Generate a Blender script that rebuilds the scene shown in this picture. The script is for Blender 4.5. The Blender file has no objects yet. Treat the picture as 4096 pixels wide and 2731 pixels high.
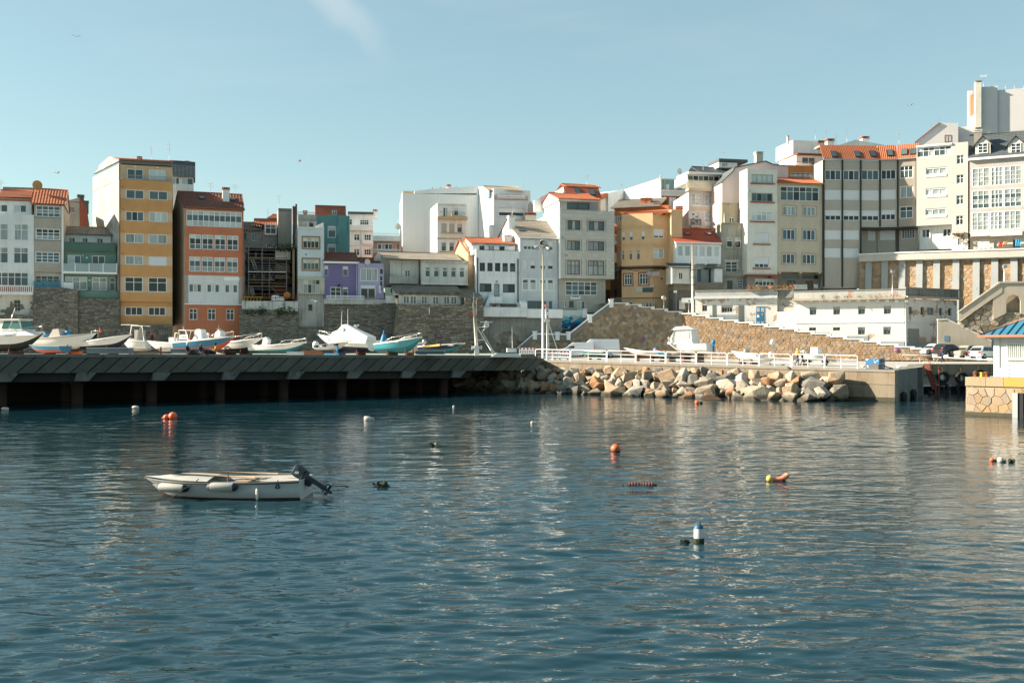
import bpy, bmesh, math, random, re
from mathutils import Vector, Matrix
random.seed(7)
SC = bpy.context.scene
COL = SC.collection

# ---------------------------------------------------------------- camera, sky, sun, exposure
F, CX, HY, EYE = 3982.0, 2048.0, 1400.0, 4.25     # focal length and horizon in pixels of the 4096 px photograph, eye height over the water
cam = bpy.data.cameras.new('camera')
cam.sensor_width = 36.0
cam.lens = F / 4096 * 36
cam.shift_y = (HY - 1365.5) / 4096
cam.clip_start, cam.clip_end = 0.5, 6000
camo = bpy.data.objects.new('camera', cam)
COL.objects.link(camo)
camo.location = (0, 0, EYE)
camo.rotation_euler = (math.radians(90), 0, 0)
SC.camera = camo

SUN_EL, SUN_PHI = math.radians(27), math.radians(3.5)   # sun from the left, a touch beyond the facades
sun_dir = Vector((-math.cos(SUN_PHI) * math.cos(SUN_EL), math.sin(SUN_PHI) * math.cos(SUN_EL), math.sin(SUN_EL)))
sl = bpy.data.lights.new('sun', 'SUN')
sl.energy, sl.angle, sl.color = 5.0, math.radians(0.53), (1.0, 0.87, 0.70)
so = bpy.data.objects.new('sun', sl)
COL.objects.link(so)
so.rotation_euler = sun_dir.to_track_quat('Z', 'Y').to_euler()
so.location = sun_dir * 200

world = bpy.data.worlds.new('World')
SC.world = world
world.use_nodes = True
nt = world.node_tree
nt.nodes.clear()
def N(t, typ, **kw):
    n = t.nodes.new(typ)
    for k, v in kw.items():
        if k == 'inp':
            for a, b in v.items():
                n.inputs[a].default_value = b
        else:
            setattr(n, k, v)
    return n
sky = N(nt, 'ShaderNodeTexSky', sky_type='NISHITA', sun_disc=False, sun_elevation=SUN_EL,
        sun_rotation=math.atan2(sun_dir.x, sun_dir.y), altitude=0, air_density=1.0, dust_density=0.35, ozone_density=1.6)
L = nt.links.new
tc = N(nt, 'ShaderNodeTexCoord')
# thin cirrus, stretched along one direction of the sky
mp = N(nt, 'ShaderNodeMapping')
mp.inputs['Rotation'].default_value = (0.35, 0.9, 0.2)
mp.inputs['Scale'].default_value = (1.6, 1.2, 7.0)
L(tc.outputs['Generated'], mp.inputs['Vector'])
nz = N(nt, 'ShaderNodeTexNoise', inp={'Scale': 1.7, 'Detail': 7.0, 'Roughness': 0.55, 'Distortion': 0.7})
L(mp.outputs[0], nz.inputs['Vector'])
rp = N(nt, 'ShaderNodeMapRange', inp={1: 0.50, 2: 0.85, 3: 0.0, 4: 0.28})
L(nz.outputs['Fac'], rp.inputs[0])
# one denser wisp: distance of the view ray to a short arc of sky
def sky_dir(px, py):
    return Vector(((px - CX) / F, 1.0, -(py - HY) / F)).normalized()
wa, wb = sky_dir(1330, -260), sky_dir(1660, 190)
wn = wa.cross(wb).normalized()
wt = (wb - wa).normalized()
def dotn(vec):
    d = N(nt, 'ShaderNodeVectorMath', operation='DOT_PRODUCT')
    d.inputs[1].default_value = vec
    return d
nd = N(nt, 'ShaderNodeTexNoise', inp={'Scale': 9.0, 'Detail': 4.0})
L(tc.outputs['Generated'], nd.inputs['Vector'])
nsc = N(nt, 'ShaderNodeVectorMath', operation='MULTIPLY_ADD')
nsc.inputs[1].default_value = (0.05, 0.05, 0.05)
L(nd.outputs['Color'], nsc.inputs[0]); L(tc.outputs['Generated'], nsc.inputs[2])
d1 = dotn(wn); L(nsc.outputs[0], d1.inputs[0])
ab = N(nt, 'ShaderNodeMath', operation='ABSOLUTE')
L(d1.outputs['Value'], ab.inputs[0])
d2 = dotn(wt); L(nsc.outputs[0], d2.inputs[0])
wid = N(nt, 'ShaderNodeMapRange', inp={1: wt.dot(wa), 2: wt.dot(wb) + 0.02, 3: 0.034, 4: 0.010})
L(d2.outputs['Value'], wid.inputs[0])
dv = N(nt, 'ShaderNodeMath', operation='DIVIDE'); L(ab.outputs[0], dv.inputs[0]); L(wid.outputs[0], dv.inputs[1])
wf = N(nt, 'ShaderNodeMapRange', interpolation_type='SMOOTHERSTEP', inp={1: 0.0, 2: 1.0, 3: 0.50, 4: 0.0}); L(dv.outputs[0], wf.inputs[0])
we = N(nt, 'ShaderNodeMapRange', interpolation_type='SMOOTHSTEP', inp={1: wt.dot(wb) - 0.09, 2: wt.dot(wb) + 0.02, 3: 1.0, 4: 0.0}); L(d2.outputs['Value'], we.inputs[0])
ww = N(nt, 'ShaderNodeMath', operation='MULTIPLY'); L(wf.outputs[0], ww.inputs[0]); L(we.outputs[0], ww.inputs[1])
mx = N(nt, 'ShaderNodeMath', operation='MAXIMUM'); L(ww.outputs[0], mx.inputs[0]); L(rp.outputs[0], mx.inputs[1])
gr = N(nt, 'ShaderNodeMix', data_type='RGBA', blend_type='MULTIPLY')
gr.inputs[0].default_value = 1.0
gr.inputs[7].default_value = (0.98, 0.95, 0.73, 1)
L(sky.outputs[0], gr.inputs[6])
mc = N(nt, 'ShaderNodeMix', data_type='RGBA')
mc.inputs[7].default_value = (2.2, 2.5, 2.6, 1)
vl = N(nt, 'ShaderNodeMix', data_type='RGBA')        # thin even veil of high cloud over the whole sky
vl.inputs[0].default_value = 0.6
vl.inputs[7].default_value = (0.84, 1.36, 1.60, 1)
L(gr.outputs[2], vl.inputs[6])
L(mx.outputs[0], mc.inputs[0]); L(vl.outputs[2], mc.inputs[6])
bg = N(nt, 'ShaderNodeBackground')
bg.inputs['Strength'].default_value = 0.105
L(mc.outputs[2], bg.inputs['Color'])
L(bg.outputs[0], N(nt, 'ShaderNodeOutputWorld').inputs['Surface'])

vs = SC.view_settings
vs.view_transform, vs.look, vs.exposure, vs.gamma, vs.use_curve_mapping = 'Standard', 'None', 1.6, 1.0, False
SC.cycles.max_bounces, SC.cycles.diffuse_bounces, SC.cycles.glossy_bounces = 6, 3, 3
SC.cycles.use_denoising = True
SC.cycles.sample_clamp_indirect = 6

# ---------------------------------------------------------------- helpers
SS = 500 / 1568                                    # the photograph was measured in enlarged crops, 500 px wide shown at 1568
def W(px, py, D):                                   # photograph pixel + distance in metres -> point in the place
    return Vector(((px - CX) / F * D, D, EYE - (py - HY) / F * D))
def WX(px, D):
    return (px - CX) / F * D
def WZ(py, D):
    return EYE - (py - HY) / F * D

def lerp(a, b, t):
    return a + (b - a) * t

MATS = {}
def mat(name, col, rough=0.75, dirt=0.25, streak=0.0, bump=0.15, scale=1.0, metal=0.0, spec=0.4, dcol=None, island=0.0, fine=0.0, wear=None, tide=False):
    """plain material with noise grain, blotches, vertical run-off streaks and worn patches of another colour"""
    if name in MATS:
        return MATS[name]
    m = bpy.data.materials.new(name)
    MATS[name] = m
    m.use_nodes = True
    t = m.node_tree
    p = t.nodes['Principled BSDF']
    p.inputs['Roughness'].default_value = rough
    p.inputs['Metallic'].default_value = metal
    p.inputs['Specular IOR Level'].default_value = spec
    K = t.links.new
    tcn = N(t, 'ShaderNodeTexCoord')
    vec = tcn.outputs['Object']
    dc = dcol or tuple(c * 0.45 for c in col)
    cur = None
    if dirt > 0 or streak > 0:
        n1 = N(t, 'ShaderNodeTexNoise', inp={'Scale': 0.55 * scale, 'Detail': 8.0, 'Roughness': 0.65})
        K(vec, n1.inputs['Vector'])
        r1 = N(t, 'ShaderNodeMapRange', inp={1: 0.42, 2: 0.78, 3: 0.0, 4: dirt})
        K(n1.outputs['Fac'], r1.inputs[0])
        cur = r1.outputs[0]
        if streak > 0:
            mpn = N(t, 'ShaderNodeMapping'); mpn.inputs['Scale'].default_value = (2.6 * scale, 2.6 * scale, 0.16 * scale)
            K(vec, mpn.inputs['Vector'])
            n2 = N(t, 'ShaderNodeTexNoise', inp={'Scale': 1.3, 'Detail': 6.0, 'Roughness': 0.7})
            K(mpn.outputs[0], n2.inputs['Vector'])
            r2 = N(t, 'ShaderNodeMapRange', inp={1: 0.5, 2: 0.74, 3: 0.0, 4: streak})
            K(n2.outputs['Fac'], r2.inputs[0])
            a = N(t, 'ShaderNodeMath', operation='ADD', use_clamp=True); K(r1.outputs[0], a.inputs[0]); K(r2.outputs[0], a.inputs[1])
            cur = a.outputs[0]
        mxn = N(t, 'ShaderNodeMix', data_type='RGBA')
        mxn.inputs[6].default_value = (*col, 1); mxn.inputs[7].default_value = (*dc, 1)
        K(cur, mxn.inputs[0])
        out = mxn.outputs[2]
    else:
        rgb = N(t, 'ShaderNodeRGB'); rgb.outputs[0].default_value = (*col, 1)
        out = rgb.outputs[0]
    if wear:                                         # (colour, amount 0..1, scale)
        nw = N(t, 'ShaderNodeTexNoise', inp={'Scale': wear[2], 'Detail': 9.0, 'Roughness': 0.6})
        K(vec, nw.inputs['Vector'])
        rw = N(t, 'ShaderNodeMapRange', inp={1: 0.72 - 0.3 * wear[1], 2: 0.745 - 0.3 * wear[1], 3: 0.0, 4: 1.0})
        K(nw.outputs['Fac'], rw.inputs[0])
        mw = N(t, 'ShaderNodeMix', data_type='RGBA'); mw.inputs[7].default_value = (*wear[0], 1)
        K(rw.outputs[0], mw.inputs[0]); K(out, mw.inputs[6])
        out = mw.outputs[2]
    if island > 0:                                   # every stone or tile its own tone
        g = N(t, 'ShaderNodeNewGeometry'); oi = N(t, 'ShaderNodeObjectInfo')
        ad = N(t, 'ShaderNodeMath', operation='ADD'); K(g.outputs['Random Per Island'], ad.inputs[0]); K(oi.outputs['Random'], ad.inputs[1])
        fr = N(t, 'ShaderNodeMath', operation='FRACT'); K(ad.outputs[0], fr.inputs[0])
        hs = N(t, 'ShaderNodeHueSaturation')
        rv = N(t, 'ShaderNodeMapRange', inp={1: 0, 2: 1, 3: 1 - island, 4: 1 + island * 0.8}); K(fr.outputs[0], rv.inputs[0])
        K(rv.outputs[0], hs.inputs['Value'])
        f2 = N(t, 'ShaderNodeMath', operation='MULTIPLY'); f2.inputs[1].default_value = 7.31; K(fr.outputs[0], f2.inputs[0])
        f3 = N(t, 'ShaderNodeMath', operation='FRACT'); K(f2.outputs[0], f3.inputs[0])
        rs = N(t, 'ShaderNodeMapRange', inp={1: 0, 2: 1, 3: 0.65, 4: 1.2}); K(f3.outputs[0], rs.inputs[0])
        K(rs.outputs[0], hs.inputs['Saturation'])
        K(out, hs.inputs['Color'])
        out = hs.outputs[0]
    if tide:                                         # wet, weedy foot up to the tide line
        gp = N(t, 'ShaderNodeNewGeometry'); sz = N(t, 'ShaderNodeSeparateXYZ'); K(gp.outputs['Position'], sz.inputs[0])
        nt2 = N(t, 'ShaderNodeTexNoise', inp={'Scale': 1.6, 'Detail': 5.0}); K(gp.outputs['Position'], nt2.inputs['Vector'])
        sm_ = N(t, 'ShaderNodeMath', operation='MULTIPLY_ADD', inp={1: -0.9}); K(nt2.outputs['Fac'], sm_.inputs[0]); K(sz.outputs['Z'], sm_.inputs[2])
        rt = N(t, 'ShaderNodeMapRange', inp={1: -0.25, 2: 0.12, 3: 0.85, 4: 0.0}); K(sm_.outputs[0], rt.inputs[0])
        mt = N(t, 'ShaderNodeMix', data_type='RGBA'); mt.inputs[7].default_value = (0.035, 0.03, 0.018, 1); K(rt.outputs[0], mt.inputs[0]); K(out, mt.inputs[6]); out = mt.outputs[2]
    K(out, p.inputs['Base Color'])
    if bump > 0:
        nb = N(t, 'ShaderNodeTexNoise', inp={'Scale': (fine or 9.0) * scale, 'Detail': 6.0, 'Roughness': 0.6})
        K(vec, nb.inputs['Vector'])
        b = N(t, 'ShaderNodeBump', inp={'Strength': bump, 'Distance': 0.06})
        K(nb.outputs['Fac'], b.inputs['Height'])
        K(b.outputs[0], p.inputs['Normal'])
    return m

def glass(name, col, rough=0.06, folds=0.0):
    """window pane: a reflecting surface over a dark or curtained room"""
    if name in MATS:
        return MATS[name]
    m = bpy.data.materials.new(name); MATS[name] = m
    m.use_nodes = True
    t = m.node_tree; K = t.links.new
    p = t.nodes['Principled BSDF']
    p.inputs['Roughness'].default_value = rough
    p.inputs['Specular IOR Level'].default_value = 0.45
    tcn = N(t, 'ShaderNodeTexCoord')
    geo = N(t, 'ShaderNodeNewGeometry')
    oi = N(t, 'ShaderNodeObjectInfo')
    mr = N(t, 'ShaderNodeMapRange', inp={1: 0, 2: 1, 3: 0.75, 4: 1.25}); K(oi.outputs['Random'], mr.inputs[0])
    src = None
    if folds:  # curtain folds: their shading put into the colour as upright bands
        mpn = N(t, 'ShaderNodeMapping'); mpn.inputs['Scale'].default_value = (1, 1, 0.06)
        K(geo.outputs['Position'], mpn.inputs['Vector'])
        w = N(t, 'ShaderNodeTexNoise', inp={'Scale': 7.0, 'Detail': 3.0}); K(mpn.outputs[0], w.inputs['Vector'])
        r = N(t, 'ShaderNodeMapRange', inp={1: 0.3, 2: 0.7, 3: 1 - folds, 4: 1.1}); K(w.outputs['Fac'], r.inputs[0])
        mm = N(t, 'ShaderNodeMath', operation='MULTIPLY'); K(r.outputs[0], mm.inputs[0]); K(mr.outputs[0], mm.inputs[1])
        src = mm.outputs[0]
    else:
        src = mr.outputs[0]
    v = N(t, 'ShaderNodeVectorMath', operation='SCALE'); v.inputs[0].default_value = col
    K(src, v.inputs['Scale'])
    K(v.outputs[0], p.inputs['Base Color'])
    nb = N(t, 'ShaderNodeTexNoise', inp={'Scale': 0.9, 'Detail': 1.0}); K(geo.outputs['Position'], nb.inputs['Vector'])
    b = N(t, 'ShaderNodeBump', inp={'Strength': 0.06, 'Distance': 0.05}); K(nb.outputs['Fac'], b.inputs['Height']); K(b.outputs[0], p.inputs['Normal'])
    return m

class MB:
    """collects faces of one mesh"""
    def __init__(s):
        s.v, s.f, s.m, s.sm = [], [], [], []
    def face(s, pts, mi=0, smooth=False):
        k = len(s.v); s.v += [tuple(p) for p in pts]
        s.f.append(tuple(range(k, k + len(pts)))); s.m.append(mi); s.sm.append(smooth)
    def box(s, a, b, mi=0):
        x0, y0, z0 = a; x1, y1, z1 = b
        k = len(s.v)
        s.v += [(x0, y0, z0), (x1, y0, z0), (x1, y1, z0), (x0, y1, z0), (x0, y0, z1), (x1, y0, z1), (x1, y1, z1), (x0, y1, z1)]
        for q in ((0, 3, 2, 1), (4, 5, 6, 7), (0, 1, 5, 4), (1, 2, 6, 5), (2, 3, 7, 6), (3, 0, 4, 7)):
            s.f.append(tuple(k + i for i in q)); s.m.append(mi); s.sm.append(False)
    def hexa(s, p, mi=0):                            # 8 points: bottom 4, top 4
        k = len(s.v); s.v += [tuple(q) for q in p]
        for q in ((0, 3, 2, 1), (4, 5, 6, 7), (0, 1, 5, 4), (1, 2, 6, 5), (2, 3, 7, 6), (3, 0, 4, 7)):
            s.f.append(tuple(k + i for i in q)); s.m.append(mi); s.sm.append(False)
    def prism(s, poly, off, mi=0):                   # polygon + offset vector
        n = len(poly); k = len(s.v); off = Vector(off)
        s.v += [tuple(p) for p in poly] + [tuple(Vector(p) + off) for p in poly]
        s.f.append(tuple(k + i for i in range(n))[::-1]); s.f.append(tuple(k + n + i for i in range(n)))
        s.m += [mi, mi]; s.sm += [False, False]
        for i in range(n):
            j = (i + 1) % n
            s.f.append((k + i, k + j, k + n + j, k + n + i)); s.m.append(mi); s.sm.append(False)
    def tube(s, pts, r, n=6, mi=0, cap=True):
        pts = [Vector(p) for p in pts]
        rs = r if isinstance(r, (list, tuple)) else [r] * len(pts)
        k = len(s.v)
        for i, p in enumerate(pts):
            d = (pts[min(i + 1, len(pts) - 1)] - pts[max(i - 1, 0)])
            d = d.normalized() if d.length > 1e-9 else Vector((0, 0, 1))
            up = Vector((0, 0, 1)) if abs(d.z) < 0.9 else Vector((1, 0, 0))
            a = d.cross(up).normalized(); b = d.cross(a)
            for j in range(n):
                t = 2 * math.pi * j / n
                s.v.append(tuple(p + (a * math.cos(t) + b * math.sin(t)) * rs[i]))
        for i in range(len(pts) - 1):
            for j in range(n):
                q = (j + 1) % n
                s.f.append((k + i * n + j, k + i * n + q, k + (i + 1) * n + q, k + (i + 1) * n + j)); s.m.append(mi); s.sm.append(n > 4)
        if cap:
            s.f.append(tuple(k + j for j in range(n))); s.m.append(mi); s.sm.append(False)
            e = k + (len(pts) - 1) * n
            s.f.append(tuple(e + j for j in range(n))[::-1]); s.m.append(mi); s.sm.append(False)
    def lathe(s, prof, c=(0, 0, 0), n=12, mi=0, axis='z', mis=None):   # prof: (radius, height)
        k = len(s.v); c = Vector(c)
        for r, h in prof:
            for j in range(n):
                t = 2 * math.pi * j / n
                a, b = r * math.cos(t), r * math.sin(t)
                q = {'z': (a, b, h), 'x': (h, a, b), 'y': (a, h, b)}[axis]
                s.v.append(tuple(c + Vector(q)))
        for i in range(len(prof) - 1):
            for j in range(n):
                q = (j + 1) % n
                s.f.append((k + i * n + j, k + i * n + q, k + (i + 1) * n + q, k + (i + 1) * n + j)); s.m.append(mis[i] if mis else mi); s.sm.append(True)
    def grid(s, rows, mi=0, smooth=True, mis=None):  # rows of points -> quads
        k = len(s.v); n = len(rows[0])
        for r in rows:
            s.v += [tuple(p) for p in r]
        for i in range(len(rows) - 1):
            for j in range(n - 1):
                s.f.append((k + i * n + j, k + i * n + j + 1, k + (i + 1) * n + j + 1, k + (i + 1) * n + j))
                s.m.append(mis[j] if mis else mi); s.sm.append(smooth)
    def build(s, name, mats, parent=None, loc=(0, 0, 0), rz=0.0):
        me = bpy.data.meshes.new(name)
        me.from_pydata(s.v, [], s.f)
        for m in (mats if isinstance(mats, (list, tuple)) else [mats]):
            me.materials.append(m)
        me.polygons.foreach_set('material_index', s.m)
        me.polygons.foreach_set('use_smooth', s.sm)
        me.update()
        o = bpy.data.objects.new(name, me)
        COL.objects.link(o)
        o.parent = parent
        o.location = loc
        o.rotation_euler = (0, 0, rz)
        return o

_unit = {}
def ubox(name, a, b, m, parent=None):
    """box from a to b that shares one unit mesh per material"""
    if m.name not in _unit:
        q = MB(); q.box((-.5, -.5, -.5), (.5, .5, .5))
        me = bpy.data.meshes.new('block_' + m.name); me.from_pydata(q.v, [], q.f); me.materials.append(m); _unit[m.name] = me
    o = bpy.data.objects.new(name, _unit[m.name])
    COL.objects.link(o); o.parent = parent
    a, b = Vector(a), Vector(b)
    o.location = (a + b) / 2
    o.scale = [max(abs(c), 1e-4) for c in (b - a)]
    return o

def empty(name, loc=(0, 0, 0), rz=0.0):
    o = bpy.data.objects.new(name, None)
    o.empty_display_size = 0.3
    COL.objects.link(o); o.location = loc; o.rotation_euler = (0, 0, rz)
    return o
def tag(o, label, cat, group=None):
    o['label'] = label; o['category'] = cat
    if group: o['group'] = group
    return o
def struct(o):
    o['kind'] = 'structure'; return o
def stuff(o):
    o['kind'] = 'stuff'; return o
def copy_tree(o, parent=None):
    c = o.copy(); COL.objects.link(c); c.parent = parent
    for ch in [x for x in bpy.data.objects if x.parent == o]:
        copy_tree(ch, c)
    return c

# ---------------------------------------------------------------- shared materials
WHITE = mat('white_paint', (0.78, 0.79, 0.77), 0.6, 0.18, 0.12, 0.08)
FRAMEW = mat('white_frame', (0.84, 0.85, 0.84), 0.45, 0.0, 0, 0)
FRAMEB = mat('brown_frame', (0.17, 0.055, 0.03), 0.5, 0.0, 0, 0)
FRAMEK = mat('navy_frame', (0.012, 0.02, 0.045), 0.4, 0.0, 0, 0)
FRAMEY = mat('cream_frame', (0.62, 0.55, 0.40), 0.5, 0.0, 0, 0)
FRAMEG = mat('grey_frame', (0.30, 0.31, 0.31), 0.5, 0.0, 0, 0)
FRAMEE = mat('sage_frame', (0.36, 0.40, 0.34), 0.5, 0.0, 0, 0)
GD = glass('pane_dark', (0.018, 0.024, 0.026))
GT = glass('pane_teal', (0.075, 0.115, 0.12), 0.1)
GC = glass('pane_curtain', (0.34, 0.39, 0.385), 0.15, 0.45)
GL = glass('pane_blind', (0.46, 0.52, 0.51), 0.2, 0.06)
GB = glass('pane_blue', (0.05, 0.13, 0.18), 0.1)
SHUT = mat('roller_shutter', (0.68, 0.70, 0.71), 0.55, 0.1, 0.1, 0.0)
SHUTC = mat('cream_shutter', (0.48, 0.44, 0.38), 0.6, 0.1, 0.1, 0.0)
CONC = mat('concrete', (0.26, 0.245, 0.215), 0.9, 0.5, 0.35, 0.3, dcol=(0.13, 0.12, 0.10))
CONCD = mat('dark_concrete', (0.17, 0.165, 0.15), 0.9, 0.6, 0.4, 0.3, dcol=(0.05, 0.05, 0.045))
YARD = mat('yard_concrete', (0.36, 0.345, 0.31), 0.9, 0.4, 0, 0.3, dcol=(0.24, 0.22, 0.19))
ASPH = mat('asphalt', (0.14, 0.135, 0.13), 0.9, 0.4, 0, 0.3, dcol=(0.07, 0.07, 0.068))
GALV = mat('galvanised', (0.42, 0.43, 0.43), 0.4, 0.15, 0, 0.0, metal=0.6)
POLE = mat('cream_pole', (0.62, 0.58, 0.50), 0.5, 0.2, 0.1, 0.0)
DARKM = mat('black_plastic', (0.012, 0.012, 0.014), 0.45, 0.0, 0, 0)
RUST = mat('rust', (0.16, 0.06, 0.03), 0.85, 0.5, 0.3, 0.2, dcol=(0.05, 0.02, 0.012))
WOOD = mat('weathered_wood', (0.27, 0.20, 0.13), 0.85, 0.5, 0.2, 0.2)
TILE = mat('orange_tile', (0.42, 0.135, 0.06), 0.8, 0.45, 0.25, 0.25, dcol=(0.17, 0.07, 0.045), island=0.0)
TILED = mat('brown_tile', (0.21, 0.075, 0.045), 0.8, 0.5, 0.3, 0.25, dcol=(0.09, 0.045, 0.035))
TILER = mat('red_tile', (0.40, 0.075, 0.03), 0.75, 0.3, 0.2, 0.2, dcol=(0.2, 0.05, 0.03))
TILEG = mat('grey_tile', (0.24, 0.215, 0.175), 0.9, 0.6, 0.4, 0.3, dcol=(0.09, 0.08, 0.06))
SLATE = mat('slate', (0.085, 0.10, 0.105), 0.6, 0.4, 0.2, 0.25, dcol=(0.04, 0.045, 0.045))
LEAF = mat('leaf', (0.05, 0.075, 0.025), 0.8, 0.3, 0, 0)
# ---------------------------------------------------------------- a vertical plane standing in the place
class Plane:
    """vertical plane from photograph column px0 at distance d0 to column px1 at distance d1; local x along it, y away from the viewer"""
    def __init__(s, px0, d0, px1, d1, z0=0.0):
        s.a = Vector((WX(px0, d0), d0)); s.b = Vector((WX(px1, d1), d1))
        s.d = (s.b - s.a).normalized(); s.n = Vector((-s.d.y, s.d.x)); s.len = (s.b - s.a).length
        s.rz = math.atan2(s.d.y, s.d.x); s.z0 = z0
    def hit(s, px, py, off=0.0):                     # ray through a photograph pixel meets the plane pushed in by off -> local (x, z)
        r = Vector(((px - CX) / F, 1.0))
        q = s.a + s.n * off
        t = q.dot(s.n) / r.dot(s.n)
        p = r * t - s.a
        return p.dot(s.d), EYE - (py - HY) / F * t - s.z0
    def world(s, x, y, z):
        p = s.a + s.d * x + s.n * y
        return Vector((p.x, p.y, z + s.z0))
    def root(s, name):
        return empty(name, (s.a.x, s.a.y, s.z0), s.rz)

# ---------------------------------------------------------------- water
def water_mat():
    m = bpy.data.materials.new('sea_water'); m.use_nodes = True
    t = m.node_tree; K = t.links.new
    p = t.nodes['Principled BSDF']
    p.inputs['Base Color'].default_value = (0.005, 0.026, 0.036, 1)
    p.inputs['Roughness'].default_value = 0.035
    p.inputs['IOR'].default_value = 1.33
    p.inputs['Specular IOR Level'].default_value = 0.5
    g = N(t, 'ShaderNodeNewGeometry')
    def layer(sx, sy, rot, scale, detail, rough, dist=0.0):
        mpn = N(t, 'ShaderNodeMapping'); mpn.inputs['Scale'].default_value = (sx, sy, 1); mpn.inputs['Rotation'].default_value = (0, 0, rot)
        K(g.outputs['Position'], mpn.inputs['Vector'])
        n = N(t, 'ShaderNodeTexNoise', inp={'Scale': scale, 'Detail': detail, 'Roughness': rough, 'Distortion': dist})
        K(mpn.outputs[0], n.inputs['Vector'])
        return n.outputs['Fac']
    def mul(a, v):
        n = N(t, 'ShaderNodeMath', operation='MULTIPLY'); K(a, n.inputs[0])
        if isinstance(v, float): n.inputs[1].default_value = v
        else: K(v, n.inputs[1])
        return n.outputs[0]
    def add(a, b):
        n = N(t, 'ShaderNodeMath', operation='ADD'); K(a, n.inputs[0]); K(b, n.inputs[1]); return n.outputs[0]
    chop = layer(0.5, 1.0, -0.15, 2.6, 3.0, 0.55, 0.4)
    rip = layer(0.6, 1.0, 0.3, 8.0, 2.0, 0.5, 0.2)
    gust = layer(1, 1, 0.4, 0.045, 3.0, 0.55)
    gm = N(t, 'ShaderNodeMapRange', inp={1: 0.35, 2: 0.65, 3: 0.35, 4: 1.2}); K(gust, gm.inputs[0])
    h = add(mul(mul(chop, 0.030), gm.outputs[0]), mul(mul(rip, 0.005), gm.outputs[0]))
    b = N(t, 'ShaderNodeBump', inp={'Strength': 1.0, 'Distance': 1.0})
    K(h, b.inputs['Height']); K(b.outputs[0], p.inputs['Normal'])
    return m
import numpy as np
def water_mesh():
    """sea surface as real waves: a sheet, finer towards the open side, raised by a sum of short wind waves"""
    rg = np.random.default_rng(5)
    nr_, ncol = 1040, 420
    ys = 6.0 * np.exp(np.arange(nr_) * np.log(140 / 6.0) / (nr_ - 1))
    t = np.linspace(-1, 1, ncol)
    Y = np.repeat(ys[:, None], ncol, 1); X = t[None, :] * (0.72 * Y + 6)
    dy = Y * np.log(140 / 6.0) / (nr_ - 1)
    Zw = np.zeros_like(Y); n = 56
    lam = np.exp(np.linspace(np.log(.22), np.log(3.2), n))
    gust = .75 + .35 * np.sin(X * .11 + Y * .05 + 1) * np.sin(Y * .09 - X * .04) + .2 * np.sin(X * .31 - Y * .17)
    for l in lam:
        th = rg.normal(-1.45, .42); ph = rg.uniform(0, 6.28); k = 2 * np.pi / l
        sl = .024 * (1.15 if l < .8 else .7 if l < 1.3 else .4 if l < 2.2 else .22)
        att = np.clip((l - 2.6 * dy) / (3.0 * dy), 0, 1)
        arg = k * (X * np.cos(th) + Y * np.sin(th)) + ph + 1.2 * np.sin(X * .23 + ph * 3) * np.cos(Y * .19 + ph)
        Zw += att * (sl / k) * np.sin(arg) * (gust if l < 2 else 1)
    V = np.stack([X, Y, Zw], -1).reshape(-1, 3)
    i = np.arange(nr_ - 1)[:, None] * ncol + np.arange(ncol - 1)[None, :]
    Q = np.stack([i, i + 1, i + 1 + ncol, i + ncol], -1).reshape(-1, 4)
    ext = np.array([[-2500, -600, -.25], [2500, -600, -.25], [2500, 3000, -.25], [-2500, 3000, -.25]], float)
    nv = len(V); V = np.concatenate([V, ext]); Q = np.concatenate([Q, [[nv, nv + 1, nv + 2, nv + 3]]])
    me = bpy.data.meshes.new('water')
    me.vertices.add(len(V)); me.vertices.foreach_set('co', V.ravel().astype(np.float32))
    me.loops.add(Q.size); me.loops.foreach_set('vertex_index', Q.ravel().astype(np.int32))
    me.polygons.add(len(Q)); me.polygons.foreach_set('loop_start', (np.arange(len(Q)) * 4).astype(np.int32))
    me.polygons.foreach_set('use_smooth', np.ones(len(Q), bool))
    me.materials.append(water_mat()); me.update(calc_edges=True); me.validate()
    o = bpy.data.objects.new('water', me); COL.objects.link(o); return o
struct(water_mesh())

# ---------------------------------------------------------------- ground of the harbour yard
GF = [(-400, 70.2, 3.88), (2150, 100, 3.60), (2152, 104, 3.20), (3580, 82, 2.60), (3690, 92.5, 2.70), (3694, 100, 2.85), (4500, 100, 2.85)]
GBK = [(-400, 150, 3.90), (2150, 156, 3.40), (2152, 156, 3.30), (3580, 150, 3.05), (3690, 150, 3.05), (3694, 150, 3.05), (4500, 150, 3.05)]
def gz(px, D):
    for i in range(len(GF) - 1):
        if GF[i][0] <= px <= GF[i + 1][0]:
            t = (px - GF[i][0]) / (GF[i + 1][0] - GF[i][0])
            df, zf = lerp(GF[i][1], GF[i + 1][1], t), lerp(GF[i][2], GF[i + 1][2], t)
            db, zb = lerp(GBK[i][1], GBK[i + 1][1], t), lerp(GBK[i][2], GBK[i + 1][2], t)
            return lerp(zf, zb, (D - df) / (db - df))
    return 3.0
def G(px, D):
    return Vector((WX(px, D), D, gz(px, D)))
q = MB()
for i in range(len(GF) - 1):
    fa, fb, ba, bb = [Vector((WX(p[0], p[1]), p[1], p[2])) for p in (GF[i], GF[i + 1], GBK[i], GBK[i + 1])]
    for k in range(6):
        a0, a1 = k / 6, (k + 1) / 6
        q.face([fa.lerp(ba, a0), fb.lerp(bb, a0), fb.lerp(bb, a1), fa.lerp(ba, a1)])
struct(q.build('ground', YARD))

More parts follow.
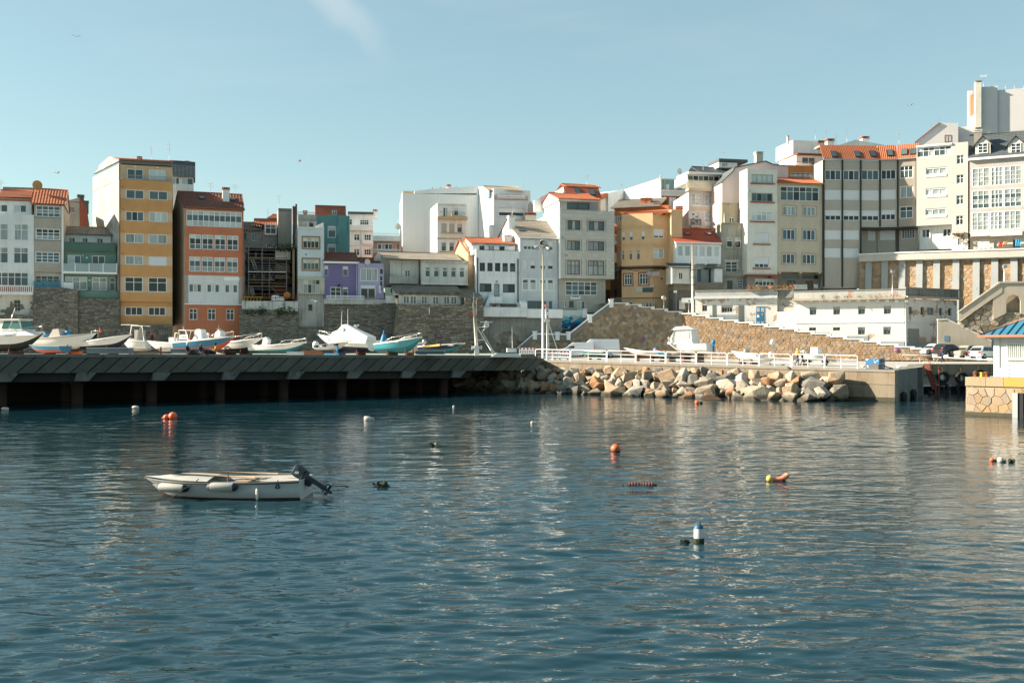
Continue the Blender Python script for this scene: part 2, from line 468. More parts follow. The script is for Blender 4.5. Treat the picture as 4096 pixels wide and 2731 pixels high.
# ---------------------------------------------------------------- concrete deck on columns (left half)
DP = Plane(-400, 70.2, 2150, 100)
dk = struct(DP.root('deck'))
PAN = mat('deck_panel', (0.115, 0.118, 0.10), 0.9, 0.5, 0.35, 0.3, dcol=(0.05, 0.052, 0.045), island=0.22)
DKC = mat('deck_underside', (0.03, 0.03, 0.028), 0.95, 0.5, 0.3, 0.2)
def dkz(x):
    return lerp(4.02, 3.67, x / DP.len)             # kerb top falls gently to the right
npan = int(DP.len / 1.22); pw = DP.len / npan
q = MB()
for i in range(npan):                                # kerb, in weathered lengths
    x0, x1 = i * pw, (i + 1) * pw
    j = random.uniform(-0.012, 0.012)
    q.hexa([(x0, -0.03 + j, dkz(x0) - 0.24), (x1, -0.03 + j, dkz(x1) - 0.24), (x1, 0.5, dkz(x1) - 0.24), (x0, 0.5, dkz(x0) - 0.24),
            (x0, -0.03 + j, dkz(x0)), (x1, -0.03 + j, dkz(x1)), (x1, 0.5, dkz(x1) - 0.02), (x0, 0.5, dkz(x0) - 0.02)])
q.build('kerb', CONCD, dk)
SK = 1.25
for i in range(npan + 1):                            # slanting precast panels, each its own piece
    x0, x1 = i * pw + 0.045 + random.uniform(0, 0.03), (i + 1) * pw - 0.045
    if i == npan: x1 = x0 + 0.9
    zt0, zt1 = dkz(min(x0, DP.len)) - 0.245, dkz(min(x1, DP.len)) - 0.245
    hb, inn = 1.20, 0.38
    p = MB(); j = random.uniform(0, 0.035)
    k0, k1 = 0.10, 0.22
    p.hexa([(x0 - SK, inn - j, zt0 - hb), (x1 - SK, inn - j, zt1 - hb), (x1 - SK, inn + .25, zt1 - hb), (x0 - SK, inn + .25, zt0 - hb),
            (x0, 0.06 - j, zt0), (x1, 0.06 - j, zt1), (x1, 0.31, zt1), (x0, 0.31, zt0)])
    p.build('panel', PAN, dk)
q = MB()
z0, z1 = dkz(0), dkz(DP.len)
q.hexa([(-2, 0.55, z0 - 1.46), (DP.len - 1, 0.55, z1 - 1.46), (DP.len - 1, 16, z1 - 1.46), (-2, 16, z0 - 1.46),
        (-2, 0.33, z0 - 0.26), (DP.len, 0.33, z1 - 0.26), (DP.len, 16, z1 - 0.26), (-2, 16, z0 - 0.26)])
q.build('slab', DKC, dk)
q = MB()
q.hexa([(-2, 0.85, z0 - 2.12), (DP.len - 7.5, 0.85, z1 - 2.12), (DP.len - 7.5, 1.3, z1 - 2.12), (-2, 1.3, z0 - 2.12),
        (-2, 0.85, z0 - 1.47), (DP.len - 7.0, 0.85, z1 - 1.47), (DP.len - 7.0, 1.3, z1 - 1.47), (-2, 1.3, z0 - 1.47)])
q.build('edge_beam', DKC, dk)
PAN2 = 0
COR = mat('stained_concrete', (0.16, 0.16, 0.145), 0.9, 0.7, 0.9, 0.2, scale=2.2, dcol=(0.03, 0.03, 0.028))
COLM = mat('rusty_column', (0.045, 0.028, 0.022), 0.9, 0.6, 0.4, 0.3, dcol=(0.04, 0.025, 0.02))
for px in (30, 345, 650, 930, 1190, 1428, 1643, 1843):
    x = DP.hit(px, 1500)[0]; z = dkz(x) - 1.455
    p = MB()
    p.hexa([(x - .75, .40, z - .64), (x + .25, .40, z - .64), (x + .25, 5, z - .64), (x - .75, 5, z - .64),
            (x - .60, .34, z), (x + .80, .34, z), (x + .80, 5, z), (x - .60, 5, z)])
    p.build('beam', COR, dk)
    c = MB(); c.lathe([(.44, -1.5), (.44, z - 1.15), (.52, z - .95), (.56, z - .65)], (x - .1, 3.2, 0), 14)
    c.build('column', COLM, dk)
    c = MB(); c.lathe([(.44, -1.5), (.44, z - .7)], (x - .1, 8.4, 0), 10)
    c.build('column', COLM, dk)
# slope of earth and stones below the deck and behind the quay
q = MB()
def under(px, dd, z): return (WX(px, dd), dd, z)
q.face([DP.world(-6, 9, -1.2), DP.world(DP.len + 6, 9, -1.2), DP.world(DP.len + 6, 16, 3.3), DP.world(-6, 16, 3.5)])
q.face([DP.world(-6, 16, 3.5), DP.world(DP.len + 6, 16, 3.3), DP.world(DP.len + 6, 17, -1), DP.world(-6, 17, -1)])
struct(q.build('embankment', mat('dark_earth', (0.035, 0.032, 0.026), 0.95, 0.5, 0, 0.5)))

# ---------------------------------------------------------------- quay wall (right half)
QP = Plane(2152, 104, 3580, 82)
qy = struct(QP.root('quay'))
QM = mat('quay_concrete', (0.25, 0.205, 0.145), 0.9, 0.6, 0.9, 0.3, dcol=(0.11, 0.065, 0.035))
QM2 = mat('quay_concrete_low', (0.23, 0.195, 0.145), 0.9, 0.5, 0.6, 0.35, dcol=(0.12, 0.065, 0.03))
ALG = mat('weed_band', (0.06, 0.055, 0.035), 0.85, 0.6, 0, 0.6)
def qz(x): return lerp(3.20, 2.60, x / QP.len)
xs = [-1.0, 9.0, 16.5, 23.0, QP.hit(3265, 1500)[0], QP.len]
for a, b in zip(xs, xs[1:]):
    p = MB(); a2, b2 = a + .012, b - .012
    p.hexa([(a2, 0, qz(a) - 1.22), (b2, 0, qz(b) - 1.22), (b2, .8, qz(b) - 1.22), (a2, .8, qz(a) - 1.22),
            (a2, 0, qz(a) - .20), (b2, 0, qz(b) - .20), (b2, .8, qz(b) - .2), (a2, .8, qz(a) - .2)])
    p.build('wall_block', QM, qy)
    p = MB()
    p.hexa([(a2, -.02, -1.5), (b2, -.02, -1.5), (b2, .8, -1.5), (a2, .8, -1.5),
            (a2, .03, qz(a) - 1.25), (b2, .03, qz(b) - 1.25), (b2, .8, qz(b) - 1.25), (a2, .8, qz(a) - 1.25)])
    p.build('wall_block', QM2, qy)
    p = MB()
    p.hexa([(a2, -.06, qz(a) - .195), (b2, -.06, qz(b) - .195), (b2, .9, qz(b) - .195), (a2, .9, qz(a) - .195),
            (a2, -.05, qz(a) + .01), (b2, -.05, qz(b) + .01), (b2, .9, qz(b) + .01), (a2, .9, qz(a) + .01)])
    p.build('coping', mat('coping_concrete', (0.24, 0.215, 0.18), 0.9, 0.4, 0.2, 0.3), qy)
p = MB(); x0 = QP.hit(3180, 1500)[0]
p.box((x0, -.055, -1), (QP.len - .005, -.022, .34)); p.build('weed_band', ALG, qy)
QE = Plane(3580, 82, 3690, 92.5)                    # dark end face of the quay
qe = struct(QE.root('quay_end'))
for k, (a, b) in enumerate(((0, .42), (.42, .8), (.8, 1))):
    p = MB(); L0 = QE.len
    y = (0, .0, .5)[k]
    t_ = (.1, .9, 1.5)[k]
    p.hexa([(a * L0 + .01, y, -1.5), (b * L0 - .01, y, -1.5), (b * L0 - .01, y + t_, -1.5), (a * L0 + .01, y + t_, -1.5),
            (a * L0 + .01, y, lerp(2.595, 2.70, a)), (b * L0 - .01, y, lerp(2.595, 2.7, b)), (b * L0 - .01, y + t_, lerp(2.595, 2.7, b)), (a * L0 + .01, y + t_, lerp(2.595, 2.7, a))])
    p.build('wall_block', CONCD, qe)
q = MB(); a = Vector((WX(3690, 92.5), 92.5)); b = Vector((WX(3694, 100), 100))
q.hexa([(a.x - 1.5, a.y, -1.5), (a.x, a.y, -1.5), (b.x, b.y, -1.5), (b.x - 1.5, b.y, -1.5), (a.x - 1.5, a.y, 2.69), (a.x, a.y, 2.69), (b.x, b.y, 2.84), (b.x - 1.5, b.y, 2.84)])
struct(q.build('quay_return', CONCD))

# inner dock with beam, piers and a dark undercroft
ID = Plane(3690, 100, 4500, 100)
idk = struct(ID.root('inner_dock'))
p = MB(); p.box((-.5, 0, 1.75), (ID.len, 1.0, 2.86)); p.build('edge_beam', QM, idk)
p = MB(); p.box((-.5, .5, .75), (ID.len, 1.2, 1.75)); p.build('lower_beam', mat('pale_concrete', (0.50, 0.43, 0.36), 0.85, 0.3, 0.3, 0.2), idk)
p = MB(); p.box((-.5, 2.0, -1), (ID.len, 2.6, .75)); p.build('back_wall', DKC, idk)
for px in (3765, 3850, 3925, 4000):
    x = ID.hit(px, 1460)[0]
    p = MB(); p.box((x - .22, -.10, .62), (x + .22, .55, 2.02)); p.build('pier_bracket', GALV, idk)
for px in (3806, 3960):
    x = ID.hit(px, 1500)[0]
    p = MB(); p.tube([(x, .6, -1.4), (x, .6, .8)], .17, 8); p.build('pile', GALV, idk)
    p = MB(); p.tube([(x - .45, .75, -1.4), (x - .45, .75, .8)], .1, 8); p.build('pile', GALV, idk)
p = MB(); p.box((-.5, .3, .60), (ID.len, .55, .74)); p.build('rail_beam', GALV, idk)

# ---------------------------------------------------------------- riprap
ROCKS = [mat('rock_%d' % i, c, 0.9, 0.75, 0.3, 1.0, 2.0, dcol=d, fine=2.6, tide=True) for i, (c, d) in enumerate([
    ((0.31, 0.27, 0.21), (0.15, 0.11, 0.07)), ((0.34, 0.265, 0.185), (0.20, 0.10, 0.05)), ((0.25, 0.225, 0.185), (0.11, 0.09, 0.07)),
    ((0.40, 0.365, 0.305), (0.21, 0.165, 0.115)), ((0.30, 0.165, 0.085), (0.14, 0.055, 0.025)), ((0.155, 0.15, 0.135), (0.07, 0.065, 0.055))])]
rk = struct(empty('rock_embankment', QP.world(0, -2, 0)))
rr = random.Random(11)
def rock(c, sx, sy, sz, m):
    bm = bmesh.new()
    for k in range(14):
        v = Vector((rr.gauss(0, 1), rr.gauss(0, 1), rr.gauss(0, 1))).normalized()
        mxx = max(abs(v.x), abs(v.y), abs(v.z))
        v = v.lerp(v / mxx, rr.uniform(.25, .75)) * rr.uniform(.82, 1.05)
        bm.verts.new((v.x * sx, v.y * sy, v.z * sz))
    r = bmesh.ops.convex_hull(bm, input=bm.verts)
    bmesh.ops.delete(bm, geom=[g for g in r['geom_interior'] if isinstance(g, bmesh.types.BMVert)], context='VERTS')
    bmesh.ops.dissolve_limit(bm, angle_limit=0.22, verts=bm.verts, edges=bm.edges)
    bmesh.ops.bevel(bm, geom=bm.edges[:], offset=0.055 * min(sx, sz), segments=1, affect='EDGES')
    me = bpy.data.meshes.new('rock'); bm.to_mesh(me); bm.free()
    me.materials.append(m)
    o = bpy.data.objects.new('rock', me); COL.objects.link(o); o.parent = rk
    o.location = Vector(c) - rk.location
    o.rotation_euler = (rr.uniform(-.5, .5), rr.uniform(-.5, .5), rr.uniform(0, 6.28))
    return o
xend = QP.hit(3375, 1560)[0]
for row, (out, zc, sz) in enumerate(((0.8, 2.1, .62), (1.7, 1.6, .74), (2.6, 1.0, .85), (3.5, .42, .85), (4.3, -.02, .7))):
    x = -11.5 + rr.uniform(0, 1)
    while x < xend - (0.8 + row * .15):
        s = sz * rr.choice((.5, .7, .85, 1.0, 1.2, 1.5))
        fr = min(1, max(0, (x + 2) / 20))
        o = out + rr.uniform(-.3, .3)
        y = -o
        if x < -1:                                    # the pile curls in below the deck
            y += (-1 - x) * .22
        z = zc + rr.uniform(-.22, .2) - max(0, x - 20) * .035 - (0.35 if x < 0 and row == 0 else 0)
        w = rr.random()
        mi = 0 if w < .3 else 1 if w < .5 else 2 if w < .65 else 3 if w < .86 else 4 if w < .93 else 5
        if x < 1: mi = (0, 2, 3, 1)[int(w * 3.99)]
        if row == 3 and mi == 3: mi = 1
        rock(QP.world(x + s * .6, y, z), s * rr.uniform(.85, 1.25), s * rr.uniform(.8, 1.1), s * rr.uniform(.62, .95), ROCKS[mi])
        x += s * rr.uniform(1.25, 1.6)
for px, py, s, mi, out in ((3075, 1535, .75, 4, 2.0), (3180, 1515, .85, 3, 1.1), (3270, 1555, 1.35, 5, 1.7), (3352, 1570, .95, 0, 1.4), (3235, 1583, 1.0, 5, 3.0), (3165, 1560, 1.0, 1, 2.6), (3318, 1596, .5, 1, 2.2)):
    x, z = QP.hit(px, py, -out)
    rock(QP.world(x, -out, z), s * 1.15, s * .9, s * .85, ROCKS[mi])

# ---------------------------------------------------------------- stone walls
_sv = {}
def stone_variant(m, k):
    key = (m.name, k)
    if key not in _sv:
        r = random.Random(k * 17 + 3); b = MB()
        f = [(-.5 + r.uniform(0, .08), -r.uniform(.3, 1), -.5 + r.uniform(0, .16)), (.5 - r.uniform(0, .08), -r.uniform(.3, 1), -.5 + r.uniform(0, .16)),
             (.5 - r.uniform(0, .08), -r.uniform(.3, 1), .5 - r.uniform(0, .16)), (-.5 + r.uniform(0, .08), -r.uniform(.3, 1), .5 - r.uniform(0, .16))]
        c = [(-.5, .3, -.5), (.5, .3, -.5), (.5, .3, .5), (-.5, .3, .5)]
        b.face(f)
        for i in range(4):
            j = (i + 1) % 4; b.face([c[i], c[j], f[j], f[i]])
        me = bpy.data.meshes.new('stone'); me.from_pydata(b.v, [], b.f); me.materials.append(m)
        # weld so that the stone is one island
        bm = bmesh.new(); bm.from_mesh(me); bmesh.ops.remove_doubles(bm, verts=bm.verts, dist=1e-5); bm.to_mesh(me); bm.free()
        _sv[key] = me
    return _sv[key]
def top_at(top, x):
    if x <= top[0][0]: return top[0][1]
    for (a, za), (b, zb) in zip(top, top[1:]):
        if a <= x <= b: return lerp(za, zb, (x - a) / max(b - a, 1e-6))
    return top[-1][1]
def finish_wall(root, pieces, m, cap=300):
    """pieces: (area, callable that makes a part, callable that adds to the joined rest)"""
    pieces.sort(key=lambda p: -p[0])
    for p in pieces[:cap]: p[1]()
    if len(pieces) > cap:
        b = MB()
        for p in pieces[cap:]: p[2](b)
        o = b.build('stones', m, root); stuff(o)
        bm = bmesh.new(); bm.from_mesh(o.data); bmesh.ops.remove_doubles(bm, verts=bm.verts, dist=1e-5); bm.to_mesh(o.data); bm.free()
def wall_core(P, root, top, thick, m, x0=0.0, x1=None):
    x1 = P.len if x1 is None else x1
    xs = sorted(set([x0, x1] + [min(max(t[0], x0), x1) for t in top]))
    b = MB()
    for a, c in zip(xs, xs[1:]):
        if c - a < 1e-4: continue
        za, zc = top_at(top, a + 1e-5), top_at(top, c - 1e-5)
        b.hexa([(a, 0, 0), (c, 0, 0), (c, thick, 0), (a, thick, 0), (a, 0, za), (c, 0, zc), (c, thick, zc), (a, thick, za)])
    return b.build('core', m, root)
def coursed_wall(label, px0, d0, px1, d1, base, top_px, m, mortar, rh=(.13, .27), rw=(.22, .85), thick=.8, seed=1, proud=.11, cap=300, ztop_cut=0.0, skip=None):
    r = random.Random(seed)
    P = Plane(px0, d0, px1, d1, base)
    root = P.root('stone_wall'); tag(root, label, 'wall')
    top = [P.hit(a, b) for a, b in top_px]
    wall_core(P, root, top, thick, mortar)
    pieces = []
    zmax = max(t[1] for t in top)
    z = 0.0
    while z < zmax:
        h = r.uniform(*rh); x = r.uniform(-.4, 0)
        while x < P.len:
            w = r.uniform(*rw)
            xa, xb = max(x, 0), min(x + w, P.len)
            x += w
            if xb - xa < .1: continue
            zt = min(top_at(top, xa), top_at(top, xb)) - ztop_cut
            h2 = min(h, zt - z)
            if h2 < .06: continue
            if skip and skip((xa + xb) / 2, z + h2 / 2): continue
            g = .018
            w2, hh = xb - xa - 2 * g, h2 - 2 * g
            cx, cz = (xa + xb) / 2, z + h2 / 2 + r.uniform(-.05, .05)
            hh *= r.uniform(.75, 1.25)
            pr = proud * r.uniform(.4, 1.2); k = r.randrange(8)
            def mk(cx=cx, cz=cz, w2=w2, hh=hh, pr=pr, k=k):
                o = bpy.data.objects.new('stone', stone_variant(m, k)); COL.objects.link(o); o.parent = root
                o.location = (cx, 0, cz); o.scale = (w2, pr, hh)
            def ad(b, cx=cx, cz=cz, w2=w2, hh=hh, pr=pr, k=k):
                me = stone_variant(m, k); n = len(b.v)
                b.v += [(cx + v.co.x * w2, v.co.y * pr, cz + v.co.z * hh) for v in me.vertices]
                for p in me.polygons:
                    b.f.append(tuple(n + i for i in p.vertices)); b.m.append(0); b.sm.append(False)
            pieces.append((w2 * hh, mk, ad))
        z += h
    finish_wall(root, pieces, m, cap)
    return P, root, top
def clip(poly, a, b):                                # keep what is nearer to a than to b
    mx_, my_ = (a[0] + b[0]) / 2, (a[1] + b[1]) / 2
    nx, ny = b[0] - a[0], b[1] - a[1]
    out = []
    for i in range(len(poly)):
        p, q_ = poly[i], poly[(i + 1) % len(poly)]
        dp = (p[0] - mx_) * nx + (p[1] - my_) * ny; dq = (q_[0] - mx_) * nx + (q_[1] - my_) * ny
        if dp <= 0: out.append(p)
        if dp * dq < 0:
            t = dp / (dp - dq); out.append((lerp(p[0], q_[0], t), lerp(p[1], q_[1], t)))
    return out
def rubble(P, root, top, m, cell=(.85, .62), seed=1, proud=.10, cap=300, x0=0.0, x1=None, lean=0.0, bottom=None, part='stone'):
    """irregular stones, a jittered Voronoi pattern; every stone a piece with its own edges"""
    r = random.Random(seed)
    x1 = P.len if x1 is None else x1
    zmax = max(t[1] for t in top)
    nx, nz_ = int((x1 - x0) / cell[0]) + 3, int(zmax / cell[1]) + 3
    pt = {}
    for i in range(-1, nx):
        for j in range(-1, nz_):
            pt[i, j] = (x0 + (i + .5 * (j % 2) + r.uniform(-.1, .6)) * cell[0], (j + r.uniform(0, .7)) * cell[1])
    pieces = []
    for (i, j), c in pt.items():
        if not (x0 < c[0] < x1) or c[1] > top_at(top, c[0]) - .05 or c[1] < (top_at(bottom, c[0]) if bottom else 0): continue
        poly = [(c[0] - 2, c[1] - 2), (c[0] + 2, c[1] - 2), (c[0] + 2, c[1] + 2), (c[0] - 2, c[1] + 2)]
        for di in (-2, -1, 0, 1, 2):
            for dj in (-2, -1, 0, 1, 2):
                if (di or dj) and (i + di, j + dj) in pt:
                    poly = clip(poly, c, pt[i + di, j + dj])
                    if len(poly) < 3: break
            if len(poly) < 3: break
        if len(poly) < 3: continue
        poly = [(min(max(x, x0), x1), min(max(z, 0), top_at(top, x))) for x, z in poly]
        ar = abs(sum(poly[k][0] * poly[(k + 1) % len(poly)][1] - poly[(k + 1) % len(poly)][0] * poly[k][1] for k in range(len(poly)))) / 2
        if ar < .05: continue
        cx = sum(p[0] for p in poly) / len(poly); cz = sum(p[1] for p in poly) / len(poly)
        pr = proud * r.uniform(.3, 1.2)
        f1, f2 = 1 - .025 / math.sqrt(ar), .86
        def mesh(b, poly=poly, cx=cx, cz=cz, pr=pr, f1=f1, f2=f2):
            k = len(b.v); n = len(poly)
            b.v += [((x - cx) * f1 + cx, .04 + lean * z, (z - cz) * f1 + cz) for x, z in poly]
            b.v += [((x - cx) * f1 + cx, -pr * .55 + lean * z, (z - cz) * f1 + cz) for x, z in poly]
            b.v += [((x - cx) * f2 + cx, -pr + lean * z, (z - cz) * f2 + cz) for x, z in poly]
            for lv in (0, 1):
                for a in range(n):
                    c2 = (a + 1) % n
                    b.f.append((k + lv * n + a, k + lv * n + c2, k + lv * n + n + c2, k + lv * n + n + a)); b.m.append(0); b.sm.append(False)
            b.f.append(tuple(k + 2 * n + a for a in range(n))); b.m.append(0); b.sm.append(False)
        def mk(mesh=mesh):
            b = MB(); mesh(b); b.build(part, m, root)
        pieces.append((ar, mk, mesh))
    finish_wall(root, pieces, m, cap)

SLW = mat('dark_slate_stone', (0.25, 0.23, 0.19), 0.9, 0.7, 0.35, 0.5, 1.2, dcol=(0.10, 0.09, 0.075), island=0.45)
SLM = mat('dark_mortar', (0.15, 0.14, 0.115), 0.95, 0.6, 0.3, 0.5)
RUB = mat('tan_rubble', (0.29, 0.20, 0.12), 0.9, 0.7, 0.0, 0.9, 1.8, dcol=(0.16, 0.105, 0.065), island=0.24)
RUBM = mat('tan_mortar', (0.31, 0.25, 0.175), 0.95, 0.5, 0.2, 0.5)
# ---------------------------------------------------------------- buildings
PANES = {'d': GD, 't': GT, 'c': GC, 'l': GL, 'u': GB}
FR = {'w': FRAMEW, 'b': FRAMEB, 'k': FRAMEK, 'y': FRAMEY, 'g': FRAMEG, 'e': FRAMEE, 'n': FRAMEG}
WRE = re.compile(r'^([wbkygen])(\d+)(?:x(\d+))?([dtclu]+)(?:([sS])(\d+))?(q)?(m)?$')

def sheet(b, e0, e1, r1, r0, tw=.34, amp=.05, rows=8, thick=.07, step=.03, mi=0):
    """tiled slope: wavy across, stepped up the slope; e = eave left/right, r = ridge left/right"""
    e0, e1, r1, r0 = map(Vector, (e0, e1, r1, r0))
    n = max(2, int((e1 - e0).length / tw)); m = n * 4
    nrm = (e1 - e0).cross(r0 - e0).normalized()
    if nrm.z < 0: nrm = -nrm
    R = []
    for k in range(rows):
        for t, lift in ((k / rows, step), ((k + 1) / rows, 0.0)):
            a, c = e0.lerp(r0, t), e1.lerp(r1, t)
            R.append([a.lerp(c, i / m) + nrm * (lift + amp * (.5 + .5 * math.cos(2 * math.pi * i / 4))) for i in range(m + 1)])
    b.grid(R, mi, smooth=False)
    u = [p - nrm * thick for p in (e0, e1, r1, r0)]
    b.face(u[::-1], mi)
    for i in range(m):
        a, c = R[0][i], R[0][i + 1]
        b.face([a - nrm * (thick + .02), c - nrm * (thick + .02), c, a], mi)
    for i, (p, qq) in enumerate(((e0, r0), (e1, r1))):
        b.face([p - nrm * thick, qq - nrm * thick, qq + nrm * amp, p + nrm * amp], mi)

class House(Plane):
    def __init__(s, name, label, reg, xl, dl, xr, dr, ybot, cat='building', root=None, th=9.0, BL=None, BR=None, z0=None):
        s.reg = reg
        pl, pr = reg[0] + xl * SS, reg[0] + xr * SS
        super().__init__(pl, dl, pr, dr, 0.0)
        s.z0 = WZ(reg[1] + ybot * SS, dl) if z0 is None else z0
        s.th = th
        if root is None:
            s.own = empty(name, (s.a.x, s.a.y, s.z0), s.rz); tag(s.own, label, cat); s.T = None
        else:
            s.own = root.own
            M = Matrix.Translation((root.a.x, root.a.y, root.z0)) @ Matrix.Rotation(root.rz, 4, 'Z')
            s.T = M.inverted() @ (Matrix.Translation((s.a.x, s.a.y, s.z0)) @ Matrix.Rotation(s.rz, 4, 'Z'))
        def loc(pd, dflt):
            if pd is None: return dflt
            p = Vector((WX(pd[0], pd[1]), pd[1])) - s.a
            return Vector((p.dot(s.d), p.dot(s.n)))
        s.bl = loc(BL, Vector((0, th))); s.br = loc(BR, Vector((s.len, th)))
    def put(s, o):
        if s.T is not None: o.matrix_basis = s.T @ o.matrix_basis
        return o
    def uz(s, x, y, off=0.0):
        return s.hit(s.reg[0] + x * SS, s.reg[1] + y * SS, off)
    def lx(s, y):                                     # left and right boundary at depth y
        return s.bl.x * y / s.bl.y
    def rx(s, y):
        return s.len + (s.br.x - s.len) * y / s.br.y
    def mb(s, b, name, m):
        return s.put(b.build(name, m, s.own))
    # ---- wall block with real openings
    def block(s, y0, y1, m, wins='', zones=(), x=None, off=0.0, depth=None, name='wall', sidem=None, rec=.15, skew=True, toph=None, slab=None):
        """front from eave row y0 down to row y1 (enlarged-crop rows, read at the left end of the block)"""
        if x is None:
            x0, x1 = s.lx(off), s.rx(off)
            xm = (s.a.x, ) and None
            zt = s.hit(s._px(x0, off), s.reg[1] + y0 * SS, off)[1]; zb = s.hit(s._px(x0, off), s.reg[1] + y1 * SS, off)[1]
        else:
            x0, x1 = s.uz(x[0], 0, off)[0], s.uz(x[1], 0, off)[0]
            zt, zb = s.uz(x[0], y0, off)[1], s.uz(x[0], y1, off)[1]
        depth = s.th - off if depth is None else depth
        mats = [m]; zs = []
        for (a, c, d, e, zm) in zones:
            if zm not in mats: mats.append(zm)
            ua, za = s.uz(a, c, off); uc, zc = s.uz(d, e, off)
            zs.append((max(ua, x0), min(uc, x1), zc, za, mats.index(zm)))
        sm = mats.index(sidem) if sidem in mats else (len(mats) if sidem else 0)
        if sidem and sidem not in mats: mats.append(sidem)
        W_ = []
        for row in [w.strip() for w in wins.split(';') if w.strip()]:
            head, tail = row.split(':')
            ya, yb, code = head.split()
            za = zb2 = None
            for seg in tail.split():
                a, c = map(float, seg.replace('~', ' ').split())
                ua = s.uz(a, 0, off)[0]; uc = s.uz(c, 0, off)[0]
                if za is None:
                    za = s.uz((a + c) / 2, float(ya), off)[1]; zb2 = s.uz((a + c) / 2, float(yb), off)[1]
                W_.append((ua, uc, zb2, za, code))
        W_ = [w for w in W_ if w[1] > x0 and w[0] < x1]
        W_ = [(max(w[0], x0 + .02), min(w[1], x1 - .02), max(w[2], zb + .02), min(w[3], zt - .02), w[4]) for w in W_]
        X = sorted(set([x0, x1] + [v for w in W_ for v in w[:2]] + [min(max(v, x0), x1) for q_ in zs for v in q_[:2]]))
        Z = sorted(set([zb, zt] + [v for w in W_ for v in w[2:4]] + [min(max(v, zb), zt) for q_ in zs for v in q_[2:4]]))
        b = MB()
        for xa, xb in zip(X, X[1:]):
            for za, zc in zip(Z, Z[1:]):
                if xb - xa < 1e-5 or zc - za < 1e-5: continue
                cx, cz = (xa + xb) / 2, (za + zc) / 2
                if any(w[0] < cx < w[1] and w[2] < cz < w[3] for w in W_): continue
                mi = 0
                for q_ in zs:
                    if q_[0] < cx < q_[1] and q_[2] < cz < q_[3]: mi = q_[4]
                b.face([(xa, off, za), (xb, off, za), (xb, off, zc), (xa, off, zc)], mi)
        for (ua, uc, za, zc, code) in W_:             # reveals
            y0_, y1_ = off, off + rec
            b.face([(ua, y0_, za), (ua, y1_, za), (ua, y1_, zc), (ua, y0_, zc)]); b.face([(uc, y1_, za), (uc, y0_, za), (uc, y0_, zc), (uc, y1_, zc)])
            b.face([(ua, y0_, zc), (ua, y1_, zc), (uc, y1_, zc), (uc, y0_, zc)]); b.face([(ua, y1_, za), (ua, y0_, za), (uc, y0_, za), (uc, y1_, za)])
        yb_ = off + depth
        bl, br = ((s.lx(yb_) if skew else x0), (s.rx(yb_) if skew else x1)) if x is None else (x0, x1)
        b.face([(bl, yb_, zb), (x0, off, zb), (x0, off, zt), (bl, yb_, zt)], sm)
        b.face([(x1, off, zb), (br, yb_, zb), (br, yb_, zt), (x1, off, zt)], sm)
        b.face([(br, yb_, zb), (bl, yb_, zb), (bl, yb_, zt), (br, yb_, zt)], sm)
        b.face([(x0, off, zt), (x1, off, zt), (br, yb_, zt), (bl, yb_, zt)], sm)
        if zb > .3: b.face([(x0, off, zb), (bl, yb_, zb), (br, yb_, zb), (x1, off, zb)])
        s.mb(b, name, mats)
        for w in W_: s.window(*w, off=off + rec)
        s.last = (x0, x1, zb, zt, off, depth)
        return s.last
    def _px(s, x, y):
        p = s.a + s.d * x + s.n * y
        return CX + p.x / p.y * F
    def window(s, ua, uc, za, zc, code, off=.15):
        g = WRE.match(code)
        fm, nc, nr, pn, sh, sp, sill, sur = g.groups()
        nc, nr = int(nc), int(nr or 1)
        w, h = uc - ua, zc - za
        fw = min(.095, w * .08); mw = min(.075, w / nc * .16)
        if fm == 'n': fw = mw = .03
        m = FR[fm]
        b = MB()
        y0, y1 = off - .06, off + .03
        b.box((ua, y0, za), (ua + fw, y1, zc)); b.box((uc - fw, y0, za), (uc, y1, zc))
        b.box((ua + fw, y0, za), (uc - fw, y1, za + fw)); b.box((ua + fw, y0, zc - fw), (uc - fw, y1, zc))
        xs_ = [lerp(ua + fw, uc - fw, i / nc) for i in range(nc + 1)]
        if nr == 2: zr = [za + fw, za + fw + (h - 2 * fw) * .66, zc - fw]
        elif nr == 3 and h > 1.6: zr = [za + fw, za + fw + (h - 2 * fw) * .33, za + fw + (h - 2 * fw) * .76, zc - fw]
        else: zr = [lerp(za + fw, zc - fw, i / nr) for i in range(nr + 1)]
        for x in xs_[1:-1]: b.box((x - mw / 2, y0 + .004, za + fw), (x + mw / 2, y1, zc - fw))
        tw_ = mw * (.8 if nr < 4 else .55)
        for z in zr[1:-1]: b.box((ua + fw, y0 + .008, z - tw_ / 2), (uc - fw, y1, z + tw_ / 2))
        if sur:                                        # raised surround
            for bx_ in (((ua - .16, -off + off - .17, za - .16), (ua, off - .14, zc + .16)), ((uc, -.17 + 0, za - .16), (uc + .16, off - .14, zc + .16))):
                pass
        win = s.mb(b, 'window', m)
        wi = win
        k = 0
        def sub(name, a, c, mm):
            o = ubox(name, a, c, mm, wi)
            return o
        for i in range(nc):
            for j in range(nr):
                sub('pane', (xs_[i] , off + .001, zr[j]), (xs_[i + 1], off + .012, zr[j + 1]), PANES[pn[k % len(pn)]]); k += 1
        if sh:
            f = int(sp) / 100
            mm = SHUT if sh == 's' else SHUTC
            zs = zc - (h - fw) * f
            bb = MB(); n = max(1, int((zc - zs) / .11)); hh = (zc - .01 - zs) / n
            for i in range(n):
                bb.box((ua + .015, off - .085 - (.012 if i % 2 else 0), zs + i * hh), (uc - .015, off - .061, zs + (i + 1) * hh - .006))
            bb.box((ua + .015, off - .084, zs), (uc - .015, off - .0615, zc - .01))
            bb.build('shutter', mm, wi)
        if sill:
            bb = MB(); bb.box((ua - .12, off - .30, za - .11), (uc + .12, off - .0, za - .001)); bb.build('sill', WHITE, wi)
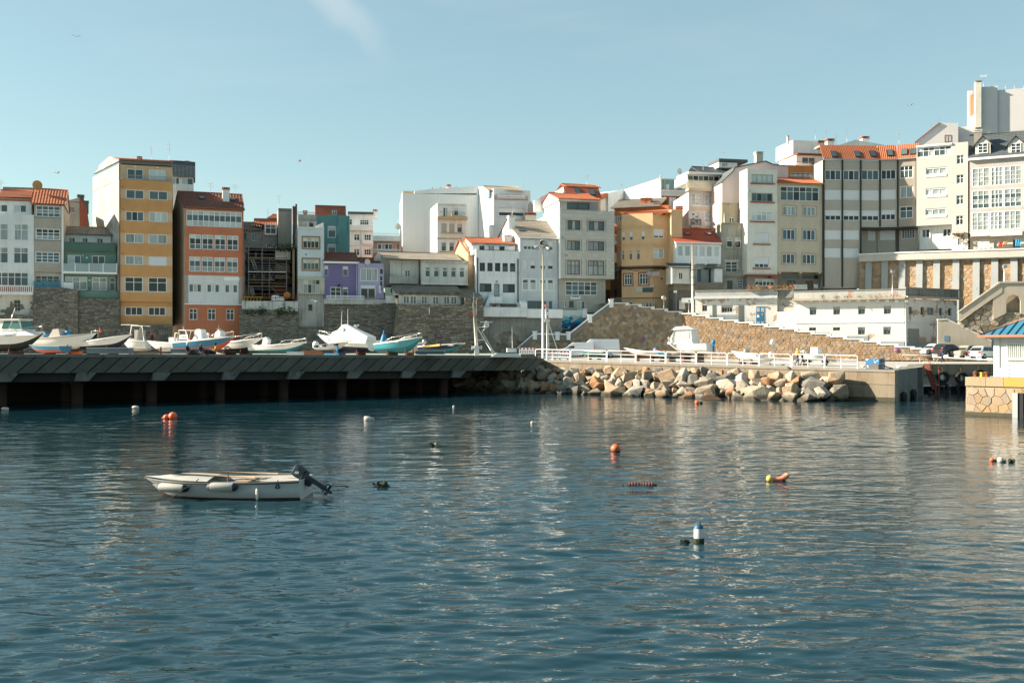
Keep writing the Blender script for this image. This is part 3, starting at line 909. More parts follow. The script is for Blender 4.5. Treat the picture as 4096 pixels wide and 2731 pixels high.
        if sur:
            bb = MB(); o_ = off - .15; t = .15
            bb.box((ua - t, o_ - .035, za - t), (ua, o_ + .01, zc + t)); bb.box((uc, o_ - .035, za - t), (uc + t, o_ + .01, zc + t))
            bb.box((ua, o_ - .035, zc), (uc, o_ + .01, zc + t)); bb.box((ua, o_ - .035, za - t), (uc, o_ + .01, za))
            bb.build('surround', s.surm if hasattr(s, 'surm') else WHITE, wi)
        return win
    # ---- pieces on the facade, given as enlarged-crop rectangles
    def box(s, name, x0, y0, x1, y1, out, inn, m, off=0.0):
        a = s.uz(x0, y0, off); c = s.uz(x1, y1, off)
        zt = s.uz((x0 + x1) / 2, y0, off)[1]; zb = s.uz((x0 + x1) / 2, y1, off)[1]
        b = MB(); b.box((a[0], off - out, zb), (c[0], off + inn, zt))
        return s.mb(b, name, m)
    def rail(s, x0, x1, y0, y1, out, m, n=20, name='railing', r=.022, ends=True, wide=.0, off=0.0):
        a = s.uz(x0, y0, off)[0]; c = s.uz(x1, y0, off)[0]; zt = s.uz((x0 + x1) / 2, y0, off)[1]; zb = s.uz((x0 + x1) / 2, y1, off)[1]
        b = MB(); y = off - out; w = wide or r
        b.box((a, y - .03, zt - .07), (c, y + .03, zt)); b.box((a, y - .03, zb), (c, y + .03, zb + .05))
        for i in range(n + 1):
            x = lerp(a + w, c - w, i / n); b.box((x - w, y - r, zb + .05), (x + w, y + r, zt - .07))
        if ends and out > .2:
            for x in (a, c):
                b.box((x - .025, y, zt - .07), (x + .025, off, zt)); b.box((x - .025, y, zb), (x + .025, off, zb + .05))
                k = int(out / .2)
                for i in range(1, k): b.box((x - w, y + i * .2 - r, zb + .05), (x + w, y + i * .2 + r, zt - .07))
        return s.mb(b, name, m)
    def pipe(s, x, y0, y1, m, out=.08, r=.05):
        a, zt = s.uz(x, y0); _, zb = s.uz(x, y1)
        b = MB(); b.tube([(a, -out, zb), (a, -out, zt)], r, 6); return s.mb(b, 'drain_pipe', m)
    def roof(s, ye, yr, rd, m, x=None, out=.35, oh=.15, tw=.34, amp=.05, rows=9, back=True, gm=None, off=0.0, name='roof', ridge=True, step=.03):
        """pitched roof, ridge parallel to the front: eave row ye, ridge row yr (read at its own depth rd)"""
        if x is None: f0, f1 = (lambda y: s.lx(y)), (lambda y: s.rx(y)); xe = s._zx(0)
        else:
            xa, xb = s.uz(x[0], 0, off)[0], s.uz(x[1], 0, off)[0]
            f0, f1 = (lambda y: xa), (lambda y: xb); xe = (x[0] + x[1]) / 2
        xm = (x[0] + x[1]) / 2 if x else (s._zx(0) + s._zx(s.len)) / 2
        ze = s.uz(xm, ye, off - out)[1]; zr = s.uz(xm, yr, off + rd)[1]
        b = MB()
        sheet(b, (f0(off) - oh, off - out, ze), (f1(off) + oh, off - out, ze), (f1(off + rd) + oh, off + rd, zr), (f0(off + rd) - oh, off + rd, zr), tw, amp, rows, step=step)
        if back:
            yb_ = off + 2 * rd
            b.face([(f0(off + rd) - oh, off + rd, zr + .04), (f1(off + rd) + oh, off + rd, zr + .04), (f1(yb_) + oh, yb_ + out, ze), (f0(yb_) - oh, yb_ + out, ze)])
            b.face([(f0(off + rd) - oh, off + rd, zr - .05), (f0(yb_) - oh, yb_ + out, ze - .08), (f1(yb_) + oh, yb_ + out, ze - .08), (f1(off + rd) + oh, off + rd, zr - .05)])
        if ridge:
            b.tube([(f0(off + rd) - oh, off + rd, zr + .05), (f1(off + rd) + oh, off + rd, zr + .05)], .11, 6)
        r = s.mb(b, name, m)
        s.lastroof = (f0, f1, ze, zr, rd, out, off)
        if gm:
            b = MB(); k = (zr - ze) / (rd + out); zw = ze + k * out - .07
            A = [(f0(off), off, zw - .3), (f0(off + 2 * rd), off + 2 * rd, zw - .3), (f0(off + 2 * rd), off + 2 * rd, zw), (f0(off + rd), off + rd, zr - .06), (f0(off), off, zw)]
            C = [(f1(off), off, zw - .3), (f1(off + 2 * rd), off + 2 * rd, zw - .3), (f1(off + 2 * rd), off + 2 * rd, zw), (f1(off + rd), off + rd, zr - .06), (f1(off), off, zw)]
            b.face(A[::-1]); b.face(C)
            b.face([A[0], C[0], C[4], A[4]]); b.face([A[2], A[1], C[1], C[2]])
            s.mb(b, 'gable', gm)
        return r
    def _zx(s, x, y=0.0):
        return (s._px(x, y) - s.reg[0]) / SS
    def skylight(s, x, y, w=.75, h=.95):
        """roof window on the last roof, at the given crop position"""
        f0, f1, ze, zr, rd, out, off = s.lastroof
        # find where the ray meets the slope
        for i in range(60):
            d = off - out + (rd + out) * i / 59
            u, z = s.uz(x, y, d)
            if z <= lerp(ze, zr, i / 59): break
        sl_ = math.atan2(zr - ze, rd + out)
        b = MB(); b.box((-w / 2, -h / 2, 0), (w / 2, h / 2, .16))
        o = b.build('skylight', FRAMEK, s.own)
        o.matrix_basis = Matrix.Translation((u, d, z + .0)) @ Matrix.Rotation(sl_, 4, 'X')
        s.put(o)
        ubox('pane', (-w / 2 + .08, -h / 2 + .08, .12), (w / 2 - .08, h / 2 - .08, .175), GT, o)
    def antenna(s, x, y0, y1, off=3.0, bars=2):
        u, zb = s.uz(x, y0, off); zt = s.uz(x, y1, off)[1]
        b = MB(); b.tube([(u, off, zb - .6), (u, off, zt)], .022, 5)
        L_ = zt - zb
        for i in range(bars):
            z = zt - L_ * (.12 + .2 * i)
            b.tube([(u - .45, off, z), (u + .45, off + .1, z)], .012, 4)
            for k in range(-3, 4):
                b.tube([(u + k * .14, off - .02, z - .16), (u + k * .14, off - .02, z + .16)], .008, 4)
        s.mb(b, 'antenna', GALV)
    def dish(s, x, y, r=.45, off=2.0, m=None, mast=1.0):
        u, z = s.uz(x, y, off)
        b = MB(); b.lathe([(0.001, .14), (r * .5, .10), (r * .85, .03), (r, -.04)], (0, 0, 0), 14, axis='y')
        b.tube([(0, .1, 0), (0, .2, -.1), (0, .2, -mast)], .03, 5); b.tube([(0, .1, -r * .8), (0, -.35, -r * .2)], .015, 4)
        o = b.build('satellite_dish', m or mat('dish_white', (.6, .6, .58), .5, .2, .1, 0), s.own)
        o.matrix_basis = Matrix.Translation((u, off, z)) @ Matrix.Rotation(.35, 4, 'Z')
        s.put(o)
    def chimney(s, x, y0, y1, w=.7, off=2.5, m=None, cap=None):
        u, zt = s.uz(x, y0, off); zb = s.uz(x, y1, off)[1]
        b = MB(); b.box((u - w / 2, off - w / 2, zb - 1.0), (u + w / 2, off + w / 2, zt - .22), 0)
        b.box((u - w / 2 - .08, off - w / 2 - .08, zt - .22), (u + w / 2 + .08, off + w / 2 + .08, zt - .12), 1)
        for dx in (-w * .33, w * .33): b.box((u + dx - .06, off - w * .35, zt - .12), (u + dx + .06, off + w * .35, zt + .02), 0)
        b.box((u - w / 2 - .08, off - w / 2 - .08, zt + .02), (u + w / 2 + .08, off + w / 2 + .08, zt + .10), 1)
        s.mb(b, 'chimney', [m or WHITE, cap or TILE])
    def panels(s, x0, y0, x1, y1, nx, ny, m, off=0.0, name='panel', gap=.02, proud=.02, holes=(), stag=False):
        """facing panels, each its own piece"""
        a = s.uz(x0, y0, off)[0]; c = s.uz(x1, y0, off)[0]; zt = s.uz(x0, y0, off)[1]; zb = s.uz(x0, y1, off)[1]
        hs = [(s.uz(h[0], 0, off)[0], s.uz(h[2], 0, off)[0], s.uz((h[0] + h[2]) / 2, h[3], off)[1], s.uz((h[0] + h[2]) / 2, h[1], off)[1]) for h in holes]
        for j in range(ny):
            for i in range(nx + (1 if stag and j % 2 else 0)):
                sh_ = -.5 if stag and j % 2 else 0
                xa, xb = max(a, lerp(a, c, (i + sh_) / nx)), min(c, lerp(a, c, (i + 1 + sh_) / nx)); za, zc = lerp(zb, zt, j / ny), lerp(zb, zt, (j + 1) / ny)
                R_ = [(xa + gap / 2, xb - gap / 2, za + gap / 2, zc - gap / 2)]
                for h in hs:                           # cut around openings
                    nr_ = []
                    for r_ in R_:
                        if r_[1] <= h[0] or r_[0] >= h[1] or r_[3] <= h[2] or r_[2] >= h[3]: nr_.append(r_); continue
                        if r_[0] < h[0]: nr_.append((r_[0], h[0], r_[2], r_[3]))
                        if r_[1] > h[1]: nr_.append((h[1], r_[1], r_[2], r_[3]))
                        xl_, xr_ = max(r_[0], h[0]), min(r_[1], h[1])
                        if r_[2] < h[2]: nr_.append((xl_, xr_, r_[2], h[2]))
                        if r_[3] > h[3]: nr_.append((xl_, xr_, h[3], r_[3]))
                    R_ = nr_
                R_ = [r_ for r_ in R_ if r_[1] - r_[0] > .05 and r_[3] - r_[2] > .05]
                if not R_: continue
                if len(R_) == 1:
                    r_ = R_[0]; s.put(ubox(name, (r_[0], off - proud, r_[2]), (r_[1], off - .001, r_[3]), m, s.own))
                else:
                    b = MB()
                    for r_ in R_: b.box((r_[0], off - proud, r_[2]), (r_[1], off - .001, r_[3]))
                    s.mb(b, name, m)
    def poly(s, name, pts, off, depth, m):            # free outline on the plane pushed in by off
        P_ = [s.uz(x, y, off) for x, y in pts]
        b = MB(); b.prism([(u, off, z) for u, z in P_], (0, depth, 0)); return s.mb(b, name, m)
    def fence_cap(s, y0, y1, m, out=.08, name='cornice', x=None):
        xa, xb = x if x else (s._zx(0), s._zx(s.len))
        return s.box(name, xa, y0, xb, y1, out, .02, m)

def pl(name, col, **k):
    k.setdefault('dirt', .38); k.setdefault('streak', .38); k.setdefault('bump', .12)
    return mat(name, col, .85, **k)
q = MB()                                             # the hill the town stands on
for a, b in (((-140, 143, 5), (-140, 200, 16)), ):
    q.face([(-140, 143, 5), (140, 143, 5), (140, 190, 15), (-140, 190, 15)])
    q.face([(-140, 190, 15), (140, 190, 15), (140, 260, 14), (-140, 260, 14)])
struct(q.build('hill', mat('hill_earth', (0.12, 0.11, 0.07), .95, .4, 0, .4)))

R1, R3, R5, R6, R8, R10, R12, R14, R15, R16, R17, R18, R19, R20, R21, R22, R23 = ((0, 560), (340, 600), (660, 740), (900, 780), (1280, 720), (1680, 720), (2080, 700),
    (2400, 660), (2440, 860), (2700, 580), (2800, 860), (3140, 500), (3240, 760), (3596, 300), (3596, 560), (3596, 960), (3140, 1060))
WA = pl('plaster_white_a', (.76, .77, .75)); WB = pl('plaster_white_b', (.78, .78, .75), streak=.35); WC = pl('plaster_white_old', (.62, .62, .58), dirt=.5, streak=.6, dcol=(.25, .24, .20))
WD = pl('plaster_cool_white', (.82, .83, .82)); LG = pl('plaster_light_grey', (.60, .63, .64), streak=.12); CREAM = pl('plaster_cream', (.60, .57, .49), streak=.15)

# --- white house with the barred balcony, far left
h = House('white_townhouse', 'white town house with red and white balcony bars at far left edge', R1, -190, 124.3, 425, 125.4, 2192, th=10)
PEEL = pl('plaster_peeling', (.62, .61, .56), wear=((.16, .15, .12), .62, .55), streak=.4)
h.block(925, 2192, WA, '1045 1255 w2x2c: -90~102 172~355; 1340 1545 w2x2tc: -90~102 165~355; 1657 1829 w6x2t: -160~355; 2007 2145 g2x3d: 172~255', zones=((-200, 1942, 430, 2195, PEEL),))
h.block(722, 925, WA, '805 905 w2lt: -80~98 172~332', x=(-190, 395), off=1.6, depth=6, name='attic_wall')
h.roof(716, 636, 3.0, TILE, x=(-200, 398), off=1.6, out=.4, gm=None)
h.box('cornice', -190, 745, 395, 765, .12, .02, pl('terracotta_band', (.42, .17, .10)), off=1.6)
h.box('balcony_slab', -190, 1912, 442, 1944, 1.1, .0, WB)
h.box('balcony_panel', -190, 1845, 438, 1912, .98, -.95, pl('red_panel', (.34, .05, .04)))
h.rail(-190, 440, 1832, 1912, 1.06, WB, 26, wide=.05)
h.box('roof_block', 35, 595, 520, 650, .0, 3, CONC, off=9)
h.antenna(10, 640, 500, 3)

# --- taupe narrow house
TAUPE = pl('plaster_taupe', (.42, .375, .315), streak=.1)
h = House('taupe_townhouse', 'narrow taupe house with white grid windows and washing on its line', R1, 428, 125.4, 803, 126.6, 1850, th=10)
h.block(800, 1652, TAUPE, '826 966 w4x3tct: 450~757; 1114 1252 w4x3ctd: 447~754; 1404 1538 w4x3ut: 443~750')
h.block(1652, 1850, WB, '1700 1835 w4x3dtt: 425~750', x=(428, 770), off=1.0, depth=6, name='recess_wall')
h.roof(800, 622, 3.6, TILE, x=(400, 815), gm=TAUPE, out=.4, rows=10)
h.pipe(785, 830, 1850, FRAMEW, r=.14)
h.dish(468, 568, .62, 2.4, mat('dish_ochre', (.45, .27, .10), .6, .3, .1, 0), 1.2)
h.box('window_band', 432, 972, 775, 980, .03, .01, pl('taupe_band', (.22, .19, .16)))
h.box('window_band', 432, 1258, 775, 1266, .03, .01, pl('taupe_band', (.22, .19, .16)))
for i, (a, c) in enumerate(((424, 540), (546, 750))):
    b = MB(); n = 8; ra, rb = h.uz(a, 1760 + 20 * i)[0], h.uz(c, 1760)[0]; zt = h.uz(a, 1765 - 5 * i)[1]; zb = h.uz(a, 1838)[1]
    for k in range(n):
        x0, x1 = lerp(ra, rb, k / n), lerp(ra, rb, (k + 1) / n); y = -.12 + .05 * (k % 2); y2 = -.12 + .05 * ((k + 1) % 2)
        sag = .18 * math.sin(math.pi * k / n); sag2 = .18 * math.sin(math.pi * (k + 1) / n)
        b.face([(x0, y, zb), (x1, y2, zb), (x1, y2, zt - sag2), (x0, y, zt - sag)])
    o = h.mb(b, 'laundry_sheet', mat('blue_cloth', (.10, .27, .36), .9, .2, 0, 0))
    w_ = o.matrix_world.copy()
h.box('boiler_cabinet', 800, 1790, 925, 1880, .5, .0, FRAMEW)

# --- old gable behind, with the red side
h = House('old_gable_house', 'weathered grey gable end with a red painted strip behind the green house', R1, 812, 138, 1000, 139, 1300)
GRAYW = pl('plaster_weathered', (.36, .35, .32), dirt=.6, streak=.5)
h.block(775, 1300, GRAYW, '830 912 w4d: 868~940', x=(812, 1000), depth=8)
h.poly('gable', ((812, 777), (812, 769), (998, 722), (1000, 777)), 0, 8, GRAYW)
h.poly('red_wall', ((1003, 1300), (1003, 730), (1088, 850), (1120, 1060), (1120, 1300)), .02, 7, pl('brick_red', (.33, .10, .06)))
h.chimney(1010, 700, 760, .8, .5, SLATE, SLATE); h.chimney(1068, 775, 840, .8, .5, SLATE, SLATE)

# --- green house
GRN = pl('plaster_green', (.15, .26, .21), streak=.2); GRND = pl('plaster_green_dark', (.08, .165, .135))
h = House('green_house', 'green house with frosted glass balcony beside the tall ochre block', R1, 808, 126.9, 1455, 128.6, 1895, th=8)
h.block(1300, 1895, GRN, '1442 1552 w2lu: 848~1015; 1450 1556 w2t: 1150~1318; 1715 1880 w3x2cl: 815~1095; 1722 1892 w2x2c: 1150~1345; 1728 1892 w1x2t: 1375~1445')
h.box('parapet', 806, 1293, 1450, 1392, .28, 0, GRND); h.box('parapet_cap', 804, 1286, 1452, 1297, .34, .02, CONCD); h.box('ledge', 806, 1392, 1450, 1402, .32, .0, CONCD)
h.box('balcony_slab', 803, 1660, 1482, 1684, 1.1, 0, FRAMEW)
for a, c in ((805, 952), (962, 1125), (1138, 1300), (1310, 1472)):
    h.box('glass_panel', a, 1557, c, 1660, 1.06, -1.03, mat('frosted_glass', (.30, .37, .38), .25, .1, 0, 0))
for x in (805, 957, 1131, 1305, 1476): h.box('post', x - 5, 1553, x + 5, 1662, 1.08, -1.0, FRAMEW)
for x, y, r in ((1040, 1446, .08), (1090, 1478, .12), (1122, 1760, .12)):
    u, z = h.uz(x, y); b = MB(); b.lathe([(.001, -.08), (r, -.06), (r, .0)], (u, 0, z), 10, axis='y'); h.mb(b, 'wall_lamp', FRAMEW)
h.block(1182, 1300, WB, '1226 1296 w2td: 862~940 1030~1100 1215~1290', x=(812, 1395), off=2.0, depth=5, name='upper_wall')
h.roof(1185, 1100, 2.6, TILEG, x=(806, 1400), off=2.0, tw=.3, amp=.06)
# its lower parapet over the stone
h.box('lower_parapet', 978, 1902, 1500, 1982, .9, .2, GRN); h.box('parapet_cap', 974, 1893, 1504, 1904, .95, .2, CONCD); h.box('ledge', 978, 1982, 1500, 1992, .94, .2, CONCD)

# --- tall ochre block
OCH = pl('plaster_ochre', (.60, .315, .125), streak=.12); TAN = pl('plaster_tan', (.60, .43, .28), streak=.1)
FLK = pl('flank_render', (.40, .37, .32), dirt=.6, streak=.6, wear=((.52, .50, .46), .55, .30), dcol=(.24, .21, .17))
h = House('ochre_apartment_block', 'tall ochre and tan apartment block with blank weathered left flank', R3, 440, 127.6, 1095, 129.6, 2192, BL=(368, 138), th=12)
Z = lambda a, c, m: (400, a, 1130, c, m)
h.block(368, 1897, OCH, '499 615 w2t: 512~740 802~1038; 770 892 w3tdt: 508~738; 777 903 w3l: 802~1035; 1048 1168 w2c: 505~733 798~1030; 1326 1440 w2c: 503~730; 1335 1452 w1ls100: 795~1030; 1592 1777 w2x2d: 497~726 792~1026',
        zones=(Z(485, 630, TAN), Z(765, 905, TAN), Z(1040, 1180, TAN), Z(1320, 1455, TAN), Z(1588, 1794, TAN)), sidem=FLK)
h.block(1897, 2192, OCH, '1966 2074 w3d: 501~724 792~1011', zones=(Z(1962, 2082, TAN),), off=.35, name='base_wall', sidem=FLK)
h.block(180, 368, TAN, '238 372 w2t: 526~730; 248 380 w2l: 800~1010', zones=(Z(170, 226, OCH),), off=.5, name='attic_wall', sidem=FLK)
h.box('fascia', 428, 124, 1087, 186, .02, 3, pl('fascia_grey', (.15, .16, .14), streak=.4), off=.5)
h.rail(448, 1095, 325, 368, .0, FRAMEG, 44, wide=.012)
u0 = h.bl
x0, x1 = h.lx(.5), h.rx(.5); b = MB(); zt = h.uz(440, 126, .5)[1]
b.prism([(h.lx(.5), .5, zt - .1), (h.lx(4.6), 4.6, zt + 1.1), (h.lx(9.0), 9.0, zt + .6), (h.lx(9.4), 9.4, zt + .1), (h.lx(12), 12, zt - .1)], (.4, 0, 0)); h.mb(b, 'gable', FLK)
b = MB(); sheet(b, (h.lx(.5) + .3, .4, zt + .02), (x1, .4, zt + .02), (h.rx(4.6), 4.6, zt + 1.0), (h.lx(4.6) + .3, 4.6, zt + 1.0), .3, .05, 6); h.mb(b, 'roof', TILE)
h.pipe(434, 180, 1900, mat('brown_pipe', (.2, .11, .06), .6), r=.07)
for y in (462, 740, 1013, 1292): h.box('vent', 472, y - 6, 486, y + 8, .1, 0, CONC)
h.chimney(685, 95, 125, .5, 2); h.antenna(832, 120, -40, 2.5, 2); h.antenna(1058, 140, -90, 2.5, 2)
for x in (625, 908): h.box('wall_lamp', x - 8, 205 + (x - 625) * .04, x + 8, 218 + (x - 625) * .04, .15, 0, FRAMEW, off=.5)

h = House('white_attic_house', 'pale house with grey slate mansard peeping out right of the ochre block', R3, 1060, 142, 1363, 143, 700)
h.block(330, 800, WB, '345 430 w2lt: 1095~1185 1208~1358', depth=6)
h.roof(335, 150, 2.0, SLATE, x=(1060, 1370), tw=.5, amp=.01, rows=12, back=True, gm=WB); h.chimney(1283, 150, 180, .5, 2.2)


# --- orange gallery house
ORG = pl('plaster_orange', (.54, .19, .10), streak=.15); ORGW = pl('panel_white', (.68, .70, .70), streak=.35, dcol=(.5, .38, .27)); GST = pl('strip_grey', (.36, .35, .32))
h = House('orange_gallery_house', 'orange house with white glazed gallery, tiled roof and white middle band', R5, 250, 129.8, 985, 132.2, 2080, BL=(689, 138.5), th=9.5)
h.block(310, 2080, ORG, '326 525 w10x3ltl: 268~965; 618 805 w2x3tdl: 305~453 464~608 622~762 776~920; 898 1085 w2x3ctl: 303~447 460~605 618~757 772~915; 1238 1345 w3tl: 298~460 525~685 750~912; 1550 1690 w2x2d: 303~405 535~635 768~868',
        zones=((240, 1130, 990, 1492, GST), (292, 1130, 922, 1492, ORGW)), sidem=pl('flank_tan', (.62, .48, .34), streak=.4))
h.box('ledge', 244, 1490, 965, 1503, .25, .02, FRAMEW); h.box('sign_panel', 738, 1158, 932, 1200, .06, 0, FRAMEW)
h.roof(302, 107, 4.75, TILED, gm=pl('flank_tan', (.62, .48, .34)), rows=12, out=.3)
h.skylight(463, 168); h.skylight(850, 186); h.chimney(764, 45, 190, .85, 2.6)
h.antenna(572, 115, -30, 4.7, 2); h.antenna(878, 122, -10, 4.7, 2)
h.box('cornice', 256, 290, 985, 318, .2, 0, ORG); h.pipe(972, 330, 1500, ORG)

# --- houses seen through the scaffold
h = House('house_behind_scaffold', 'small grey house with blue doors and tiled roof behind the scaffold', R6, 232, 139, 652, 140, 1300)
h.block(440, 1300, GRAYW, '480 575 w2u: 335~400; 480 570 g1u: 236~270; 620 740 w5x2d: 512~648', depth=7)
h.block(366, 500, WB, '370 492 w2x2du: 503~643', x=(495, 650), off=-.4, depth=3, name='gallery')
h.roof(440, 350, 3, TILEG, x=(232, 450), tw=.3, amp=.06); h.roof(372, 308, 3, TILE, x=(370, 655), off=.4)
h.antenna(540, 300, 180, 3, 0)
h = House('concrete_block_tower', 'bare grey concrete stair block rising beside the scaffold', R6, 668, 137.5, 838, 138, 1300, BL=(1107, 143), th=6)
h.block(165, 1300, pl('raw_concrete', (.30, .29, .255), dirt=.7, streak=.5), depth=6, zones=((660, 160, 850, 212, pl('raw_concrete_dark', (.18, .18, .165))),))
h.antenna(678, 165, -5, 1.5, 1)
h = House('blue_attic_house', 'tiny blue and tiled roof top far behind the scaffold', R6, 545, 152, 650, 152, 800)
h.block(295, 800, pl('plaster_blue', (.2, .33, .4)), depth=6); h.roof(292, 250, 3, TILE)

# --- gutted house
DKW = mat('dark_timber', (.03, .026, .022), .9, .5, .2, .3); RUIN = pl('ruin_plaster', (.33, .26, .18), dirt=.6, streak=.4); REDW = pl('ruin_red', (.15, .05, .03), dirt=.4)  # very dark timber for the bare floors and joists
h = House('gutted_house', 'gutted house with bare floors open to the front behind scaffolding', R6, 245, 133.2, 845, 134.3, 1300, th=7)
x0, x1 = 0, h.len
b = MB(); b.box((-.25, 0, 0), (.0, 7, h.uz(245, 700)[1])); h.mb(b, 'side_wall', GRAYW)
b = MB(); b.box((x1, 0, 0), (x1 + .3, 7, h.uz(845, 640)[1])); h.mb(b, 'side_wall', RUIN)
zt = h.uz(245, 660)[1]
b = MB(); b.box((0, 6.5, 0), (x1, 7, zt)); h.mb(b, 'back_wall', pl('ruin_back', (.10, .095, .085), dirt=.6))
h.block(675, 810, WC, x=(630, 820), off=1.2, depth=1, name='wall_piece')
h.block(850, 1050, RUIN, x=(630, 815), off=2.2, depth=.4, name='partition'); h.block(1080, 1250, REDW, x=(610, 770), off=2.2, depth=.4, name='partition')
for y in (655, 815, 955, 1075):
    z = h.uz(300, y)[1]; b = MB()
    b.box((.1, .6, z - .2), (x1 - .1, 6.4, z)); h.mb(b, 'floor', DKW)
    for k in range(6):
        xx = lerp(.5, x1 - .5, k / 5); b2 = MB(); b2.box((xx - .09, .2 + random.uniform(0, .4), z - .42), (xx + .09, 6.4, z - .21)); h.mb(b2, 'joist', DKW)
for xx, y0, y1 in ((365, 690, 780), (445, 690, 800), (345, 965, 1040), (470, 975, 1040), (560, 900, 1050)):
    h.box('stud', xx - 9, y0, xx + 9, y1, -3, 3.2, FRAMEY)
h.box('opening', 320, 1140, 600, 1240, -5.9, 6.0, DKW)  # thin dark panel, painted in for the gloom of an opening
for k in range(5):                                   # creepers on the broken wall head
    b = MB(); cx = lerp(640, 840, k / 4); u, z = h.uz(cx, 640 + 10 * (k % 3))
    for i in range(70):
        p = Vector((u + random.gauss(0, .35), -.1 + random.gauss(0, .25), z + random.gauss(0, .22))); a = Vector((random.gauss(0, 1), random.gauss(0, 1), random.gauss(0, 1))) * .09; c = Vector((random.gauss(0, 1), random.gauss(0, 1), random.gauss(0, 1))) * .09
        b.face([p, p + a, p + a + c, p + c])
    h.mb(b, 'creeper', LEAF)

# scaffold in front of it
SP = Plane(962, 131.4, 1175, 132.4, h.z0); sc_ = SP.root('scaffold'); tag(sc_, 'steel tube scaffold with planks and ladders on the gutted house', 'scaffold')
def sx(x, y): return SP.hit(900 + x * SS, 780 + y * SS)
def stube(name, a, c, r=.035, y=0.0, y2=None, m=GALV):
    p, q_ = sx(*a), sx(*c); b = MB(); b.tube([(p[0], y, p[1]), (q_[0], y if y2 is None else y2, q_[1])], r, 6); b.build(name, m, sc_)
SCM = mat('scaffold_steel', (.20, .19, .18), .5, .4, .2, 0, metal=.5)
for x, yt in ((292, 430), (555, 770), (770, 770), (465, 440)):
    for y in (0, .8): stube('standard', (x, yt), (x, 1300), .035, y, m=SCM)
for y in (470, 520, 550, 600, 655, 690): stube('ledger', (235, y), (645, y + 6), .032, 0, m=SCM)
for y in (735, 800, 850, 880, 905, 930, 1000, 1030, 1100, 1180): stube('ledger', (290, y), (775, y + 14), .032, 0, m=SCM)
for y, a, c in ((780, 290, 770), (957, 292, 770), (1058, 300, 620), (1138, 295, 770)):
    p, q_ = sx(a, y), sx(c, y + 8); b = MB(); b.box((p[0], 0, p[1] - .06), (q_[0], .75, p[1])); b.build('plank', WOOD if y != 957 else SHUT, sc_)
for a, c in (((345, 640), (465, 560)), ((575, 800), (770, 960)), ((560, 1140), (680, 1250))): stube('brace', a, c, .03, -.04, m=SCM)
for a, c in (((318, 795), (378, 940)), ((308, 1150), (340, 1255))):
    b = MB(); p, q_ = sx(*a), sx(*c)
    for dx in (0, .35): b.tube([(p[0] + dx, .1, p[1]), (q_[0] + dx, .0, q_[1])], .03, 5)
    for k in range(1, 9): t = k / 9; b.tube([(lerp(p[0], q_[0], t), .05, lerp(p[1], q_[1], t)), (lerp(p[0], q_[0], t) + .35, .05, lerp(p[1], q_[1], t))], .018, 4)
    b.build('ladder', GALV, sc_)
# terrace in front of the scaffold
h = House('terrace_parapet', 'white parapet with black run-off streaks below the scaffold', R6, 212, 130.6, 915, 132.2, 1452, cat='wall', th=1.0)
h.block(1326, 1452, pl('plaster_streaked', (.56, .57, .54), dirt=.3, streak=1.0, dcol=(.06, .06, .05)), depth=1.0)
h.rail(225, 905, 1240, 1330, .0, RUST, 5, r=.03); h.box('fence_bar', 225, 1282, 905, 1290, .03, .03, RUST)
zt = h.uz(300, 1326)[1]
def on_terrace(px_x, y, name, label, cat):
    u, _ = h.uz(px_x, 1326, .7); p = h.world(u, .7, zt)
    return tag(empty(name, p, h.rz), label, cat)
e = on_terrace(350, 0, 'brace_stack', 'stack of yellow steel wall braces behind the terrace railing', 'building material')
YEL = mat('yellow_paint', (.55, .38, .03), .5, .3, .1, 0)
for k in range(6):
    b = MB(); b.tube([(-1.2 + k * .42, -.2, .02), (-1.0 + k * .42, .1, .55)], .06, 5, 0); b.build('brace_leg', YEL, e)
b = MB(); b.box((-1.3, -.1, .45), (1.2, .1, .58)); b.build('rail', YEL, e)
for k, (x, s_) in enumerate(((632, 1.0), (712, .75))):
    e = on_terrace(x, 0, 'bulk_bag', ('large' if k == 0 else 'small') + ' white woven builder bag on the terrace below the scaffold', 'bag')
    b = MB(); b.grid([[Vector((math.cos(t) * r * s_ * (1 + .06 * math.sin(5 * t)), math.sin(t) * r * s_ * .8, z * s_)) for t in [i * math.pi / 7 for i in range(15)]] for r, z in ((.45, 0), (.55, .25), (.55, .6), (.42, .78), (.1, .82))]); b.build('bag', FRAMEW, e)
e = on_terrace(775, 0, 'cement_mixer', 'orange cement mixer drum on the terrace by the ruin', 'mixer')
b = MB(); b.lathe([(.001, -.4), (.3, -.38), (.45, -.05), (.42, .15), (.25, .42), (.22, .44)], (0, 0, .85), 12, axis='x'); b.build('drum', mat('orange_paint', (.6, .2, .03), .5, .2, 0, 0), e)
b = MB(); b.tube([(-.35, -.3, 0), (-.25, 0, .8)], .03, 5); b.tube([(-.35, .3, 0), (-.25, 0, .8)], .03, 5); b.tube([(.35, 0, 0), (.1, 0, .8)], .03, 5); b.build('stand', RUST, e)

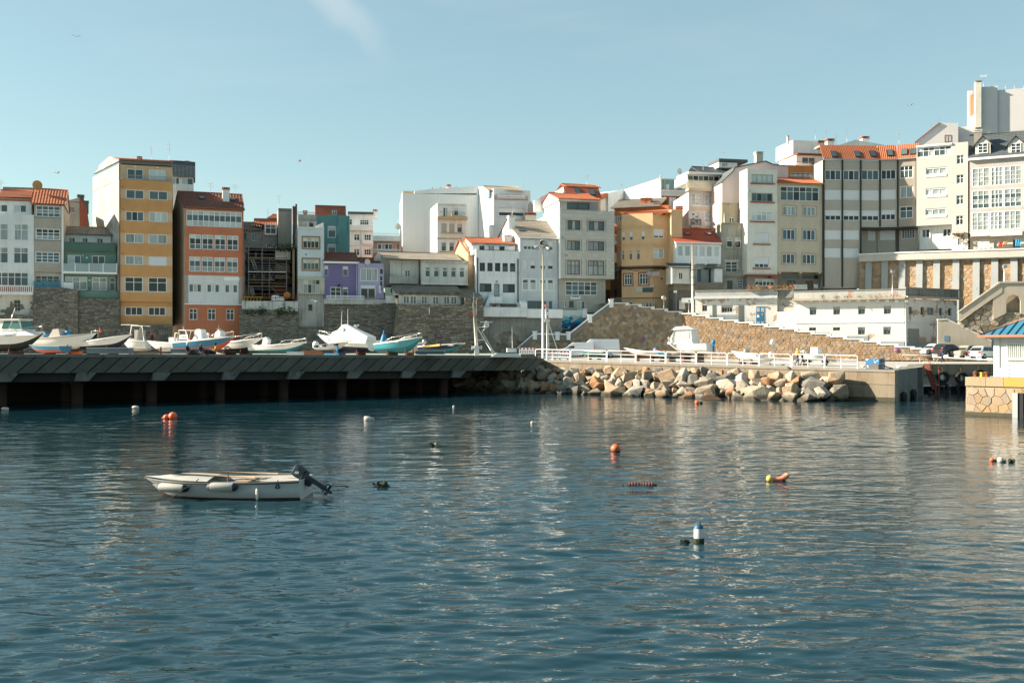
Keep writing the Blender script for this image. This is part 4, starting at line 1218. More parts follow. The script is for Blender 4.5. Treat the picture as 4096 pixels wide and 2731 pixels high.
# --- narrow white house with brown window surrounds
NW = pl('plaster_pale_blue_white', (.58, .64, .66), streak=.12); NWD = pl('plaster_dirty', (.50, .50, .46), dirt=.6, streak=.7, dcol=(.16, .15, .13))
FLD = pl('flank_dirty', (.40, .36, .30), dirt=.8, streak=.7, dcol=(.12, .11, .09))
h = House('narrow_white_house', 'narrow pale house with brown framed windows and dirty left flank', R6, 912, 133.4, 1243, 134.2, 1655, BL=(1169, 142), th=9)
h.surm = pl('brown_surround', (.26, .155, .085))
h.block(405, 1655, NW, '530 668 y4x2dlm: 975~1182; 802 940 y4x2tlm: 975~1182; 1368 1453 g1d: 1042~1098', zones=((900, 1245, 1260, 1660, NWD),), sidem=FLD)
h.block(325, 405, NWD, '348 402 g1d: 1055~1110', x=(918, 1150), off=.7, depth=5, name='attic_wall', sidem=FLD)
h.box('parapet', 915, 250, 1146, 328, .0, .6, GRAYW, off=1.2); h.rail(905, 1140, 215, 250, 0, FRAMEG, 24, off=1.2, wide=.012)
h.block(1050, 1240, NWD, '1058 1236 y4x2cldcc: 982~1195', x=(918, 1250), off=-.55, depth=.6, name='bay')
b = MB(); a, z = h.uz(912, 1052, -.6); c = h.uz(1256, 1052, -.6)[0]; b.prism([(a, -.65, z), (a, -.65, z + .06), (a, .0, z + .38), (a, .0, z + .3)], (c - a, 0, 0)); h.mb(b, 'bay_roof', FRAMEY)
h.box('cornice', 908, 405, 1246, 416, .15, .02, WB); h.pipe(1232, 1300, 1650, FRAMEW, r=.07)
h.poly('roof_wall', ((1130, 405), (1130, 392), (1235, 342), (1238, 405)), .1, .3, WB)
for x, yt in ((858, 140), (893, 115), (880, 145)):
    u, zt_ = h.uz(x, yt, 4); b = MB(); b.tube([(u, 4, zt_ - 6), (u, 4, zt_)], .13, 7); h.mb(b, 'flue', TILED if x < 870 else SLATE)
h.chimney(1005, 208, 255, .5, 3, TILE, TILE); h.box('vent', 1010, 738, 1024, 754, .02, .0, DARKM)

# --- teal house behind
TEAL = pl('plaster_teal', (.125, .28, .28), streak=.1); BRK = pl('brick_red_b', (.33, .095, .055))
h = House('teal_house', 'teal house with brick red mansard and white roller shutters', R8, -60, 141, 372, 142, 1100)
h.block(440, 1100, TEAL, '575 725 w1x2tls20: 97~200; 572 684 w4x2ts45: 213~324; 802 915 w1x2tls20: 95~198; 805 915 w4x2cs40: 210~320')
b = MB(); x0, x1 = 0, h.len - .5; ze = h.uz(-60, 448)[1]; zr = h.uz(-60, 310)[1]
b.prism([(x0, .1, ze), (x0, 6, ze), (x0, 6, zr), (x0, 1.0, zr)], (x1 - x0, 0, 0)); h.mb(b, 'mansard', BRK)
b = MB(); b.box((x0, .95, zr - .02), (x1, 6, zr + .1)); h.mb(b, 'roof_cap', TILED)
h.block(375, 442, TEAL, '378 438 w2x2t: 156~211', x=(150, 216), off=.12, depth=1.2, name='dormer')
h.box('pier', 222, 445, 340, 920, .14, .0, TEAL); h.pipe(345, 530, 920, TEAL, r=.1)

# --- purple house and lilac annex
PUR = pl('boarding_purple', (.20, .17, .33), streak=.12, dirt=.15); LIL = pl('plaster_lilac', (.40, .38, .56), streak=.1)
h = House('purple_house', 'purple boarded house with brown tiled roof above the stone wall', R8, 52, 133.8, 470, 134.8, 1500)
h.block(1048, 1500, PUR, '1076 1200 w1ts35: 48~102 285~353; 1342 1492 w2x2d: 130~265; 1342 1492 w1x2ds20: 285~350')
for k in range(12):
    y = 1060 + k * 36
    if k < 8: h.box('board_line', 105, y, 280, y + 3, .012, 0, pl('purple_dark', (.11, .085, .22)))
h.roof(1028, 920, 4, TILED, gm=PUR, rows=10, out=.35); h.box('gutter', 40, 1026, 492, 1048, .4, .0, FRAMEW); h.pipe(462, 1048, 1480, FRAMEW)
u, z = h.uz(235, 1325); b = MB(); b.lathe([(.02, .2), (.14, .12), (.12, -.12), (.03, -.2)], (u, -.2, z), 8); h.mb(b, 'wall_lamp', DARKM)
h = House('lilac_annex', 'lilac annex with wide white windows right of the purple house', R8, 478, 134.0, 800, 134.8, 1500, th=7)
h.block(1040, 1500, LIL, '1106 1272 w3lcc: 507~727; 1316 1490 w2dds28: 507~698; 1112 1182 w1d: 750~793; 1202 1388 w1x2dd: 752~788')
h.roof(1035, 985, 3, TILED, x=(480, 740), off=.8, tw=.3); h.dish(594, 1028, .42, -.2, None, .5)
h.rail(735, 762, 1330, 1420, .5, FRAMEW, 3)
h = House('balcony_parapet', 'white parapet with railing in front of the purple and lilac houses', R8, 52, 132.2, 830, 134.2, 1552, cat='wall', th=.5)
h.block(1492, 1552, NWD, depth=.5); h.rail(80, 555, 1450, 1492, 0, FRAMEW, 40, wide=.02); h.rail(560, 705, 1462, 1492, 0, WOOD, 8)
b = MB()
for k in range(8):
    u, z = h.uz(790, 1490 - k * 12, 1.0); b.box((u - .55, .6 + k * .1, z - .2), (u + .55, 1.6, z))
h.mb(b, 'steps', CONC)
h.block(1450, 1552, WB, x=(825, 945), off=.0, depth=.6, name='end_wall')
h.block(1345, 1452, pl('plaster_mint', (.44, .50, .40)), '1360 1415 g1u: 885~910', x=(820, 920), off=.3, depth=.5, name='garden_wall')

# --- white balcony block behind
h = House('white_balcony_block', 'white block with small balconies and cream stained side gable', R8, 355, 158, 668, 158.6, 1100, th=15)
CS = pl('plaster_cream_stained', (.64, .58, .49), streak=.5, dcol=(.34, .26, .18))
h.block(428, 1100, WB, '495 576 w4x2d: 498~611; 495 570 w1x2d: 372~400; 678 760 w2x2d: 426~496; 680 800 w3x2d: 552~641; 865 945 w2x2d: 425~496; 866 975 w3x2d: 552~641', zones=((350, 635, 680, 658, LG), (350, 818, 680, 838, LG), (500, 590, 524, 1000, LG)), sidem=CS)
h.box('balcony', 372, 580, 664, 637, .7, 0, WA); h.box('balcony', 524, 758, 650, 806, .7, 0, WA); h.box('balcony', 524, 942, 650, 990, .7, 0, WA)
h.rail(372, 664, 565, 580, .7, FRAMEW, 30, wide=.015)
b = MB(); zt = h.last[3]; b.prism([(h.len - .35, 0, zt - .2), (h.len - .35, 15, zt - 2), (h.len - .35, 15, zt - .9), (h.len - .35, 7, zt + 1.0), (h.len - .35, .5, zt + .15)], (.37, 0, 0)); h.mb(b, 'gable', CS)
h.box('roof', 350, 402, 672, 430, .3, 8, SLATE); h.chimney(692, 380, 410, .6, 2)
h = House('pink_terrace_house', 'low pink house with long white terrace parapet', R8, 668, 150, 1010, 150.5, 1150)
h.block(765, 1150, pl('plaster_pink', (.50, .26, .19)), '798 880 w4tcd: 720~910; 800 900 w1t: 965~990')
h.box('parapet', 662, 705, 1000, 768, .3, .2, WB); h.rail(662, 1000, 670, 705, .2, FRAMEW, 26, wide=.015); h.rail(668, 1000, 872, 915, .6, FRAMEW, 34, wide=.02)
h.antenna(978, 560, 380, .2, 1); h.dish(978, 585, .5, .2, None, .6)

# --- big white panelled slab
PNL = mat('white_cladding', (.72, .74, .73), .7, .15, .3, .05, dcol=(.42, .42, .40))
h = House('white_slab_building', 'huge windowless white panelled slab rising behind the low houses', R10, -219, 155, 722, 157, 1100, BL=(1600, 166), th=14)
h.block(165, 1100, PNL)
h.panels(-216, 172, 718, 1060, 11, 6, PNL)
h.poly('top_wall', ((-70, 168), (-65, 138), (150, 112), (722, 82), (722, 168)), 0, 12, PNL)
h.poly('pent_wall', ((-215, 164), (-215, 140), (-80, 138), (-80, 164)), 1.5, 5, pl('timber_yellow', (.5, .36, .2)))
h.antenna(227, 300, 160, -3, 1)
for x, y in ((157, 100), (258, 95), (450, 88)): h.box('roof_vent', x - 5, y - 6, x + 5, y + 6, .1, .1, CONC)
h.chimney(358, 70, 98, .6, 1)
h = House('white_gable_wing', 'tall white panelled gable catching the sun beside a glazed attic', R10, 725, 157.4, 925, 150.5, 1100, th=6)
h.block(195, 1100, PNL, skew=False); h.poly('gable', ((725, 200), (728, 84), (850, 100), (925, 198)), 0, 6, PNL)
h.panels(728, 330, 922, 1060, 3, 5, PNL)
h = House('grey_attic_block', 'pale grey block with teal glazed attic and terrace railing', R10, 925, 150.2, 1355, 151.2, 1100, th=10)
h.block(245, 1100, LG, '352 455 w2x2ds60: 985~1308'); h.box('parapet', 922, 195, 1357, 247, .15, .3, pl('parapet_mauve', (.48, .42, .40))); h.rail(978, 1310, 196, 232, .25, FRAMEW, 22, wide=.04)
h.surm = CREAM
h.block(130, 215, pl('attic_teal', (.16, .26, .28)), '165 198 w2t: 910~965; 180 205 w1l: 1055~1180', x=(870, 1275), off=1.2, depth=6, name='attic_wall')
h.roof(135, 92, 4, pl('beige_tile', (.42, .34, .24)), x=(860, 1280), off=1.0, out=.4); h.box('window_frame', 975, 344, 1322, 352, .05, 0, CREAM); h.box('window_frame', 975, 456, 1322, 466, .05, 0, CREAM)
h.antenna(1295, 150, 40, 2, 1)
h = House('lilac_roof_house', 'small mauve house corner between the two white gables', R10, 1355, 152, 1440, 152, 1000, th=6)
h.block(300, 1000, pl('plaster_mauve', (.50, .44, .43))); h.box('roof_box', 1358, 275, 1400, 302, 0, 3, SLATE, off=1); h.chimney(1385, 430, 500, 1.6, -1.5, CREAM, TILE)

# --- white house with yellow trims
YT = pl('trim_yellow', (.56, .40, .21))
h = House('yellow_trim_house', 'white house with yellow cornices and balcony below the white slab', R10, 215, 145, 585, 145.8, 1100, BL=(1720, 152), th=7)
h.block(290, 1100, WB, '345 458 w2tl: 290~350; 352 445 w1x2ds40: 428~482; 546 658 w1S100: 268~333 365~432; 550 660 w1x2tS45: 465~530; 778 892 w1x2tS20: 268~330 365~430 465~530'.replace('w1S100', 'w1lS100'))
h.box('balcony', 212, 470, 588, 500, .8, 0, YT); h.rail(240, 560, 410, 468, .72, FRAMEG, 3, r=.02)
for x in (230, 400, 572): h.box('balcony_post', x - 14, 405, x + 14, 470, .78, -.5, YT if x == 400 else WB)
h.box('sill', 262, 658, 540, 674, .15, .0, YT); h.box('sill', 248, 895, 440, 910, .15, 0, YT); h.box('cornice', 212, 728, 520, 744, .12, 0, YT); h.box('cornice', 215, 312, 560, 322, .1, 0, CREAM)

# --- long low house with corrugated roof
h = House('long_low_house', 'long low white house with grey corrugated roof and worn balcony', R8, 880, 134.6, 1854, 137.4, 1320, BL=(1500, 144), th=8)
h.block(1000, 1320, WC, '1132 1212 w2x3d: 1066~1134', x=(880, 1240), off=1.0, depth=6.5, name='left_wall')
h.block(1000, 1312, WC, '1088 1214 w1x2tct: 1320~1384 1428~1492 1537~1599 1643~1706 1750~1811', x=(1270, 1854), off=0, depth=7, name='right_wall')
h.box('balcony', 874, 1214, 1222, 1300, .1, .9, pl('balcony_concrete', (.40, .39, .35), streak=.8, dcol=(.14, .13, .11)), off=0.2)
h.poly('left_gable', ((680, 985), (730, 910), (870, 985), (880, 1330), (700, 1330)), 2.2, .4, WC)
h.roof(998, 918, 4.2, TILEG, x=(800, 1762), off=.2, tw=.26, amp=.05, out=.5, rows=5, step=.015)
h.box('fascia', 1280, 1010, 1860, 1046, .22, 0, NWD); h.box('skirt', 1275, 1300, 1860, 1312, .1, 0, WB); h.pipe(1020, 1005, 1215, FRAMEG)
for x in (1300, 1480, 1680): h.box('bracket', x - 8, 1312, x + 8, 1345, -.1, .6, CONC)
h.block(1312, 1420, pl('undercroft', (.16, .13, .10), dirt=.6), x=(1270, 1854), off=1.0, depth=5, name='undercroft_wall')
h.antenna(1840, 1250, 1130, -.1, 0)

# --- shed row on the bastion
h = House('shed_row', 'low white shed row with small-paned windows under a mossy roof', R8, 990, 131.6, 1766, 133.8, 1568, BL=(1590, 138), th=6)
h.block(1425, 1568, WC, '1455 1550 w2x4d: 1045~1122 1134~1210 1272~1345 1416~1490 1554~1628 1643~1719')
h.roof(1425, 1316, 4.0, TILEG, x=(955, 1770), tw=.26, amp=.06, rows=6, out=.4, gm=WC)
for k in range(16):
    b = MB(); u, z = h.uz(random.uniform(965, 1750), 1418, -.4)
    for i in range(26):
        p = Vector((u + random.gauss(0, .3), -.42 + random.gauss(0, .06), z + random.gauss(0, .07))); a = Vector((random.gauss(0, 1), random.gauss(0, 1), random.gauss(0, 1))) * .06; c = Vector((random.gauss(0, 1), 0, random.gauss(0, 1))) * .06
        b.face([p, p + a, p + a + c, p + c])
    h.mb(b, 'moss_clump', mat('moss', (.10, .085, .035), .9, .3, 0, 0))
h = House('stone_shed', 'stone shed with grey corrugated roof at the end of the shed row', R10, 515, 133.6, 762, 134.3, 1700, th=5)
h.block(1480, 1700, pl('shed_stone', (.17, .155, .13), dirt=.6, bump=.6)); h.roof(1478, 1378, 3.5, TILEG, x=(505, 768), tw=.26, amp=.05, rows=5, out=.2)

# --- tan stone gable, navy-windowed house
h = House('tan_stone_gable', 'sunlit tan stone gable with tiled verge between white houses', R10, 440, 142, 605, 138.5, 1400, th=5)
h.poly('wall', ((440, 1400), (440, 905), (500, 755), (560, 800), (605, 905), (605, 1400)), 0, 6, pl('tan_stone', (.50, .36, .22), dirt=.5, bump=.5))
b = MB()
for (xa, ya), (xb, yb) in (((432, 905), (500, 745)), ((500, 745), (605, 905))):
    p, q_ = h.uz(xa, ya), h.uz(xb, yb)
    for k in range(7):
        t0, t1 = k / 7, (k + 1) / 7
        b.tube([(lerp(p[0], q_[0], t0), -.1, lerp(p[1], q_[1], t0)), (lerp(p[0], q_[0], t1), -.1, lerp(p[1], q_[1], t1) + .02)], [.13, .10], 6)
h.mb(b, 'verge_tiles', TILE)
NAVY = mat('navy_paint', (.012, .03, .07), .5, .1, 0, 0)
h = House('navy_window_house', 'white house with navy window frames, outside stair and orange tiled roof', R10, 702, 136, 1250, 137.4, 1600, BL=(1886, 143.5), th=9)
h.block(880, 1600, WD, '1037 1143 k1d: 749~815 845~911; 1040 1146 k1x2dd: 941~1008; 1043 1150 k1x2td: 1035~1101 1129~1195; 1298 1404 k2td: 747~897; 1302 1462 k1c: 932~997; 1305 1412 k2td: 1040~1190; 1555 1600 w2d: 905~955')
h.block(800, 930, WD, '810 898 k1x2dt: 745~810; 815 924 k1c: 862~928; 818 900 k1x2dt: 996~1061', x=(655, 1195), off=1.3, depth=6, name='attic_wall')
h.roof(797, 735, 4, TILE, x=(640, 1192), off=1.3, gm=WD, out=.3); h.rail(748, 1200, 876, 926, -.05, mat('dark_rail', (.06, .05, .05), .5), 36, wide=.01)
h.box('parapet_end', 702, 868, 745, 885, .0, 1.2, WD); h.chimney(1088, 700, 765, .95, 3, WD, WD); h.chimney(1140, 705, 765, .4, 3, WD, WD)
h.pipe(722, 975, 1450, NAVY, r=.08); h.pipe(1228, 990, 1530, NAVY, r=.08)
b = MB(); a, z = h.uz(1000, 1465, -.9); a0, zb = h.uz(800, 1598, -.9)
st = 9
for k in range(st): b.box((lerp(a0, a - 1.5, k / st), -1.1, zb - .2), (lerp(a0, a - 1.5, (k + 1) / st), -.02, lerp(zb, z, (k + 1) / st)))
b.box((a - 1.5, -1.1, z - .9), (a + .3, -.02, z)); h.mb(b, 'stair', WD)
b = MB()
for dz in (.45, .85): b.tube([(a0, -1.08, zb + dz), (a - 1.5, -1.08, z + dz), (a + .1, -1.08, z + dz)], .035, 6)
h.mb(b, 'stair_rail', mat('blue_rail', (.02, .12, .22), .5))
u, z = h.uz(962, 1275); b = MB(); b.lathe([(.001, -.1), (.16, -.08), (.16, 0)], (u, 0, z), 10, axis='y'); h.mb(b, 'wall_lamp', FRAMEG)
h.box('meter_box', 980, 1540, 1000, 1590, .1, 0, GALV); h.box('garage_lintel', 1005, 1552, 1215, 1600, .02, .0, pl('garage_brown', (.18, .14, .12)))

# --- light grey house with tiled roof
h = House('light_grey_house', 'light grey house with roller shutters, white left gable and lichen-grey tiles', R12, -2, 137.6, 472, 138.8, 1700, BL=(1980, 148), th=11)
h.block(785, 1700, LG, '816 938 w3tss: 40~198; 826 945 w2ts: 325~418; 1066 1178 w1s: 34~100; 1066 1178 w1d: 129~196 256~320 349~417; 1308 1438 w1x2lt: 34~102 128~198 254~322 349~417; 1578 1676 n2t: 92~328; 1580 1680 n1x1t: 362~403'.replace('w3tss', 'w3ts70').replace('w2ts:', 'w2ts70:').replace('w1s:', 'w1ls100:').replace('1178 w1d:', '1178 w1ds65:').replace('w1x2lt', 'w1x2ltm'), sidem=WD)
h.roof(792, 582, 5.5, TILEG, gm=WD, rows=11, tw=.3, amp=.055); h.box('gutter', -5, 788, 474, 800, .4, 0, FRAMEW); h.pipe(463, 800, 1680, FRAMEW)
h.chimney(-110, 520, 600, .9, 3.2, WD, WD); h.antenna(-92, 510, 330, 3, 1); h.box('parapet', -20, 1575, 60, 1640, .4, 0, WD)
h.skylight(25, 705, .9, .6)

# --- stone-clad grey block
CLAD = mat('stone_cladding', (.55, .53, .46), .75, .2, .12, .08, island=.07); CLB = pl('clad_joint', (.34, .33, .29))
h = House('stone_clad_block', 'grey-beige stone-clad block with brown windows and tiled attic', R12, 500, 138, 1185, 140, 1700, BL=(2136, 151), th=12)
h.surm = pl('clad_surround', (.50, .49, .45))
HL = ((595, 568, 757, 690), (860, 572, 1058, 700), (592, 822, 752, 943), (855, 830, 1055, 953), (588, 1066, 750, 1250), (852, 1072, 1053, 1256))
h.block(432, 1297, CLB, '568 690 b3tctm: 595~757 860~1058; 824 943 b3cctm: 592~752 856~1055; 1068 1250 b3x2ccm: 588~750 852~1053', sidem=mat('flank_white_metal', (.76, .77, .76), .6, .1, .2, 0))
h.panels(502, 436, 1183, 1292, 10, 19, CLAD, holes=[(a - 26, b_ - 14, c + 26, d + 14) for a, b_, c, d in HL], stag=True)
h.block(1297, 1720, pl('clad_lower', (.46, .44, .38)), '1338 1508 w5x3utdt: 570~972; 1575 1660 w2c: 530~592; 1577 1665 g5d: 615~675; 1580 1700 w2x1lt: 718~822', x=(482, 1072), off=.8, depth=9, name='base_wall')
h.block(300, 432, pl('attic_grey', (.38, .36, .33)), '346 434 b2t: 588~872', x=(492, 982), off=1.2, depth=8, name='attic_wall', sidem=WD)
h.roof(303, 243, 4.5, TILE, x=(480, 975), off=1.0, gm=WD)
h.poly('flank_gable', ((178, 460), (178, 318), (340, 238), (480, 290), (492, 460)), 9.0, .3, mat('flank_white_metal', (.76, .77, .76)))
h.box('corner_trim', 490, 425, 508, 1300, .03, .05, FRAMEW); h.pipe(485, 1300, 1560, GALV)
sg = h.box('sign_board', 632, 1518, 758, 1558, .06, 0, mat('sign_pale', (.55, .66, .72), .5, .05, 0, 0)); h.box('sign_strip', 655, 1521, 735, 1530, .075, -.06, NAVY)
h.box('wall_lamp', 516, 780, 546, 796, .2, 0, FRAMEG); h.box('wall_lamp', 572, 1000, 596, 1018, .2, 0, FRAMEG)

# --- behind: red metal mansard, white gables, teal-and-red block
h = House('red_mansard_house', 'house with red metal mansard and two roof windows behind the stone-clad block', R12, 575, 158, 1010, 159.5, 800, BL=(2214, 166), th=7)
h.block(285, 800, pl('plaster_peach', (.55, .40, .30)), sidem=WB); h.block(150, 290, WB, off=1.6, depth=5.4, name='attic_wall')
RM = mat('red_metal', (.32, .085, .045), .55, .25, .2, .05)
h.roof(280, 150, 1.6, RM, x=(590, 1010), tw=.26, amp=.05, rows=2, back=False, step=0, ridge=False); h.skylight(722, 205, .9, 1.5); h.skylight(905, 222, .9, 1.5)
h.roof(150, 128, 2.6, TILE, x=(585, 1000), off=1.6, out=.15); h.antenna(840, 130, -5, 3, 2)
h = House('white_party_wall', 'great white sunlit party wall rising to the right behind the ochre corner house', R14, 305, 172, 752, 158, 900, th=6)
h.poly('wall', ((305, 900), (305, 312), (752, 165), (752, 900)), 0, 5, WB)
h = House('pale_grey_gable', 'plain pale grey gable with chipped coping left of the great white wall', R14, 104, 168, 306, 172, 900, th=6)
h.poly('wall', ((104, 900), (104, 350), (225, 322), (306, 312), (306, 900)), 0, 6, LG); h.antenna(272, 315, 240, 1, 1); h.antenna(408, 430, 320, -4, 1)
h.poly('coping', ((-5, 390), (-5, 378), (104, 345), (104, 410), (0, 440)), .2, 4, TILE); h.poly('cream_wall', ((-8, 900), (-8, 440), (104, 410), (104, 900)), .4, 4, CREAM)
h = House('teal_red_block', 'block with teal attic over dark red walls beside the great white wall', R14, 765, 158, 1090, 159, 900)
h.block(180, 900, pl('plaster_darkred', (.23, .075, .045)), '240 318 w1ls90: 830~873 925~975 1027~1072; 405 570 w2ls40: 868~955', zones=((760, 175, 1095, 320, pl('plaster_tealpale', (.20, .36, .36))), (760, 318, 1095, 398, LG)))
h.box('cornice', 764, 318, 1080, 330, .25, 0, WB); h.pipe(804, 170, 570, CREAM); h.pipe(758, 130, 570, FRAMEW, r=.15); h.antenna(995, 190, 20, 2, 2); h.dish(997, 80, .5, 1.8, None, .5); h.antenna(800, 180, 145, 1, 0)

# --- ochre corner house with curved front
YC = pl('plaster_apricot', (.70, .46, .255), streak=.1); YB = pl('base_redbrown', (.30, .125, .065)); TR = pl('trim_brown', (.24, .09, .055))
h = House('apricot_corner_house', 'curved apricot corner house with a bar on its ground floor', R14, 270, 141.5, 662, 140.0, 1900, th=8)
h.surm = TR
h.block(620, 1290, YC, '836 945 w1x2tds65: 277~312 372~410 520~560; 1070 1190 w1x2tc: 267~303 366~403 461~500')
h.block(1290, 1900, YC, '1368 1508 w3x2dm: 302~405; 1360 1502 w3x2dm: 492~606; 1720 1830 g1d: 250~285; 1722 1835 w1x2d: 365~408; 1720 1790 w2x2d: 567~655', off=.12, name='base_wall', zones=((200, 1800, 700, 1950, YB),))
for y, o_ in ((688, .14), (985, .14), (1270, .2)):
    pass
h2 = House('', '', R14, 662, 140.0, 822, 140.7, 1900, root=h, th=8)
h2.block(620, 1290, YC, '805 918 w2ts80: 673~803; 1048 1168 w2x2l: 668~803', name='wall')
h2.block(1290, 1900, YC, '1410 1440 w1d: 766~793; 1735 1930 w2c: 560~655', off=.12, name='base_wall', zones=((600, 1850, 900, 1950, YB),))
h3 = House('', '', R14, 210, 144.2, 270, 141.6, 1900, root=h, th=5)
h3.block(715, 1290, YC)
for hh, xa, xb, k0 in ((h, 270, 662, 0), (h2, 662, 822, 0), (h3, 205, 270, 0)):
    a, c = 0, hh.len
    for nm, yy, oo, hgt, mm in (('cornice', 760, .13, .16, YC), ('cornice', 990, .13, .16, YC), ('cornice', 1262, .1, .12, TR), ('cable_duct', 1278, .16, .25, DARKM), ('plinth_band', 1660, .06, .10, TR)):
        if hh is h3 and nm == 'plinth_band': continue
        z = h.uz(662, yy)[1] + h.z0 - hh.z0
        b = MB(); b.box((a, -oo, z - hgt), (c, .0, z)); hh.mb(b, nm, mm)
h4 = House('', '', R14, 822, 140.7, 893, 140.9, 1900, root=h, th=6)
h4.block(600, 1900, YC)
h5 = House('', '', R14, 893, 139.4, 1032, 139.6, 1500, root=h, th=6)
h5.block(560, 1500, pl('plaster_apricot_b', (.70, .46, .255)), x=(893, 1032)); h.chimney(993, 530, 575, .9, 3, TILE, TILE)
h.roof(612, 585, 2.5, TILE, x=(285, 890), off=.4, out=.2, back=False)
h.block(535, 725, pl('penthouse_orange', (.50, .17, .06)), '640 720 w3lct: 185~278', x=(180, 860), off=3.5, depth=8, name='penthouse_wall', zones=((180, 640, 280, 730, WB),))
h.roof(530, 440, 5, TILEG, x=(150, 740), off=3.5, tw=.3, amp=.05, out=.3); 
for x in (560, 603): h.chimney(x, 425, 500, 1.0, 6, TILE, TILE)
h.chimney(724, 492, 540, .9, 5, TILE, TILE)
for k, y in enumerate((1268, 1300)):
    pass
b = MB(); p0, p1 = h.uz(100, 1200, -.6), h.uz(870, 1270, -.2); n = 14
b.tube([(lerp(p0[0], p1[0], i / n), -.4, lerp(p0[1], p1[1], i / n) - 1.1 * math.sin(math.pi * i / n)) for i in range(n + 1)], .035, 5); h.mb(b, 'cable', DARKM)
# signs of the bar
sb = h.box('bar_sign', 536, 1538, 664, 1592, .03, .12, mat('bar_sign', (.05, .09, .085), .5, .3, 0, 0)); h.box('sign_board', 455, 1540, 532, 1592, .02, .12, CREAM)
u, z = h.uz(605, 1365, -.6); b = MB(); b.lathe([(.001, -.1), (.42, -.09), (.42, .09), (.001, .1)], (u + .1, -.45, z), 14, axis='y'); b.box((u + .3, -.53, z - .35), (u + 1.6, -.37, z + .25)); h.mb(b, 'lamp_sign', mat('lamp_sign', (.42, .33, .33), .4, .2, 0, 0))
h.box('switch_box', 656, 1503, 680, 1530, .1, .12, GALV); h2.box('vent', 784, 1298, 815, 1312, .03, 0, DARKM)

# --- orange house in the alley
h = House('alley_orange_house', 'orange house corner overhanging the narrow alley', R14, 20, 143.5, 165, 144.2, 1800, th=4)
h.block(1180, 1410, pl('plaster_tangerine', (.55, .245, .075)), '1212 1310 w1t: 100~128', off=0); h.block(1430, 1800, pl('plaster_tangerine'  , (.55, .245, .075)), x=(20, 130), off=.5, depth=4, name='base_wall', zones=((10, 1560, 200, 1800, pl('base_maroon', (.08, .03, .02))),))
h.box('ledge', 60, 1325, 168, 1338, .15, 0, FRAMEW)
h = House('alley_back_house', 'shaded house closing the far end of the alley', R14, 110, 152, 290, 152, 1900, th=4)
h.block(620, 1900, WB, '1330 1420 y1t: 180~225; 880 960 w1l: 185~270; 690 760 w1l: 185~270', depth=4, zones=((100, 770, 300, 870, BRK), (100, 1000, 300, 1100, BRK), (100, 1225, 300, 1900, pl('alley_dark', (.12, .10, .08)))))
# --- red-roofed gallery house and its shed
h = House('red_roof_gallery_house', 'small white house with bright red tiles and a row of shuttered gallery windows', R15, 828, 138.4, 1392, 139.6, 1240, th=8)
h.block(352, 606, WD, '384 512 w1l: 852~915 942~1005 1040~1098 1122~1190 1213~1280 1303~1370', depth=7, name='gallery')
h.block(606, 855, pl('plaster_greyish', (.50, .53, .53), streak=.4), '674 848 w1t: 1090~1155; 674 848 g1t: 1240~1290', x=(900, 1390), off=1.0, depth=6)
h.roof(350, 184, 4, TILER, rows=13, tw=.30, amp=.06, gm=WD); h.skylight(965, 243, .8, .7); h.skylight(1233, 243, .8, .7)
h.box('gutter', 822, 346, 1395, 360, .4, 0, FRAMEW)
for x in (1065, 1205, 1365): h.box('joist_end', x - 10, 606, x + 10, 622, .02, .9, FRAMEW)
h.box('side_shed', 1290, 672, 1388, 850, .6, .8, WD); h.box('shed_roof', 1200, 660, 1390, 676, .8, .8, SLATE)
h.box('yard_wall', 770, 852, 1390, 950, .9, 1.2, pl('yard_wall', (.23, .20, .15), dirt=.6, streak=.4))
h.box('yard_wall', 770, 950, 1090, 1230, .8, 1.2, pl('yard_wall_low', (.15, .14, .12), dirt=.7, streak=.6, wear=((.30, .27, .22), .4, .8)))
h.box('meter_cabinet', 832, 1070, 905, 1185, 1.1, -.8, GALV); h.box('meter_box', 770, 952, 808, 980, 1.0, -.8, FRAMEW); h.pipe(798, 980, 1190, FRAMEG, out=1.0)
h = House('white_lean_to', 'tiny white lean-to with dark corrugated roof and one narrow window', R15, 778, 136.6, 1030, 137.2, 860, th=2.2)
h.block(662, 860, WC, '722 806 w2d: 866~912'); h.roof(660, 618, 1.6, SLATE, x=(772, 1034), tw=.26, amp=.05, rows=3, back=False, out=.25)

# --- glazed gallery building with cream balustrade
GLB = pl('gallery_white', (.62, .61, .57), streak=.1); TRM = pl('gallery_cream', (.62, .52, .40), streak=.1)
h = House('cream_gallery_building', 'white glazed gallery building with cream balustrade and slate attic', R16, 170, 148, 605, 149.2, 1300, BL=(2697, 157), th=10)
h.block(590, 1300, GLB, '614 756 w3x5l: 205~355 372~520; 850 1000 w2x5tl: 207~300; 824 968 w3x5l: 366~517')
h.box('band', 168, 778, 590, 812, .12, 0, TRM); h.box('band', 180, 1018, 590, 1048, .12, 0, TRM); h.box('pier', 555, 585, 606, 1060, .16, 0, TRM); h.box('apron', 208, 758, 520, 782, .05, 0, WB); h.box('apron', 366, 970, 518, 1016, .05, 0, WB)
h.box('balcony', 138, 562, 605, 592, .9, .2, TRM); h.rail(142, 570, 458, 565, .85, FRAMEY, 26, wide=.07)
h.block(372, 470, WB, '376 462 w6td: 160~560', x=(152, 565), off=.6, depth=5, name='conservatory'); h.box('conservatory_roof', 145, 352, 570, 376, .8, 4, FRAMEW, off=.6)
h.rail(190, 312, 936, 1020, .5, DARKM, 12, name='balcony_rail', wide=.015); h.box('balcony', 185, 1018, 318, 1036, .6, 0, TRM)
h.roof(360, 292, 3.5, SLATE, x=(330, 800), off=2.0, tw=.5, amp=.01, rows=10, out=.2, back=True)
